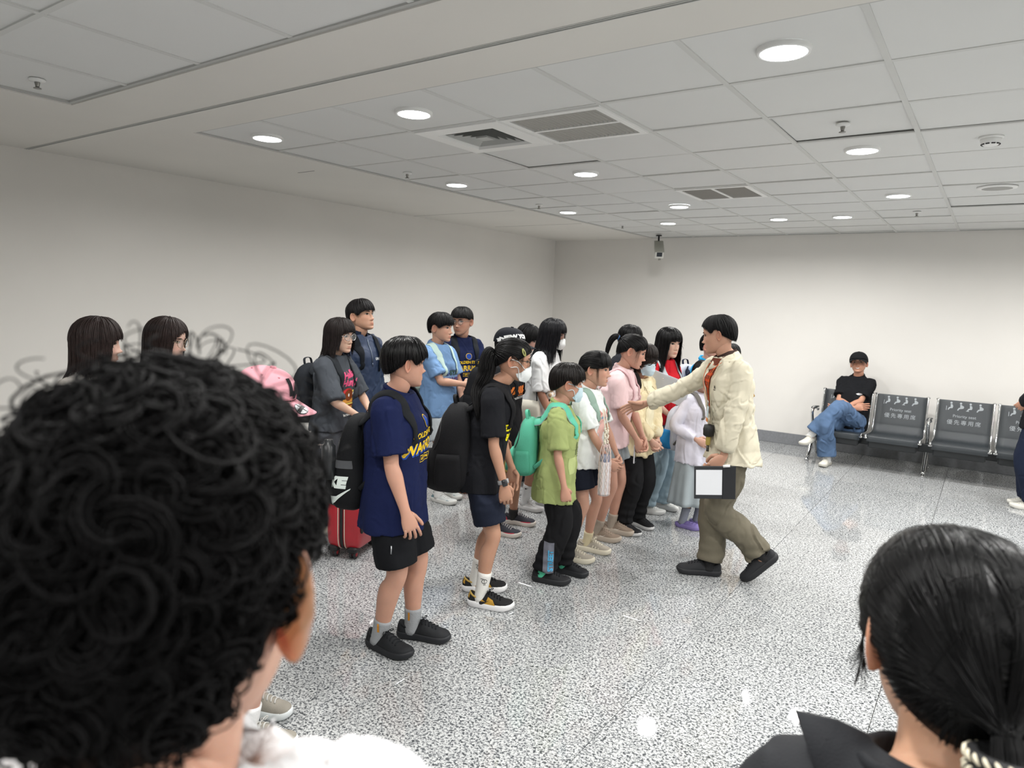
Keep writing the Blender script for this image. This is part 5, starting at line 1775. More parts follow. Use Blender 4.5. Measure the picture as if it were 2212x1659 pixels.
p_front()

# --- 2 the ponytail girl
def p_pony():
    P = Person('person in black tee and navy shorts with long low ponytail and white mask', 32, (-2.265, 3.035, 18), (-2.425, 3.185, 40), 1.535, lean=.15, head=(7, 8, 0), bulk=.96, bw=.95, sk='c4967a', female=True, fwd=.0, hfwd=.035)
    P.hang('R', fwd=.055, out=.042, bend=.04, hd=(.15, .1, -1), pn=(-.2, 1, 0), curl=(.55, .7, .5), spread=.02, thumb=.3)
    P.hang('L', fwd=.07, out=.035, curl=(.5, .6, .4))
    P.body(); P.face()
    tie = P.tied_hair(TIED, [-.52, 0, .10], [[-.50, 0, .10], [-.60, -.03, .02], [-.62, -.08, -.30], [-.56, -.14, -.75], [-.46, -.20, -1.15], [-.36, -.24, -1.5]], seed=5, tail_r=.19, tail_n=240, t=.04, n=340)
    P.scrunchie([-.545, 0, .09], (-1, 0, -.4), .095, .034, cloth('d8d2bd', .8))
    mb = MB()                                                     # hair clip
    f = np.linspace(0, 1, 8)
    C = P.scalp(np.radians(-66 + 12 * f), np.radians(38 - 24 * f), np.full(8, .066)); D = P.scalp(np.radians(-72 + 10 * f), np.radians(34 - 22 * f), np.full(8, .066))
    w = np.sin(f * PI)[:, None]
    m_ = (C + D) / 2
    tube(mb, P.hp(np.concatenate([m_ + (C - m_) * w, (m_ + (D - m_) * w)[::-1]])), .0042, n=6); mb.build('hair_clip', mat('clip_olive', '9a9a5e', .3), P.root)
    P.mask('e6e9e9', kn95=True); P.glasses('3a352f', wire=False, rim=.0024)
    top_garment(P, '1b1c20', sleeve=.82, hem=-.07, ease=.018, flare=.004, sl_r=1.1, seed=21, voxel=.0075)
    print_on(P, [(tg('EST', .05, -.03, 0, .003), 0)], [cloth('e0d520', .7)], -.17, dy=-.05); print_on(P, [(tg('86', .05, -.02, -.055, .003), 0)], [cloth('e0d520', .7)], -.17, dy=-.05)
    bottoms(P, '1d2230', end=.80, ease=.022, flare=.018, seed=31, voxel=.0075)
    ball = [(geo_at(ell(0, 0, .016, .013, 18), 1, .0, .0)), ]
    socks(P, 'e2e1dc', .145, logo=[poly_geo(ell(0, 0, .017, .014, 18)[:10] + ell(0, 0, .014, .011, 18)[:10][::-1]), poly_geo(ell(0, 0, .017, .014, 18)[9:] + ell(0, 0, .014, .011, 18)[9:][::-1]), poly_geo(rect(-.0012, -.012, .0012, .012)), poly_geo(rect(-.022, .014, -.006, .017)), poly_geo(rect(-.006, -.022, .008, -.019))])
    shoe_pair(P, .27, '1a1a1c', 'e9e9ea', lace='17171a', accent=('c79a3c', [poly_geo([(-.02, .052), (.0, .030), (.09, .026), (.105, .030), (.085, .062), (.055, .075), (.045, .045), (.0, .062)]), poly_geo([(-.072, .055), (-.066, .075), (-.058, .075), (-.06, .05)])]),
              logo=('17171a', [geo_at(SWOOSH, .062, .035, .044, .15)]), toe='b99a4e', sole_h=.034)
    mb = MB(); A = P.arms['R']; w, fd = A['w'], nrm(A['w'] - A['e'])
    tube(mb, [w - fd * .028, w - fd * .006], .0315, .0275, side=(1, 0, 0), n=20); o = mb.build('watch_strap', mat('watch_strap', '9b9c9e', .5), P.root)
    mb = MB(); c = w - fd * .018; u = nrm(np.array([.35, -1, 0])); s_ = nrm(np.cross(fd, u))
    M4 = np.eye(4); M4[:3, 0] = fd; M4[:3, 1] = s_; M4[:3, 2] = nrm(np.cross(fd, s_)); M4[:3, 3] = c + u * .030
    box(mb, (-.019, -.015, -.005), (.019, .015, .005), bev=.004, M=M4); mb.build('watch_case', mat('watch_case', '25272a', .2), o)
    backpack(P, 'large slouchy black backpack worn by the ponytail girl', '1c1c1e', d=.24, w=.34, h=.52, top=-.03, strap='1b1b1d', tilt=.07, low=.25, sag=.55, strap_w=.026, back=-.045)
p_pony()

# --- 3 the boy in green
def p_green():
    P = Person('person in pale green tee and black track pants with a blue mask', 26, (-2.175, 3.56, 16), (-2.15, 3.765, 12), 1.365, lean=.03, head=(18, 4, 0), bulk=.92, sk='ca9a80', fwd=-.01)
    P.hang('R', fwd=.05, out=.07, bend=.03, hd=(.2, .05, -1), pn=(-.3, 1, .1), curl=(1.0, 1.2, .8), spread=.0, thumb=.6)
    P.hang('L', fwd=.05, out=.06, curl=(.9, 1.0, .7))
    P.body(); P.face()
    P.hair(BOY, t=.085, n=560, seed=9, rough=.34, color='171312')
    P.mask('c4dbe4')
    top_garment(P, '9aa66c', sleeve=.86, hem=-.125, ease=.032, flare=.014, sl_r=1.18, seed=33, wr=.006, voxel=.0075)
    print_on(P, [(tg('GOOD', .026, 0, 0, .001, rot=PI / 2), 0), (tg('LUCK', .026, .03, -.02, .001, rot=PI / 2), 0)], [cloth('4a5340', .7)], -.2, dy=-.055)
    print_on(P, [(poly_geo(rect(-.035, -.05, .035, .05)), 0)], [cloth('b4c084', .85)], -.30, dy=-.09, name='pocket')
    bottoms(P, '18181a', end=1.93, ease=.030, flare=.008, seed=41, wr=.006, stack=.006, voxel=.008)
    mb = MB(); q = (P.feet['R']['k'] * .35 + P.feet['R']['p'] * .65)
    decal(mb, poly_geo(rect(-.033, -.10, .033, .115)), P.bot_bvh, q + [0.005, 0, .0], (1, 0, 0), (0, 0, 1), lift=.004, maxlen=.025)
    decal(mb, tg('STREET', .042, .008, 0, .002, rot=PI / 2), P.bot_bvh, q + [.012, 0, .0], (1, 0, 0), (0, 0, 1), 1, lift=.006, maxlen=.02)
    if mb.n: mb.build('leg_panel', [cloth('70727c', .8), cloth('4d9cc4', .7)], P.objs['bottom'])
    socks(P, '55c39c', .05)
    shoe_pair(P, .245, '1b1c1f', '202225', lace='1b1c1f')
    backpack(P, 'mint green backpack worn by the boy in the pale green tee', '56ab8f', d=.15, w=.28, h=.37, top=-.02, strap='62b99d', strap_w=.030, tilt=.03, piping='8d9a9a', low=.30, strap_y=.085)
    mb = MB()
p_green()

# --- 4 white tee girl
def p_white():
    P = Person('person in white tee with pink animal print and dark shorts', 4, (-2.235, 3.99, 9), (-2.225, 4.225, 11), 1.425, lean=.055, head=(14, 3, 0), bulk=.9, bw=.95, sk='d0a188', female=True)
    P.arm('R', P.lw(-2.005, 4.06, .70), pole=(-.5, -1, -.1), hd=(.75, .45, -.75), pn=(-.4, .9, .2), curl=(.7, .7, .4), thumb=.3)
    P.arm('L', P.lw(-2.00, 4.20, .70), pole=(-.5, 1, -.1), hd=(.55, -.75, -.5), pn=(-.5, -.7, .2), curl=(.7, .7, .4))
    P.body(); P.face()
    P.tied_hair({**TIED, 0: 10, 30: 9, 50: 2}, [-.50, 0, -.02], [[-.50, 0, -.02], [-.58, 0, -.10], [-.57, 0, -.35], [-.52, .0, -.62]], seed=7, fringe=(130, -58, 58, 9), t=.05, tail_r=.10, tail_n=70)
    top_garment(P, 'e6e9e8', sleeve=.84, hem=-.055, ease=.026, flare=.014, sl_r=1.15, seed=55, wr=.005)
    pk = cloth('e8bcb4', .8); pd = cloth('d98d86', .8); bl = cloth('7fa3c0', .8)
    it = [(poly_geo(ell(0, .05, .052, .042, 24)), 0), (poly_geo(ell(0, -.045, .034, .065, 24)), 0), (poly_geo([(.03, .08), (.075, .12), (.05, .06)]), 1), (poly_geo([(-.03, .08), (-.075, .12), (-.05, .06)]), 1), (poly_geo([(.045, .05), (.085, .07), (.05, .035)]), 1),
          (poly_geo([(-.045, .05), (-.085, .07), (-.05, .035)]), 1), (poly_geo([(.02, -.09), (.06, -.15), (.0, -.11)]), 0), (poly_geo([(-.03, -.02), (-.06, -.06), (-.03, -.05)]), 0), (poly_geo([(.03, -.02), (.06, -.06), (.03, -.05)]), 0)]
    for sg in (1, -1): it += [(poly_geo(ell(.022 * sg, .05, .008, .010, 12)), 2)]
    it += [(poly_geo(rect(-.010, .026, .010, .030)), 1)]
    print_on(P, it, [pk, pd, bl], -.17, lift=.002)
    bottoms(P, '1a1e29', end=.66, ease=.022, flare=.02, seed=61)
    mb = MB(); q = P.hipj['R'] + [0.02, 0, -.035]
    decal(mb, poly_geo(rect(-.03, -.003, .03, .003)), P.bot_bvh, q, nrm(np.array([1, 0, -.45])), nrm(np.array([.45, 0, 1])), n=(0, -1, 0), lift=.003)
    if mb.n: mb.build('pocket_trim', cloth('b9bcc4', .7), P.objs['bottom'])
    socks(P, 'cfc3a2', .085)
    shoe_pair(P, .25, '9d968a', 'd6cfbc', lace='d2ccba', accent=('cfc8b6', STRIPES3), sole_h=.034)
    P4['w'] = P
    backpack(P, 'sage green backpack worn by the girl in the white tee', '8fa79b', d=.13, w=.28, h=.36, top=-.02, strap='93aa9e', strap_w=.028, tilt=.03, low=.25)
P4 = {}
p_white()

# --- 5 pink tee girl
def p_pink():
    P = Person('person in pale pink tee and grey shorts with ponytail in blue tie', 14, (-2.285, 4.492, 7), (-2.27, 4.70, 10), 1.535, lean=.15, head=(12, 16, 0), bulk=.95, bw=.98, sk='c89a82', female=True)
    P.arm('R', P.lw(-2.03, 4.55, .78), pole=(-.6, -1, -.2), hd=(.35, .45, -1), pn=(-.5, .8, .1), curl=(.6, .6, .4))
    P.arm('L', P.lw(-2.03, 4.65, .78), pole=(-.6, 1, -.2), hd=(.35, -.45, -1), pn=(-.5, -.8, .1), curl=(.6, .6, .4))
    P.body(); P.face()
    P.tied_hair({**TIED, 0: 22, 30: 18, 50: 8}, [-.53, 0, .26], [[-.53, 0, .26], [-.66, 0, .28], [-.76, 0, .12], [-.77, 0, -.2], [-.70, 0, -.55]], seed=17, t=.045, tail_r=.085, tail_n=90, fringe=(60, 20, 80, 2))
    P.scrunchie([-.56, 0, .265], (-1, 0, .1), .06, .022, cloth('4a6d9c', .7))
    top_garment(P, 'e0c4c6', sleeve=.78, hem=-.045, ease=.03, flare=.012, sl_r=1.12, seed=65)
    bottoms(P, '8c9296', end=.56, ease=.028, flare=.02, seed=71)
    socks(P, '9d9184', .09)
    shoe_pair(P, .255, '8a7a6c', 'b3a698', lace='9a8b7d', accent=('d8d0c6', [geo_at(SWOOSH, .05, .06, .045, .1)]), sole_h=.036)
    backpack(P, 'thin pink shoulder bag with slim straps worn by the girl in the pale pink tee', 'd9b4b8', d=.08, w=.22, h=.26, top=-.06, strap='d4b2b6', strap_w=.014, tilt=.0, pocket=False, name='shoulder_bag')
    x = tag(empty('phone', (*(P.mid + P.W2L.T @ np.array([.205, -.03])), .665), P.yaw), 'white phone held low against grey shorts by the girl in the pale pink tee', 'phone')
    mb = MB(); box(mb, (-.005, -.035, -.07), (.005, .035, .07), bev=.004); mb.build('phone_case', plastic('d9dade', .3), x, smooth=False)
    mb = MB(); box(mb, (.004, -.031, -.065), (.0056, .031, .065)); mb.build('screen', mat('phone_screen', '22262c', .1), x, smooth=False)
p_pink()

# --- 6 cream hoodie girl
def p_hood():
    P = Person('person in cream hoodie and black trousers with blue mask and side braid', -10, (-2.215, 4.775, -16), (-2.19, 4.99, -16), 1.455, lean=.02, head=(-8, 5, 0), bulk=.95, sk='d3a892', female=True)
    P.arm('R', P.lw(-2.03, 4.80, .74), pole=(-.4, -1, -.1), hd=(.5, .5, -.8), pn=(-.5, .7, 0), curl=(.7, .8, .5))
    P.arm('L', P.lw(-2.02, 4.90, .74), pole=(-.4, 1, -.1), hd=(.5, -.5, -.8), pn=(-.5, -.7, 0), curl=(.7, .8, .5))
    P.body(); P.face()
    P.tied_hair({**TIED, 0: 8, 30: 7, 50: 2}, [-.30, -.34, -.2], [[-.30, -.34, -.2], [-.1, -.42, -.42], [.08, -.40, -.62], [.14, -.36, -.95], [.12, -.33, -1.15]], seed=23, fringe=(150, -60, 60, 8), t=.05, tail_r=.13, tail_n=110, color='1d1512')
    P.mask('bfd4de')
    top_garment(P, 'e2d3ae', sleeve=1.93, hem=-.09, ease=.034, flare=.008, sl_r=1.15, seed=75, wr=.008, collar=None, neck_r=1.15, cuff=.033)
    print_on(P, [(poly_geo(rect(-.05, -.34, .05, .10)), 0), (tg('SUNNY', .03, .0, -.02, .0015), 1), (tg('DAYS', .03, 0, -.06, .0015), 1)], [cloth('e9e0c2', .85), cloth('4a443a', .8)], -.06, name='shirt_front')
    mb = MB(); t = np.linspace(R_(35), R_(325), 25); q = P.T(0, 0, P.shz + .02 * P.H)
    C = np.stack([q[0] - .015 + .085 * np.cos(t), q[1] + .090 * np.sin(t), q[2] - .028 * np.cos(t) - .0 + 0 * t], -1)
    tube(mb, C, np.interp(np.linspace(0, 1, 25), [0, .25, .5, .75, 1], [.016, .026, .042, .026, .016]), np.interp(np.linspace(0, 1, 25), [0, .5, 1], [.016, .034, .016]), n=12); mb.build('hood', cloth('e2d3ae'), P.objs['top'])
    mb = MB()
    for sg in (1, -1):
        C = []
        for z in np.linspace(0, -.16, 6):
            h = P.top_bvh.ray_cast(Vector(P.T(.4, sg * .045, P.shz + z)), Vector((-1, 0, 0)))[0]
            if h is not None: C.append(np.array(h) + [.004, 0, 0])
        if len(C) > 2: tube(mb, C, .003, n=6)
    if mb.n: mb.build('drawstring', cloth('cdbd96'), P.objs['top'])
    bottoms(P, '1a1a1c', end=1.95, ease=.028, seed=81, wr=.006, stack=.006)
    socks(P, '1a1a1c', .04)
    shoe_pair(P, .245, '1d1d20', 'd0d0d0', lace='2a2a2c', sole_h=.026)
p_hood()

# --- 7 red tee girl
def p_red():
    P = Person('person in red tee and pale blue jeans with very long black hair and straight fringe', -16, (-2.29, 5.36, 8), (-2.235, 5.575, -7), 1.565, lean=.05, head=(-8, 6, 0), bulk=.92, bw=.95, sk='dab39c', female=True, lip=(.8, .52, .5))
    P.arm('R', P.lw(-2.07, 5.30, .85), pole=(-.6, -.7, -.3), hd=(.4, .8, -.35), pn=(-.5, .3, -.8), curl=(.5, .6, .4))
    P.arm('L', P.lw(-2.05, 5.44, .82), pole=(-.6, .7, -.3), hd=(.5, -.7, -.5), pn=(-.5, -.5, -.5), curl=(.5, .6, .4))
    P.body(ears=False); P.face()
    P.hair({**GIRL, 0: 10}, t=.06, n=520, seed=31, hang={0: 0, 40: 0, 48: -.9, 62: -1.3, 90: -1.4, 180: -1.5}, rough=.3, messy=.04, flare=.18)
    top_garment(P, 'c01f2a', sleeve=.86, hem=-.02, ease=.03, flare=.015, sl_r=1.12, seed=85)
    print_on(P, [(tg('R&B', .05, 0, 0, .003), 0), (tg('CLUB', .035, .01, -.045, .002), 0)], [cloth('d8d0cd', .8)], -.15, dy=.03)
    bottoms(P, '9fb0b8', end=1.97, ease=.036, flare=.016, seed=91, wr=.007, stack=.005, m=mat('denim_pale', '93a7b2', .9, bump=.4, bscale=300, var=.16, vscale=7))
    mb = MB()
    for i, (dz, sc) in enumerate(((-.02, 1), (-.13, .8), (-.23, .9))):
        q = P.feet['L']['k'] + [0, 0, -.06 + dz]
        decal(mb, poly_geo(ell(0, 0, .024 * sc, .030 * sc, 12)), P.bot_bvh, q, (0, 1, 0), (0, 0, 1), n=(1, 0, 0), lift=.004)
    if mb.n: mb.build('heart_print', cloth('3c4650', .8), P.objs['bottom'])
    socks(P, 'e4e4e2', .05)
    shoe_pair(P, .245, 'dcdcd8', 'e6e6e4', lace='e8e8e6', style='low', sole_h=.03)
    backpack(P, 'grey backpack worn by the girl in the red tee', 'a9b4ba', d=.13, w=.27, h=.36, top=-.03, strap='b6c0c4', strap_w=.022, tilt=.02)
    # clear folder held under the arm
    t = tag(empty('document_folder', (-2.03, 5.07, 1.115), R_(12)), 'clear plastic folder of white sheets held by the girl in the red tee', 'folder')
    M4 = np.array(Matrix.Rotation(R_(18), 4, 'Y') @ Matrix.Rotation(R_(14), 4, 'X'))
    mb = MB(); box(mb, (-.15, -.004, -.10), (.16, -.001, .10), M=M4); box(mb, (-.15, .003, -.10), (.16, .006, .10), M=M4); mb.build('plastic_sleeve', mat('clear_sleeve', 'dfe4ec', .15, alpha=.55), t, smooth=False)
    mb = MB(); box(mb, (-.14, -.0005, -.09), (.145, .0025, .09), M=M4); mb.build('sheets', mat('paper', 'e9e9ee', .8), t, smooth=False)
    mb = MB()
    for x in (-.06, .03):
        tube(mb, [(M4 @ np.array([x, -.006, .06, 1]))[:3], (M4 @ np.array([x, .008, .06, 1]))[:3]], .006, n=10)
    mb.build('snap', metal('e8e8e8', .2), t)
p_red()

# --- 8 girl with the long skirt
def p_skirt():
    P = Person('person in lilac shirt and long pale skirt, half hidden behind the outstretched arm', -22, (-1.885, 5.19, -4), (-1.82, 5.33, -10), 1.33, lean=.04, head=(-24, 4, 0), bulk=.95, sk='d2a791', female=True)
    P.arm('R', P.lw(-1.80, 5.13, .735), pole=(-.8, -.6, -.1), hd=(.8, .5, -.4), pn=(-.3, .8, -.2), curl=(.6, .6, .4))
    P.arm('L', P.lw(-1.72, 5.25, .74), pole=(-.8, .6, -.1), hd=(.8, -.5, -.4), pn=(-.3, -.8, -.2), curl=(.6, .6, .4))
    P.body(ears=False); P.face()
    P.hair({**GIRL, 0: 8}, t=.06, n=380, seed=41, hang={0: 0, 45: 0, 60: -.35, 180: -.45}, rough=.32)
    top_garment(P, 'cfcddb', sleeve=1.92, hem=-.11, ease=.03, flare=.008, sl_r=.92, seed=95, wr=.0035, m=mat('lilac_sheer', 'd3d1de', .8, bump=.2, var=.06, sheen=.1), collar='crew')
    skirt(P, 'a9b3b8', .20, .05)
    socks(P, '8b8f9c', .12)
    shoe_pair(P, .215, '8577b4', '8b7dba', style='clog', sole_h=.03)
    backpack(P, 'pale backpack with blue lower pocket worn by the girl in the lilac shirt', 'c9ccd4', d=.14, w=.26, h=.38, top=-.05, strap='6d6a66', strap_w=.018, tilt=.04, pcolor='2f86c4')
p_skirt()

# --- 9 kid with the bright blue sleeves
def p_blue_kid():
    P = Person('person in bright blue polo mostly hidden behind the man in the cream jacket', -10, (-2.12, 6.0, 0), (-2.10, 6.2, 0), 1.52, lean=.05, head=(0, 5, 0), bulk=.95, sk='cb9d86')
    P.hang('R', fwd=.08, out=.05, bend=.1); P.hang('L', fwd=.05, out=.04)
    P.body(); P.face(); P.hair(BOY, t=.07, n=260, seed=51)
    top_garment(P, '2a9fd8', sleeve=.72, hem=-.08, ease=.028, flare=.012, sl_r=1.15, seed=105, collar='polo')
    bottoms(P, '2a2d33', end=1.95, ease=.025, seed=106)
    socks(P, 'd8d8d8', .05); shoe_pair(P, .25, '2a2a2e', '3a3a3e')
    backpack(P, 'white and navy backpack worn by the person in the bright blue polo', 'c3c8d2', d=.17, w=.29, h=.42, top=.02, strap='23293a', strap_w=.03, tilt=.08, pcolor='262b3c')
p_blue_kid()
# ------------------------------------------------------------------ back rows
# --- girl in the charcoal tee
def p_char():
    P = Person('person in charcoal tee with burger print and ripped black jeans by the red suitcase', 18, (-3.93, 3.24, 30), (-3.86, 3.42, 12), 1.575, lean=.06, head=(-8, 4, 0), bulk=.92, bw=.94, sk='dab49a', female=True)
    P.arm('R', P.lw(-3.61, 3.36, .89), pole=(-.5, -1, -.1), hd=(.7, .45, -.5), pn=(-.3, .6, -.8), curl=(.6, .7, .4))
    P.arm('L', P.lw(-3.61, 3.46, .90), pole=(-.5, 1, -.1), hd=(.7, -.45, -.5), pn=(-.3, -.6, -.8), curl=(.6, .7, .4))
    P.body(ears=False); P.face()
    P.hair({**GIRL, 0: 14, 30: 10}, t=.06, n=620, seed=61, hang={0: 0, 44: 0, 52: -.35, 70: -.62, 100: -.75, 180: -.8}, color='1a1413', messy=.05, flare=.14, part=True)
    P.glasses('c9c6c6', r=(.12, .10))
    top_garment(P, '464a50', sleeve=1.0, hem=-.012, ease=.022, flare=.006, sl_r=1.22, seed=115, wr=.006)
    pk = cloth('d9577f', .7); bun = cloth('d99a45', .7); rd = cloth('c23a3a', .7); yl = cloth('ead66a', .7); br = cloth('7a3f22', .7); wt = cloth('d8d8d4', .7)
    it = [(tg('Hello', .07, 0, .085, .003, .3, rot=.12), 0), (tg('Hungry', .062, .01, .03, .003, .3, rot=.10), 0),
          (poly_geo(ell(0, -.155, .062, .030, 22)), 1), (poly_geo(rect(-.066, -.142, .066, -.130)), 4), (poly_geo(rect(-.068, -.130, .068, -.120)), 3), (poly_geo(ell(0, -.118, .064, .052, 22, 0, 180)), 1),
          (poly_geo(ell(-.005, -.062, .045, .040, 20)), 4), (poly_geo(ell(-.02, -.045, .045, .035, 18, 20, 190)), 2), (poly_geo(rect(-.075, -.052, -.03, -.042)), 2), (poly_geo(ell(.035, -.05, .02, .026, 14)), 3), (poly_geo(ell(.036, -.052, .008, .010, 12)), 5), (poly_geo(ell(-.014, -.06, .010, .012, 12)), 5),
          (tg('IN PARADISE', .022, 0, -.205, .001), 5)]
    print_on(P, it, [pk, bun, rd, yl, br, wt], -.15, lift=.002)
    bottoms(P, '3a3d42', end=1.97, ease=.034, flare=.012, seed=121, wr=.006, stack=.006, m=mat('denim_black', '3d4046', .9, bump=.4, bscale=300, var=.18, vscale=8))
    mb = MB(); q = P.hipj['R'] * .72 + P.feet['R']['k'] * .28
    rip = lambda w, h, s_: [(x, h * math.sin(PI * (x + w) / (2 * w)) * (.6 + .4 * math.sin(x * 160 + s_))) for x in np.linspace(-w, w, 13)] + [(x, -.004 - .003 * math.sin(x * 120 + s_)) for x in np.linspace(w, -w, 13)[1:-1]]
    for dz in (.0, -.11):
        for nn in ((.35, -1, 0),):
            u = nrm(np.cross((0, 0, 1), nn))
            decal(mb, poly_geo(rip(.055, .012, dz * 50)), P.bot_bvh, q + [0, 0, dz], u, (0, 0, 1), n=nn, lift=.004)
            for k in range(3): decal(mb, poly_geo(rect(-.02 + .02 * k, -.026, -.017 + .02 * k, .0)), P.bot_bvh, q + [0, 0, dz], u, (0, 0, 1), n=nn, lift=.005)
    if mb.n: mb.build('rip', cloth('b9b2ac', .9), P.objs['bottom'])
    socks(P, 'd8d4cc', .04)
    shoe_pair(P, .25, 'b8b0a0', 'cfc9bb', lace='cbc5b8', sole_h=.034)
    mb = MB(); A = P.arms['L']; fd = nrm(A['w'] - A['e']); a = np.linspace(0, 2 * PI, 17); u = nrm(np.cross(fd, (0, 0, 1))); v = np.cross(fd, u)
    tube(mb, A['w'] - fd * .03 + .030 * (np.cos(a)[:, None] * u + np.sin(a)[:, None] * v), .003, n=6); mb.build('bracelet', plastic('221b18'), P.root)
    backpack(P, 'dark navy backpack worn by the girl in the charcoal tee', '25282d', d=.17, w=.30, h=.44, top=.0, strap='2a2d31', strap_w=.024, tilt=.06)
p_char()

# --- red suitcase
def suitcase():
    r = tag(empty('suitcase', (-3.475, 3.18, 0), R_(20)), 'red hard-shell suitcase with white striped zip standing behind the navy tee boy', 'suitcase')
    rd = mat('suitcase_red', 'b5202e', .32, var=.06, vscale=9, coat=.3); bk = plastic('1a1a1c', .5)
    for s2, nm in ((-1, 'shell'), (1, 'shell')):
        mb = MB(); n = 32; a = np.linspace(0, 2 * PI, n, endpoint=False)
        rings = []
        for t, e in ((.012, 1.0), (.05, 1.0), (.09, .985), (.105, .95), (.112, .88)):
            y, z = sup(a, .185 * (e if e == 1 else e), .26 * (1 - (1 - e) * .8), .32)
            rings.append(np.stack([np.full(n, s2 * t), y, z + .315], -1))
        loft(mb, np.array(rings) if s2 > 0 else np.array(rings)[:, ::-1]); o = mb.build(nm, rd, r)
        for y, z in ((-.11, .2), (.11, .2), (-.11, .43), (.11, .43)):
            fb = MB(); R = np.array([[[s2 * (.111 + dz), y + rr * math.cos(t) * .7, z + rr * math.sin(t)] for t in np.linspace(0, 2 * PI, 16, endpoint=False)] for rr, dz in ((.034, .0), (.033, .008), (.02, .013))])
            loft(fb, R if s2 > 0 else R[:, ::-1]); fb.build('side_stud', bk, o)
    def belt(t0, t1, rr, m, nm):
        mb = MB(); n = 64; a = np.linspace(0, 2 * PI, n, endpoint=False); y, z = sup(a, .185 + rr, .26 + rr, .32)
        R = np.array([np.stack([np.full(n, t), y * q, z * q + .315], -1) for t, q in ((t0, .97), (t0, 1), (t1, 1), (t1, .97))]); loft(mb, R, False, False); mb.build(nm, m, r)
    belt(-.012, .012, .001, bk, 'zip_tape')
    for t in (-.026, .020): belt(t, t + .006, .0025, mat('zip_piping', 'd8c8b8', .6), 'piping')
    for x in (-.07, .07):
        for y in (-.14, .14):
            cb = MB(); box(cb, (x - .035, y - .04, .040), (x + .035, y + .04, .085), bev=.012); cst = cb.build('caster', bk, r, smooth=False)
            wb = MB()
            for d in (-.013, .013):
                tube(wb, [[x + d - .008, y, .029], [x + d + .008, y, .029]], .029, n=20)
            wb.build('wheel', mat('wheel_grey', '2a2a2c', .5), cst)
            hb = MB(); tube(hb, [[x - .023, y, .029], [x + .023, y, .029]], .015, n=16); hb.build('wheel_hub', rd, cst)
    mb = MB(); tube(mb, cat([[0, -.06, .575], [0, -.05, .605], [0, .05, .605], [0, .06, .575]], 4), .012, .008, n=10); mb.build('top_handle', bk, r)
    for y in (-.08, .08):
        mb = MB(); tube(mb, [[.085, y, .56], [.085, y, .93]], .008, n=10); mb.build('pull_rod', metal('a8a8aa', .25), r)
    mb = MB(); tube(mb, cat([[.085, -.085, .925], [.085, -.06, .945], [.085, .06, .945], [.085, .085, .925]], 4), .013, .011, n=10); mb.build('pull_grip', bk, r)
suitcase()

# --- tall boy in the zip top
def p_tall():
    P = Person('tall person in navy quarter-zip top with white sleeve stripes, chin raised', -2, (-4.17, 3.73, 0), (-4.12, 3.93, 10), 1.705, head=(14, -10, 0), bulk=1.02, sk='cda083')
    P.hang('R', fwd=.05, out=.03); P.hang('L', fwd=.03, out=.03)
    P.body(); P.face(); P.hair({**BOY, 0: 12}, t=.07, n=600, seed=71, color='120f10')
    nv = mat('track_navy', '20304c', .6, bump=.15, var=.06)
    top_garment(P, '20304c', sleeve=1.95, hem=-.05, ease=.022, flare=.006, seed=131, wr=.006, m=nv, collar='stand', ccolor='1b2333', sl_r=1.05)
    mb = MB()
    C = []
    for z in np.linspace(.045, -.14, 9):
        h = P.top_bvh.ray_cast(Vector(P.T(.4, 0, P.shz + z)), Vector((-1, 0, 0)))[0]
        if h is not None: C.append(np.array(h) + [.002, 0, 0])
    tube(mb, C, .004, n=6); tube(mb, [C[-1] + [.004, 0, .0], C[-1] + [.006, 0, -.03]], .0035, n=6); mb.build('zip', metal('6d7683', .4), P.objs['top'])
    print_on(P, [(tg('UNION', .026, 0, 0, .002), 0)], [cloth('dfe3e8', .7)], -.11, dy=.085)
    mb = MB()
    for s2 in (1, -1):
        A = P.arms['L' if s2 > 0 else 'R']; sh = P.sh['L' if s2 > 0 else 'R']
        for off in (-.016, 0, .016):
            C = []
            for t in np.linspace(.05, 1.8, 18):
                p = sh + (A['e'] - sh) * t if t <= 1 else A['e'] + (A['w'] - A['e']) * (t - 1)
                h = P.top_bvh.ray_cast(Vector(p + [off, s2 * .25, .02]), Vector((0, -s2, 0)))[0]
                if h is not None: C.append(np.array(h) + [0, s2 * .001, 0])
            if len(C) > 4: tube(mb, C, .0045, .0025, side=(1, 0, 0), n=6)
    if mb.n: mb.build('sleeve_stripes', cloth('dfe3e8', .7), P.objs['top'])
    bottoms(P, '20252e', end=1.95, ease=.026, seed=133)
    socks(P, 'd8d8d8', .05); shoe_pair(P, .275, 'b5b5b5', 'd5d5d5')
    backpack(P, 'black backpack on the tall boy in the navy quarter-zip top', '17191c', d=.18, w=.31, h=.46, top=.01, strap='181b20', strap_w=.034)
p_tall()

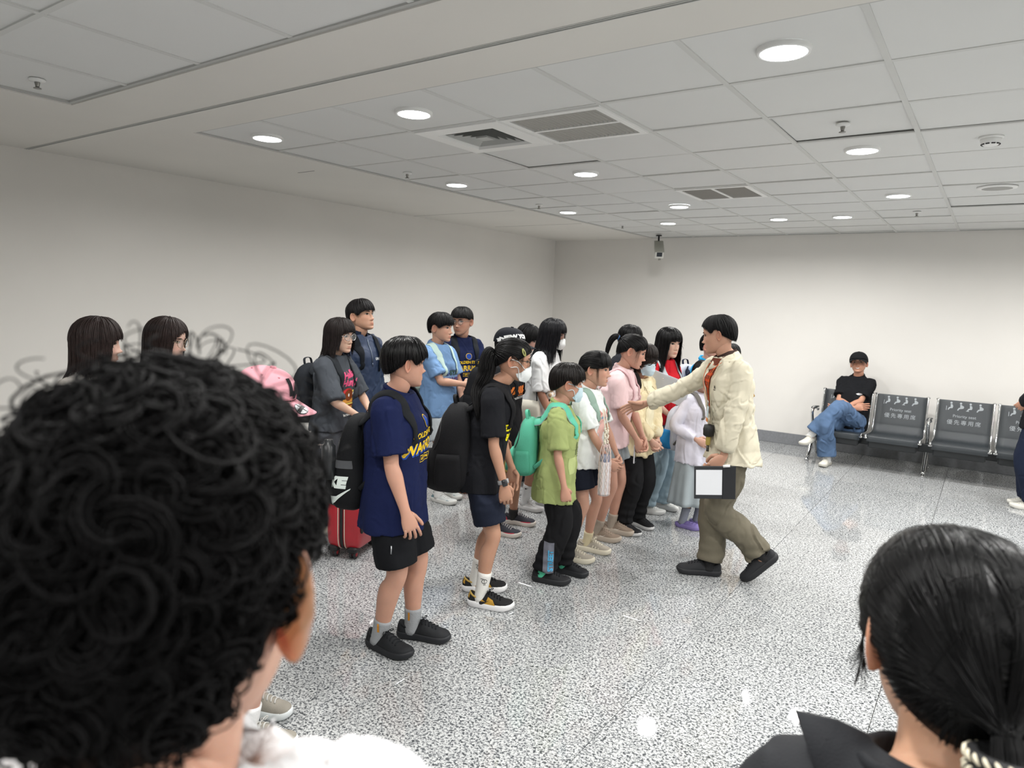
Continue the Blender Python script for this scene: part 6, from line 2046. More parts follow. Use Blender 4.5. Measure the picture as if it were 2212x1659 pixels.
# --- boy in light blue tee
def p_blue():
    P = Person('person in light blue tee and pale grey shorts with forearms crossed', 2, (-3.795, 4.43, -1), (-3.85, 4.61, -4), 1.615, lean=-.05, head=(12, 2, 0), bulk=1.0, sk='cfa288', fwd=-.07, lip=(.82, .5, .5))
    P.arm('R', P.T(.215, .09, .44 * P.shz), pole=(-.1, -1, -.3), hd=(.25, 1, -.1), pn=(-1, .1, -.2), curl=(.5, .6, .4))
    P.arm('L', P.T(.19, .10, .10 * P.shz), pole=(-.4, 1, -.3), hd=(.25, -.2, -1), pn=(-.4, -1, 0), curl=(.5, .6, .4))
    P.body(); P.face(); P.hair({**BOY, 0: 9}, t=.07, n=600, seed=81)
    top_garment(P, '7293bb', sleeve=.80, hem=-.045, ease=.026, flare=.012, sl_r=1.08, seed=141, wr=.005)
    dk = cloth('3f4a78', .75); gr = cloth('3d5a54', .75); pu = cloth('5a4470', .75)
    print_on(P, [(tg('ALL-STAR', .058, 0, 0, .004), 0), (tg('WAVES', .074, .01, -.07, .004), 2), (tg('STAR', .05, .05, .0, .003), 1)], [dk, gr, pu], -.165)
    bottoms(P, 'b5bcc0', end=.74, ease=.03, flare=.022, seed=143)
    socks(P, 'e2e2e0', .13, logo=[geo_at(SWOOSH, .035, 0, .0)])
    shoe_pair(P, .26, 'c9cdcc', 'd6d6d2', lace='e2e2e0', accent=('5f7c84', [poly_geo([(-.07, .03), (-.02, .03), (.01, .045), (-.03, .06), (-.066, .07)]), poly_geo([(.11, .03), (.185, .025), (.17, .04), (.13, .045)])]), style='low')
    backpack(P, 'mint backpack on the boy in the light blue tee', 'b9d2c8', d=.15, w=.28, h=.40, top=.0, strap='bcd3cb', strap_w=.030)
p_blue()

# --- tall boy with glasses, second lettered tee
def p_war():
    P = Person('person in navy lettered tee with thin glasses, second row, head turned', -24, (-3.93, 4.80, 0), (-3.90, 4.985, -10), 1.665, head=(-54, 3, 0), bulk=.98, sk='c1937a', fwd=-.05, side=-.02)
    P.arm('R', P.T(.20, -.03, .10 * P.shz), pole=(-.4, -1, -.2), hd=(.2, .6, -.8), pn=(-.6, .6, 0), curl=(.7, .8, .5))
    P.arm('L', P.T(.22, .02, .14 * P.shz), pole=(-.4, 1, -.2), hd=(.2, -.6, -.8), pn=(-.6, -.6, 0), curl=(.7, .8, .5))
    P.body(); P.face(); P.hair({**BOY, 0: 14, 35: 15, 55: 14, 68: 10, 78: 2, 90: 12}, t=.07, n=600, seed=91)
    P.glasses('7a7472', r=(.095, .085), rim=.0016)
    top_garment(P, '182040', sleeve=.84, hem=-.06, ease=.026, flare=.012, sl_r=1.12, seed=151, wr=.005)
    warriors_print(P, -.135, .92)
    mb = MB(); A = P.arms['L']; c = P.sh['L'] * .35 + A['e'] * .65
    for R, m in ((.028, 0), (.022, 1)): decal(mb, poly_geo(ell(0, 0, R, R, 20)), P.top_bvh, c, nrm(np.array([-.8, .6, 0])), (0, 0, 1), m, n=nrm(np.array([.6, .8, 0])), lift=.003 + .001 * m)
    if mb.n: mb.build('sleeve_badge', [cloth('d9c04a', .7), cloth('3558a8', .7)], P.objs['top'])
    bottoms(P, '17181b', end=.95, ease=.03, flare=.012, seed=153)
    socks(P, 'e2e2e0', .13, logo=[geo_at(SWOOSH, .035, 0, .0)])
    shoe_pair(P, .27, '9c9482', 'b86a42', lace='b0a894', accent=('c46a3a', [poly_geo([(.0, .03), (.12, .03), (.18, .028), (.16, .042), (.06, .045)])]))
    backpack(P, 'black backpack on the boy with thin glasses', '1a1c20', d=.17, w=.30, h=.44, top=.0, strap='1c1f24', strap_w=.034)
p_war()

# --- cap boy behind the ponytail girl
def p_cap():
    P = Person('person in black cap lettered NEW YORK and black tee, directly behind the ponytail girl', 14, (-2.915, 4.10, 5), (-2.965, 4.37, 18), 1.53, lean=.0, head=(4, 6, 0), bulk=1.0, sk='c4967a', fwd=-.06)
    P.hang('R', fwd=.06, out=.03); P.hang('L', fwd=.06, out=.03)
    P.body(); P.face(); P.hair(BOY, t=.04, n=200, seed=101)
    c = P.cap('1c1e24')
    mb = MB(); o0 = P.hp([0, 0, .05]); fr = nrm(P.HR @ np.array([.80, -.6, .35])); u = nrm(np.cross((0, 0, 1), fr)); v = np.cross(fr, u)
    decal(mb, tg('NEW YORK', .042, .0, .035, .003), P.cap_bvh, o0 + fr * .05, u, v, n=fr, lift=.003, maxlen=.012)
    if mb.n: mb.build('cap_lettering', cloth('dfe0e0', .7), c)
    top_garment(P, '191a1d', sleeve=.86, hem=-.09, ease=.03, flare=.015, sl_r=1.2, seed=161)
    print_on(P, [(tg('WARRIORS', .07, 0, 0, .005), 0), (tg('CHASING STATE RUN', .024, 0, -.055, .001), 1), (poly_geo(rect(-.12, -.038, .12, -.034)), 0)], [cloth('d9793a', .7), cloth('b9b9b9', .7)], -.12)
    bottoms(P, '8d7a44', end=.86, ease=.03, flare=.012, seed=163)
    socks(P, '2a2a2c', .06)
    shoe_pair(P, .26, '33343c', 'd8d0c8', lace='a8a4a4', accent=('c2314a', [poly_geo([(.04, .03), (.17, .028), (.16, .045), (.09, .04)]), poly_geo([(-.07, .03), (-.03, .03), (-.05, .06), (-.068, .06)])]))
    backpack(P, 'black backpack on the boy in the lettered black cap', '1b1c1f', d=.15, w=.28, h=.42, top=.03, strap='1b1c1f')
p_cap()

# --- person far behind, looking down
def p_down():
    P = Person('person looking down, between the lettered black cap and the long-haired girl in white', 10, (-3.50, 5.08, 10), (-3.52, 5.26, 10), 1.545, lean=.03, head=(8, 24, 0), bulk=.95, sk='d6ac98', female=True)
    P.hang('R'); P.hang('L')
    P.body(ears=False); P.face(); P.hair({**GIRL, 0: 8}, t=.06, n=420, seed=111, hang={0: 0, 50: 0, 70: -.25, 180: -.4})
    top_garment(P, '8c9096', sleeve=.82, hem=-.05, ease=.026, seed=171); bottoms(P, '2a2d33', end=1.95, ease=.025, seed=173)
    socks(P, 'd8d8d8', .05); shoe_pair(P, .245, 'c5c8c8', 'e0e0e0')
p_down()

# --- long-haired girl in white with a mask
def p_long():
    P = Person('person in white tee with waist-long straight black hair, glasses and a white mask', 12, (-3.115, 4.755, -2), (-3.06, 4.96, 5), 1.605, lean=.11, head=(4, 8, 0), bulk=.98, sk='bb8b72', female=True)
    P.hang('R', fwd=.10, out=.03, bend=.3, hd=(.5, .2, -.8)); P.hang('L', fwd=.09, out=.02)
    P.body(ears=False); P.face()
    P.hair({**GIRL, 0: 8}, t=.06, n=680, seed=121, hang={0: 0, 40: 0, 50: -.9, 70: -1.1, 180: -1.25}, color='0e0e12', messy=.04, flare=.22, rough=.36)
    P.mask('dfe2e2', kn95=True); P.glasses('55504c', r=(.10, .085), rim=.0016)
    top_garment(P, 'd9dbdc', sleeve=.95, hem=-.05, ease=.028, flare=.014, sl_r=1.12, seed=181, wr=.006)
    print_on(P, [(tg('KIND', .05, 0, .02, .004), 0), (tg('MINDS', .05, 0, -.03, .004), 0)], [cloth('33343a', .8)], -.16, dy=-.03)
    bottoms(P, '3c4046', end=.8, ease=.03, flare=.015, seed=183)
    socks(P, 'd9dadb', .155, logo=[geo_at(SWOOSH, .035, 0, .02)])
    shoe_pair(P, .25, 'd9dadb', 'e2e2e2', lace='e2e2e2', style='low')
    t = tag(empty('tote_bag', (*(P.mid + P.W2L.T @ np.array([-.02, -.235])), .70), P.yaw), 'cream cloth bag with dark strap at the hip of the long-haired girl in white', 'bag')
    mb = MB(); n = 28; a = np.linspace(0, 2 * PI, n, endpoint=False); rings = []
    for z, w, d in ((0, .10, .03), (.01, .125, .042), (.1, .14, .05), (.2, .125, .035), (.255, .115, .014)):
        x, y = sup(a, w, d, .6); rings.append(np.stack([x, y, np.full(n, z)], -1))
    loft(mb, np.array(rings)); V, F = mb.arrays(); V = wrinkle(V, F, .006, (7, 7, 7), 9); m2 = MB(); m2.add(V, F); m2.build('bag_body', cloth('c9c6ba', .9), t)
    mb = MB(); tube(mb, cat([[-.10, 0, .25], [-.06, .05, .45], [.01, .07, .62], [.06, .05, .45], [.10, 0, .25]], 6), .012, .003, side=(0, 1, 0), n=8); mb.build('bag_strap', cloth('25262a', .8), t)
    # soft toy charm
    t = tag(empty('plush_charm', (*(P.mid + P.W2L.T @ np.array([.15, -.13])), 1.02), P.yaw), 'small cream and black plush charm hanging from the strap of the girl in white', 'charm')
    for nm, c, r, col in (('head', (0, 0, .03), .034, 'c9ab88'), ('torso', (0, 0, -.03), .036, 'e4e0d8'), ('arm', (.015, .034, -.02), .014, 'c9ab88'), ('arm', (.015, -.034, -.02), .014, 'c9ab88'), ('leg', (.012, .02, -.075), .018, '222226'), ('leg', (.012, -.02, -.075), .018, '222226')):
        mb = MB(); lathe(mb, [(r * math.sin(q), -r * math.cos(q) * 1.15) for q in np.linspace(.12, PI - .12, 9)], 14, c=c); mb.build(nm, mat('plush_' + col, col, .95, bump=1, bscale=400), t)
    mb = MB(); tube(mb, [[0, 0, .06], [-.01, 0, .16]], .003, n=6); mb.build('cord', plastic('33343a'), t)
p_long()

# --- boy whose hair shows above the pink tee girl
def p_b18():
    P = Person('person whose black hair alone shows above the girl in pale pink', 0, (-2.80, 5.79, 0), (-2.80, 5.98, 5), 1.555, head=(10, 8, 0), bulk=.95, sk='cb9d86')
    P.hang('R'); P.hang('L'); P.body(); P.face(); P.hair(BOY, t=.065, n=480, seed=131, rough=.36)
    top_garment(P, '2b2d33', sleeve=.8, hem=-.06, seed=191); bottoms(P, '24262b', end=1.95, ease=.025, seed=193)
    socks(P, 'd8d8d8', .05); shoe_pair(P, .25, '2a2a2e', '8a8a8e')
p_b18()

# --- boy behind the man
def p_b24():
    P = Person('person in mustard and black tee looking at the camera from behind the man in cream', -58, (-2.13, 6.64, -60), (-1.99, 6.72, -60), 1.40, head=(-26, 2, 0), bulk=.95, sk='c9977e')
    P.hang('R'); P.hang('L', out=.09); P.body(); P.face(); P.hair({**BOY, 0: 13}, t=.07, n=480, seed=141)
    top_garment(P, 'a07c3c', sleeve=.9, hem=-.08, ease=.03, sl_r=1.2, flare=.012, seed=201)
    backpack(P, 'black backpack with wide straps on the boy in the mustard tee', '1c1c1e', d=.14, w=.27, h=.38, top=.0, strap='1c1c1e', strap_w=.045, strap_y=.09)
    bottoms(P, '1c1d20', end=.95, ease=.028, flare=.01, seed=203)
    socks(P, '2a2a2c', .06); shoe_pair(P, .235, '2b2425', 'b0343a')
p_b24()

# --- far-left girls, behind the curly head
def p_g3():
    P = Person('person with smooth dark brown hair at far left, face turned away', 30, (-3.66, 1.53, 20), (-3.72, 1.71, 20), 1.585, head=(32, 4, 0), bulk=.95, sk='d6b09c', female=True)
    P.hang('R'); P.hang('L'); P.body(ears=False); P.face()
    P.hair({**GIRL, 0: 8}, t=.07, n=620, seed=151, hang={0: 0, 44: 0, 55: -.6, 180: -.9}, color='271d1b')
    top_garment(P, 'b9b4ae', sleeve=.85, hem=-.04, seed=211); bottoms(P, '2f3338', end=1.95, ease=.03, seed=213)
    socks(P, 'd8d8d8', .05); shoe_pair(P, .245, 'c5c8c8', 'e0e0e0')
p_g3()
def p_g4():
    P = Person('person with centre-parted brown hair and round glasses, above the curly hair', 20, (-3.755, 1.93, 20), (-3.80, 2.11, 20), 1.585, head=(14, 8, 0), bulk=.95, sk='dcb6a2', female=True)
    P.hang('R'); P.hang('L'); P.body(ears=False); P.face()
    P.hair({0: 32, 20: 24, 40: 6, 55: -16, 70: -22, 180: -40}, t=.06, n=620, seed=161, hang={0: 0, 42: 0, 50: -.6, 62: -.9, 180: -1.0}, color='261c1a', part=True)
    P.glasses('b9a48c', r=(.115, .10), rim=.0016)
    top_garment(P, '8d9096', sleeve=.85, hem=-.04, seed=221); bottoms(P, '2f3338', end=1.95, ease=.03, seed=223)
    socks(P, 'd8d8d8', .05); shoe_pair(P, .245, 'c5c8c8', 'e0e0e0')
p_g4()

# --- pink cap kid
def p_pcap():
    P = Person('person in pink baseball cap with black letters, mostly hidden behind the curly head', 30, (-2.225, 1.50, 26), (-2.40, 1.62, 30), 1.455, lean=.05, head=(5, 14, 0), bulk=1.0, sk='c49a86')
    P.hang('R', fwd=.06); P.hang('L', fwd=.05); P.body(); P.face(); P.hair(BOY, t=.035, n=200, seed=171)
    c = P.cap('d99ca6')
    o0 = P.hp([0, 0, .05])
    mb = MB(); fr = nrm(P.HR @ np.array([1, -.12, .42])); u = nrm(np.cross(P.HR[:, 2], fr)); v = np.cross(fr, u)
    decal(mb, tg('L', .085, -.014, .03, .005), P.cap_bvh, o0, u, v, n=fr, lift=.004, maxlen=.012); decal(mb, tg('A', .075, .012, .016, .005), P.cap_bvh, o0, u, v, n=fr, lift=.006, maxlen=.012)
    if mb.n: mb.build('cap_letters', cloth('1d1c1f', .7), c)
    mb = MB(); up = P.HR[:, 2]; q = P.hp([.66, -.16, .10])
    for i, (g, m) in enumerate(((ell(0, 0, .027, .027, 26), 0), (ell(0, 0, .0245, .0245, 26), 1), (rect(-.007, -.024, .007, .024), 0), (rect(-.024, -.003, .024, .003), 0))):
        decal(mb, poly_geo(g), P.visor_bvh, q, P.HR[:, 0], P.HR[:, 1], m, n=up, lift=.002 + .0006 * i, maxlen=.02)
    if mb.n: mb.build('round_sticker', [plastic('1d1c1f'), mat('sticker_white', 'd9dcde', .3)], P.s if hasattr(P, 's') else c)
    mb = MB()
    for a in (-150, -100, -50, 50, 100, 150):
        p = P.hp(P.scalp(np.array([R_(a)]), np.array([R_(55)]), np.array([.104])))[0]; tube(mb, [p - P.HR[:, 2] * .001, p + P.HR[:, 2] * .002], .004, n=8)
    mb.build('eyelets', cloth('c98a94'), c)
    top_garment(P, '3a3d44', sleeve=.85, hem=-.06, ease=.03, seed=231); bottoms(P, '22252a', end=.85, ease=.03, flare=.012, seed=233)
    socks(P, 'e2e2e2', .10)
    shoe_pair(P, .265, '8f8a80', 'd5dadb', lace='b9b8b4', accent=('c9cf4a', [poly_geo([(-.06, .03), (.06, .03), (.03, .05), (-.05, .055)])]), sole_h=.032)
p_pcap()

# ------------------------------------------------------------------ the man in the cream jacket
def p_man():
    P = Person('person in cream jacket and olive trousers striding with arm outstretched', 207, (-1.385, 4.36, 203), (-1.075, 4.43, 200, .185, -46), 1.70, lean=.15, tyaw=20, head=(-22, 10, 0), bulk=.95, bw=1.02, sk='c4977d', pelvis=(-1.30, 4.42), hh=.232)
    sh = P.sh['R']
    P.arm('R', P.lw(-1.915, 4.40, 1.075), pole=(-.2, -.4, -1), hd=nrm(P.lw(-2.06, 4.36, 1.02) - P.lw(-1.915, 4.40, 1.075)), pn=(-.1, .85, -.6), curl=(.12, .2, .15), spread=.06, thumb=-.25)
    P.arm('L', P.lw(-1.29, 4.185, .83), pole=(-.6, 1, 0), hd=nrm(P.lw(-1.36, 4.14, .73) - P.lw(-1.29, 4.185, .83)), pn=(.15, -1, -.15), curl=(.75, .9, .6), thumb=.5)
    P.body(); P.face()
    P.hair({0: 32, 25: 30, 45: 24, 60: 14, 68: 2, 76: 0, 84: 13, 96: 14, 106: 4, 118: -14, 150: -30, 180: -34}, t=.045, n=760, seed=181, tip=.6, messy=.14, rough=.6, lift=.12)
    cm = mat('jacket_cream', 'cac3ae', .7, bump=.18, bscale=300, var=.03)
    top_garment(P, 'cac3ae', sleeve=1.93, hem=-.055, ease=.026, flare=.012, sl_r=1.02, seed=241, wr=.008, m=cm, hem_off=.024, collar=None, neck_r=1.15, cuff=.038, voxel=.0075, sl_over={'L': 1.85})
    # shirt front in the open neck, collars, zip, pocket mark
    mb = MB(); tr = P.T
    print_on(P, [(poly_geo([(-.062, .12), (.062, .12), (.048, -.03), (.012, -.26), (-.012, -.26), (-.048, -.03)]), 0)], [cloth('6a3a2c', .8)], -.03, name='shirt_front', maxlen=.02)
    chk = MB(); o = P.T(0, 0, P.shz - .03); c = P.ty; uu = np.array([-math.sin(c), math.cos(c), 0.0]); fwd_ = np.array([math.cos(c), math.sin(c), 0.0])
    for k in range(7):
        z = .03 - .04 * k; w = np.interp(z, [-.25, -.03, .12], [.012, .048, .062])
        decal(chk, poly_geo(rect(-w * .9, z, w * .9, z + .018)), P.top_bvh, o, uu, (0, 0, 1), 0, lift=.004)
        if w > .015: decal(chk, poly_geo(rect(-w * .45, z + .02, -w * .15, z + .036)), P.top_bvh, o, uu, (0, 0, 1), 0, lift=.004); decal(chk, poly_geo(rect(w * .2, z + .02, w * .5, z + .036)), P.top_bvh, o, uu, (0, 0, 1), 0, lift=.004)
    chk.build('shirt_checks', cloth('b5482a', .8), P.objs['top'])
    nr = .25 * P.hh
    for nm, col, k, h0 in (('shirt_collar', '3a2c27', 1.0, .048), ('jacket_collar', 'cac3ae', 1.22, .012)):
        cb = MB(); t = np.linspace(R_(24), R_(336), 33); q = P.T(0, 0, P.shz + .046 * P.H); rows = []
        for r, dz in ((1.0 * k, -.012), (1.02 * k, .012 + h0 * .4), (1.06 * k, h0 * .6 + .012), (1.22 * k, h0 * .35), (1.46 * k, -.028), (1.38 * k, -.034), (1.14 * k, h0 * .2), (.97 * k, .0)):
            fr = np.clip((np.cos(t) + .1) / 1.1, 0, 1)
            x, y = nr * r * np.cos(t), nr * r * np.sin(t)
            rows.append(np.stack([q[0] + x + .02 * fr, q[1] + y, q[2] + dz - .035 * fr - .012 * (x / nr)], -1))
        rows = np.array(rows); cb.add(rows.reshape(-1, 3), ringF(len(rows), 33, False)); cb.build(nm, cloth(col, .8), P.objs['top'])
    mb = MB(); tubeC = []
    for sg in (1, -1):
        C = []
        for z, y in ((.04, .062), (-.03, .052), (-.12, .036), (-.25, .014), (-.36, .004), (-.50, .004)):
            h = P.top_bvh.ray_cast(Vector(P.T(0, 0, P.shz + z) + uu * y * sg + fwd_ * .5), Vector(-fwd_))[0]
            if h is not None: C.append(np.array(h) + fwd_ * .003)
        if len(C) > 2: tube(mb, cat(C, 4), .006, .003, side=uu, n=8)
    mb.build('jacket_edge', cloth('c4bca4', .8), P.objs['top'])
    print_on(P, [(tg('R', .02, 0, .008, .002), 0), (poly_geo(rect(-.010, -.010, .010, -.006)), 0)], [cloth('55524a', .8)], -.115, dy=.085, name='pocket_mark')
    bottoms(P, '6b6453', end=1.93, ease=.028, flare=.010, seed=251, wr=.009, m=mat('trouser_olive', '655f50', .85, bump=.25, bscale=280, var=.08), stack=.004, voxel=.0075)
    socks(P, '1c1c1e', .05)
    shoe_pair(P, .285, '26272a', '232427', lace='2a2b2e', sole_h=.034)
    # lanyard
    t = tag(empty('lanyard', P.root.location, P.yaw), 'orange lanyard with card and black pouch hanging from the neck of the man in cream', 'lanyard')
    mb = MB(); C0 = P.neckbase
    def front(z, y, off=.012):
        h = P.top_bvh.ray_cast(Vector(P.T(0, 0, P.shz + z) + uu * y + fwd_ * .5), Vector(-fwd_))[0]
        return (np.array(h) if h is not None else P.T(.1, y, P.shz + z)) + fwd_ * off
    ax = .012
    for sg in (1, -1):
        C = [P.T(-.045, sg * .045, P.shz + .075), P.T(.0, sg * .066, P.shz + .078), front(.02, sg * .055), front(-.08, sg * .036), front(-.20, sg * .010 + .004)]
        tube(mb, cat(C, 5), .009, .0018, side=(.1, 1, 0), n=8, pw=.6)
    mb.build('strap', cloth('c25a2c', .7), t)
    q = front(-.235, .004, .016)
    mb = MB(); tube(mb, [q + [0, 0, .04], q], .005, n=8); mb.build('clip', metal('c8c8c8', .2), t)
    mb = MB(); box(mb, q + [-.003, -.026, -.075], q + [.003, .026, .0], bev=.002); mb.build('name_card', mat('card_blue', 'b9ccd4', .3), t, smooth=False)
    mb = MB(); box(mb, q + [-.002, -.026, -.10], q + [.004, .026, -.075], bev=.002); mb.build('card_band', mat('card_orange', 'c9793f', .4), t, smooth=False)
    q2 = front(-.40, .01, .03)
    mb = MB(); tube(mb, cat([q + [0, 0, -.09], (q + q2) / 2 + [.006, .006, 0], q2 + [0, 0, .05]], 4), .004, n=6); mb.build('cord', cloth('b8ad98', .8), t)
    mb = MB(); lathe(mb, [(.012, .05), (.03, .045), (.036, .02), (.034, -.02), (.02, -.03)], 18, c=q2); mb.build('pouch', mat('pouch_black', '1e1e1f', .6, bump=.4), t)
    mb = MB(); box(mb, q2 + [-.012, -.012, -.085], q2 + [.014, .020, -.02], bev=.005); mb.build('key_tag', mat('tag_yellow', 'a8944a', .5), t, smooth=False)
    mb = MB(); tube(mb, [q2 + [0, .004, -.08], q2 + [0, .006, -.125]], .009, n=10); mb.build('pendant', mat('tag_dark', '3c3a34', .4), t)
    # folder held at the thigh
    a0 = R_(26)
    t = tag(empty('clipboard', (-1.300, 4.088, .692), a0), 'black clipboard folder with white sheet in the left hand of the man in cream', 'clipboard')
    M4 = np.array(Matrix.Rotation(R_(-4), 4, 'Y') @ Matrix.Rotation(R_(6), 4, 'X'))
    mb = MB(); box(mb, (-.122, .0, -.105), (.122, .007, .105), bev=.002, M=M4); mb.build('board', mat('folder_black', '26282c', .45, bump=.1), t, smooth=False)
    mb = MB(); box(mb, (-.112, -.003, -.078), (.042, -.0006, .082), M=M4); mb.build('sheet', mat('paper_white', 'e4e6ea', .7), t, smooth=False)
    mb = MB(); box(mb, (.045, -.004, -.105), (.122, -.0006, .105), bev=.001, M=M4); mb.build('cover_flap', mat('folder_flap', '17181c', .35), t, smooth=False)
    mb = MB(); tube(mb, [(M4 @ np.array([.045, -.010, .108, 1]))[:3], (M4 @ np.array([.085, -.012, .112, 1]))[:3]], .008, n=10); mb.build('clip', mat('clip_white', 'dcdcdc', .3), t)
p_man()

# ------------------------------------------------------------------ the seated man
def p_seat():
    P = Person('person in black cap and blue jeans sitting cross-legged on the bench', -96, (-1.42, 8.47, -100), (-1.60, 8.40, -110, .335, -12), 1.66, lean=-.36, head=(6, -14, 6), bulk=1.02, sk='c79478', pelvis=(-1.285, 8.83), hip=.445, smile=1.0)
    P.sits = True
    P.shz = 1.66 - P.hh - .062 * 1.66 - .505 * 1.66
    P.hipj['R'] = np.array([0, -.09, .46]); P.hipj['L'] = np.array([0, .09, .475])
    P.arm('R', P.T(.20, .07, .44 * P.shz), pole=(.1, -1, -.5), hd=(.1, 1, .25), pn=(-1, 0, -.2), curl=(.3, .4, .3))
    P.arm('L', P.T(.23, -.05, .38 * P.shz), pole=(.1, 1, -.5), hd=(.05, -1, .05), pn=(-1, 0, .1), curl=(.3, .4, .3))
    # knees lie where the thighs carry them
    def leg(side, pole=None):
        f = P.feet[side]; pl = {'R': (1, -.15, .6), 'L': (1, -.10, .9)}[side]
        kn, a = P.ik(P.hipj[side], f['p'], (.433), (.421), pl); f['k'] = kn; return P.hipj[side], kn, f['p']
    P.leg = leg
    P.body(); P.face(open_mouth=True); P.hair(BOY, t=.04, n=200, seed=191)
    P.cap('1a1b1d')
    top_garment(P, '17181b', sleeve=.78, hem=-.02, ease=.02, flare=.0, sl_r=1.05, seed=261, wr=.006)
    print_on(P, [(poly_geo([(-.035, 0), (-.01, .013), (.02, .012), (.038, .002), (.015, -.012), (-.015, -.011)]), 0)], [cloth('dfe2e4', .7)], -.115, dy=.085, name='chest_mark')
    bottoms(P, '4a6f9c', end=1.9, ease=.03, flare=.014, seed=271, wr=.010, waist=.06, m=mat('denim_blue', '50698a', .9, bump=.4, bscale=300, var=.2, vscale=5))
    socks(P, 'd8d8d6', .05)
    shoe_pair(P, .27, 'd5d2c8', 'c9c6bc', lace='dedbd2', style='low')
p_seat()

# --- somebody cut off by the right edge
def p_edge():
    P = Person('person in black top and navy trousers cut off by the right edge beside the bench', 170, (.43, 8.02, 200), (.46, 7.84, 190), 1.66, head=(10, 0, 0), sk='c79478', bulk=1.0)
    P.arm('R', P.T(.10, -.20, .30 * P.shz), pole=(-.5, -1, .1), hd=(.8, .5, -.2), pn=(0, .6, -.8))
    P.arm('L', P.T(.12, .16, .3 * P.shz), pole=(-.5, 1, .1))
    P.body(); P.face(); P.hair(BOY, t=.06, n=200, seed=201)
    top_garment(P, '1b1c20', sleeve=1.9, hem=-.06, ease=.03, sl_r=1.25, seed=281); bottoms(P, '1d2436', end=1.96, ease=.036, flare=.012, seed=283)
    socks(P, 'd8d8d8', .05); shoe_pair(P, .25, 'cfcdc4', 'd8d6ce', style='low')
p_edge()

# --- netted bottle
def bottle():
    t = tag(empty('netted_bottle', (-2.005, 4.005, .50), 0), 'white bottle in a pale pink crochet net, hanging beside the dark shorts', 'bottle')
    mb = MB(); lathe(mb, [(.030, .002), (.036, .0), (.038, .012), (.038, .20), (.036, .215), (.030, .222)], 24); mb.build('bottle_body', mat('bottle_white', 'd9d4d6', .35), t)
    mb = MB(); lathe(mb, [(.028, .222), (.030, .225), (.030, .262), (.022, .27)], 24); mb.build('bottle_cap', mat('bottle_cap', '8e95ab', .35), t)
    net = mat('crochet_pink', 'e2cdc6', .9, bump=.6, bscale=300); mb = MB()
    nn = 8
    def rad(z): return .041 if z < .22 else np.interp(z, [.22, .30, .36], [.041, .034, .016])
    zs = np.linspace(.0, .34, 9)
    for i in range(nn):
        for s2 in (1, -1):
            P_ = []
            for k in range(len(zs)):
                a = 2 * PI * (i + (.25 if k % 2 else -.25) * s2) / nn
                P_.append([rad(zs[k]) * math.cos(a), rad(zs[k]) * math.sin(a), zs[k]])
            tube(mb, cat(P_, 3), .0022, n=5)
    a = np.linspace(0, 2 * PI, 17); tube(mb, np.stack([.03 * np.cos(a), .03 * np.sin(a), np.full(17, -.003)], -1), .003, n=5)
    mb.build('net', net, t)
    mb = MB()
    for s2 in (1, -1):
        P_ = [[0, s2 * .014, .34]] + [[.004 * math.sin(k * 2.1), s2 * (.016 + .004 * math.sin(k * 1.7)), .34 + .012 * k] for k in range(1, 10)]
        tube(mb, cat(P_, 3), [.006 + .003 * (k % 3 == 1) for k in range(len(cat(P_, 3)))], n=7)
    mb.build('beaded_handle', mat('crochet_cream', 'e6ddcc', .9, bump=.6, bscale=300), t)
    mb = MB(); tube(mb, cat([[0, .016, .44], [-.015, .012, .52], [-.03, 0, .57], [-.02, -.012, .52], [0, -.016, .44]], 5), .004, n=7); mb.build('wrist_loop', mat('crochet_cream', 'e6ddcc', .9, bump=.6, bscale=300), t)
bottle()
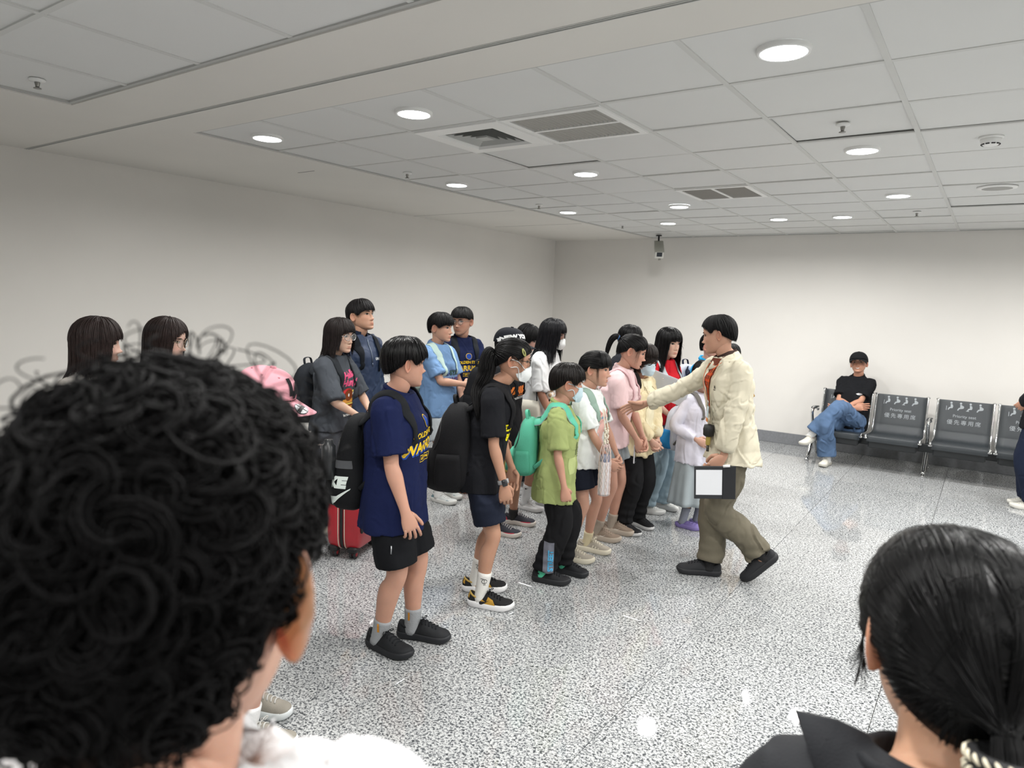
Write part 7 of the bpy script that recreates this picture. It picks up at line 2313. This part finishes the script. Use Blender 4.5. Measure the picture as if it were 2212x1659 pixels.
# ------------------------------------------------------------------ the two heads near the camera
def p_curly():
    P = Person('person with big curly black hair and pale fleece, seen from behind, close up', 128, (-.338, .079, 128), (-.478, .219, 128), 1.682, head=(-2, 8, 0), bulk=1.05, sk='d6aa90', pelvis=(-.404, .199), hh=.238, nl=-.025)
    P.ear = 1.15; P.ear_tint = (1.06, .76, .76)
    P.hang('R'); P.hang('L')
    P.body(); P.face()
    end = {0: 14, 35: 13, 55: 10, 68: 4, 78: -4, 90: 13, 102: 6, 116: -22, 150: -44, 180: -48}
    def curls(mb, rng):
        for i in range(1500):                                    # each curl is a lock of six hairs
            a = rng.uniform(-PI, PI); low = R_(lerp_tab(end, abs(math.degrees(a))))
            e = low + (R_(88) - low) * rng.rand() ** .8
            hgt = np.clip((e - low) / R_(50), 0, 1)
            base = P.scalp(np.array([a]), np.array([e]), np.array([.02 + .07 * hgt ** 2 * rng.rand() * (1 - .6 * abs(math.sin(a)))]))[0]
            d0 = sdir(np.array([a]), np.array([e]))[0]
            tx = nrm(np.cross(d0, rng.normal(size=3))); ty = np.cross(d0, tx)
            R = rng.uniform(.045, .10) * (.4 + .6 * hgt) * (1 - .3 * abs(math.sin(a))); turns = rng.uniform(.5, 1.3); rise = rng.uniform(-.02, .04) * (.3 + .7 * hgt)
            t = np.linspace(0, 1, 12); an0 = rng.rand() * 6.28; wid = rng.uniform(.010, .024)
            for k in range(7):
                o1, o2 = rng.normal() * wid, rng.normal() * wid * .7
                an = (t * turns * 2 * PI) + an0 + rng.normal() * .12
                rr = R * (1 - .35 * t) + o1
                C = base + (rr * np.cos(an))[:, None] * tx + (rr * np.sin(an))[:, None] * ty * .9 + (rise * t + .02 * np.sin(an) + o2)[:, None] * d0 + np.array([0, 0, -.02]) * t[:, None]
                r = rng.uniform(.0028, .0052) * np.concatenate([[.4], np.ones(9), [.7, .25]])
                tube(mb, P.hp(C), r * P.hh, n=3, cap0=False, cap1=False)
        for i in range(55):                                      # loose flyaway curls on the crown
            a = rng.uniform(-PI, PI); e = R_(rng.uniform(25, 85)); d0 = sdir(np.array([a]), np.array([e]))[0]
            base = P.scalp(np.array([a]), np.array([e]), np.array([.11]))[0]; tx = nrm(np.cross(d0, rng.normal(size=3)))
            t = np.linspace(0, 1, 14); an = t * rng.uniform(3, 6)
            C = base + ((.09 * rng.uniform(.4, 1)) * np.sin(an))[:, None] * tx + (.10 * rng.uniform(.4, 1) * np.sin(an * .55))[:, None] * d0
            tube(mb, P.hp(C), .0022 * P.hh, n=4, cap0=False, cap1=False)
    P.hair(end, t=.04, n=240, seed=7, extra=curls, color='090809', rough=.7, spec=.16, wid=.03, tip=.5, messy=.2)
    top_garment(P, 'cfd0d2', sleeve=1.9, hem=-.08, ease=.04, sl_r=1.2, seed=301, wr=.008, collar=None, neck_r=1.2, voxel=.008, m=mat('fleece', 'd2d3d5', .95, bump=1.0, bscale=130, sheen=.3))
    mb = MB(); t = np.linspace(0, 2 * PI, 33); q = P.T(-.01, 0, P.shz + .045 * P.H)
    C = np.stack([q[0] + .080 * np.cos(t), q[1] + .084 * np.sin(t), q[2] - .028 - .018 * np.cos(t) + .004 * np.sin(3 * t)], -1)
    tube(mb, C, .022 + .004 * np.sin(4 * t), n=14, cap0=False, cap1=False); V, F = mb.arrays(); V = wrinkle(V, F, .006, (10, 10, 10), 5); m2 = MB(); m2.add(V, F); m2.build('fleece_collar', _mats['fleece'], P.objs['top'])
    bottoms(P, '3a3d44', end=1.95, ease=.03, seed=303); socks(P, 'd0d0d0', .05); shoe_pair(P, .27, '77787a', 'd0d0d0')
p_curly()

def p_near():
    P = Person('person in black collared top with smooth low-tied hair, close up', 90, (.07, .84, 90), (-.06, .84, 90), 1.512, head=(18, 14, 0), bulk=1.0, sk='d3a483', pelvis=(.006, .825), female=True, hh=.226, nl=.0, neck=1.18)
    P.hang('R'); P.hang('L')
    P.body(); P.face()
    end = {0: 22, 30: 20, 55: 10, 68: 0, 78: -10, 88: -4, 96: -4, 108: -12, 130: -34, 160: -46, 180: -50}
    rng = np.random.RandomState(3); mb = MB()
    tie = np.array([-.54, -.05, -.26]); nph = 64; ph = np.linspace(-PI, PI, nph, endpoint=False); ee = np.radians(lerp_tab(end, np.abs(np.degrees(ph))))
    rings = [P.scalp(ph, R_(89.5) * (1 - f) + ee * f, np.full(nph, .045 if f < .85 else .03)) for f in np.linspace(0, 1, 20)] + [P.scalp(ph, ee + R_(1), np.full(nph, -.01))]
    loft(mb, P.hp(np.array(rings)[::-1]), False, True)
    for i in range(5200):
        a = rng.uniform(-PI, PI); lo = R_(lerp_tab(end, abs(math.degrees(a)))); e = lo + rng.rand() ** 1.3 * (R_(86) - lo)
        d0 = sdir(np.array([a]), np.array([e]))[0]; td = nrm(tie - np.array([0, 0, .05]))
        f = np.linspace(0, 1, 16)[:, None]
        d = nrm(d0 * (1 - f) + td * f + np.array([-.25, np.sign(d0[1]) * .18, .10]) * np.sin(f * PI) * (1 - abs(e) / 2))
        P_ = np.array([0, 0, .05]) + d * (skull_r(d) + .045 + .012 * rng.rand() + .006 * np.sin(f[:, 0] * 4 + a * 9))[:, None]
        P_ = P_ * (1 - f ** 5) + (tie + rng.normal(size=3) * .015) * f ** 5
        P_ = P_ + rng.normal(size=3) * .003
        r = rng.uniform(.0022, .0042) * np.concatenate([[.5], np.ones(15)])
        tube(mb, P.hp(P_), r * P.hh, n=3, cap0=False, cap1=False)
    for i in range(150):                                          # fine flyaways on the crown and by the ear
        a = rng.uniform(-PI, PI); e = R_(rng.uniform(10, 85)); f = np.linspace(0, 1, 12)
        P_ = P.scalp(a + f * rng.normal() * .5, e - f * rng.uniform(.2, .6), .055 + .03 * np.sin(f * PI) * rng.rand())
        tube(mb, P.hp(P_), .0016 * P.hh, n=3, cap0=False, cap1=False)
    for i in range(26):
        P0 = P.scalp(np.full(6, R_(rng.uniform(70, 84))), np.linspace(R_(10), R_(-14), 6), np.full(6, .04)); q = P0[-1]; g = np.linspace(0, 1, 8)[1:]
        Q = np.stack([q[0] + .03 * g * rng.normal(), q[1] + .05 * g ** 2 * rng.uniform(-.6, 1.2), q[2] - .26 * g * rng.uniform(.5, 1)], -1)
        tube(mb, P.hp(np.concatenate([P0, Q])), .0022 * P.hh, n=3, cap0=False, cap1=False)
    P.objs['hair'] = mb.build('hair', hair_mat('0a0a0b', .36, .22), P.root)
    mb = MB(); C = cat([tie, tie + [-.05, 0, -.15], tie + [-.04, 0, -.5], tie + [.0, 0, -.9]], 6); T_, S_, B_ = frames(C)
    for i in range(260):
        a = rng.rand() * 6.28; q = .075 * math.sqrt(rng.rand()); L = np.linspace(0, 1, len(C)); pr = np.interp(L, [0, .2, .6, 1], [.8, 1, .9, .3])
        tube(mb, P.hp(C + (q * pr)[:, None] * (math.cos(a) * S_ + math.sin(a) * B_)), .0055 * P.hh, n=4, cap0=False, cap1=False)
    mb.build('ponytail', hair_mat('0a0a0b', .36, .22), P.root)
    # rope hair tie, black with cream twists
    root_tie = None
    for j, z in enumerate((-.02, -.075)):
        mb = MB(); cm = MB(); a = np.linspace(0, 2 * PI, 61); R = .135
        C = np.stack([tie[0] - .04 + R * np.cos(a), tie[1] + R * np.sin(a), np.full(61, tie[2] - .05 + z)], -1)
        tube(mb, P.hp(C), .026 * P.hh, n=10, cap0=False, cap1=False)
        for k in range(22):
            aa = 2 * PI * k / 22; c = np.array([tie[0] - .04 + R * math.cos(aa), tie[1] + R * math.sin(aa), tie[2] - .05 + z]); o = np.array([math.cos(aa), math.sin(aa), 0]); tg_ = np.array([-math.sin(aa), math.cos(aa), 0])
            s = np.linspace(-1, 1, 7)[:, None]; q = c + o * .026 * np.cos(s * .9) + tg_ * s * .016 + np.array([0, 0, 1.0]) * .024 * np.sin(s * .9) * (1 if j else -1)
            tube(cm, P.hp(q), np.array([.003, .008, .010, .010, .010, .008, .003]) * P.hh, n=6)
        o1 = mb.build('hair_tie', mat('tie_black', '161618', .6), P.root); cm.build('cream_twist', mat('tie_cream', 'd8cfb8', .6), o1)
    top_garment(P, '1d1f24', sleeve=1.9, hem=-.06, ease=.026, sl_r=1.1, seed=311, wr=.005, collar=None, neck_r=1.25, voxel=.0075, m=mat('black_twill', '1b1d22', .8, bump=.3, bscale=420, var=.04))
    # wide collar standing away from the neck, its left point turned up
    cb = MB(); nr = .25 * P.hh; t = np.linspace(R_(20), R_(340), 45); q = P.T(0, 0, P.shz + .044 * P.H); rows = []
    up = np.exp(-((np.degrees(t) - 104) / 8) ** 2); lw = np.exp(-((np.degrees(t) - 103) / 15) ** 2)
    for r, dz in ((1.12, -.012), (1.16, .018), (1.24, .026), (1.5, .012), (1.85, -.018), (1.83, -.024), (1.5, .004), (1.25, .016), (1.12, .0)):
        k = np.clip((r - 1.2) / .65, 0, 1); rr = r + .75 * k * lw
        x, y = nr * rr * np.cos(t) * 1.02, nr * rr * np.sin(t) * 1.05
        rows.append(np.stack([q[0] + x, q[1] + y, q[2] + dz - .016 * (x / nr) * (1 - .5 * k) + up * k * .068], -1))
    rows = np.array(rows); cb.add(rows.reshape(-1, 3), ringF(len(rows), 45, False)); cb.build('collar', _mats['black_twill'], P.objs['top'])
    bottoms(P, '23262c', end=1.95, ease=.03, seed=313); socks(P, '222222', .05); shoe_pair(P, .25, '2a2a2e', '3a3a3e')
p_near()
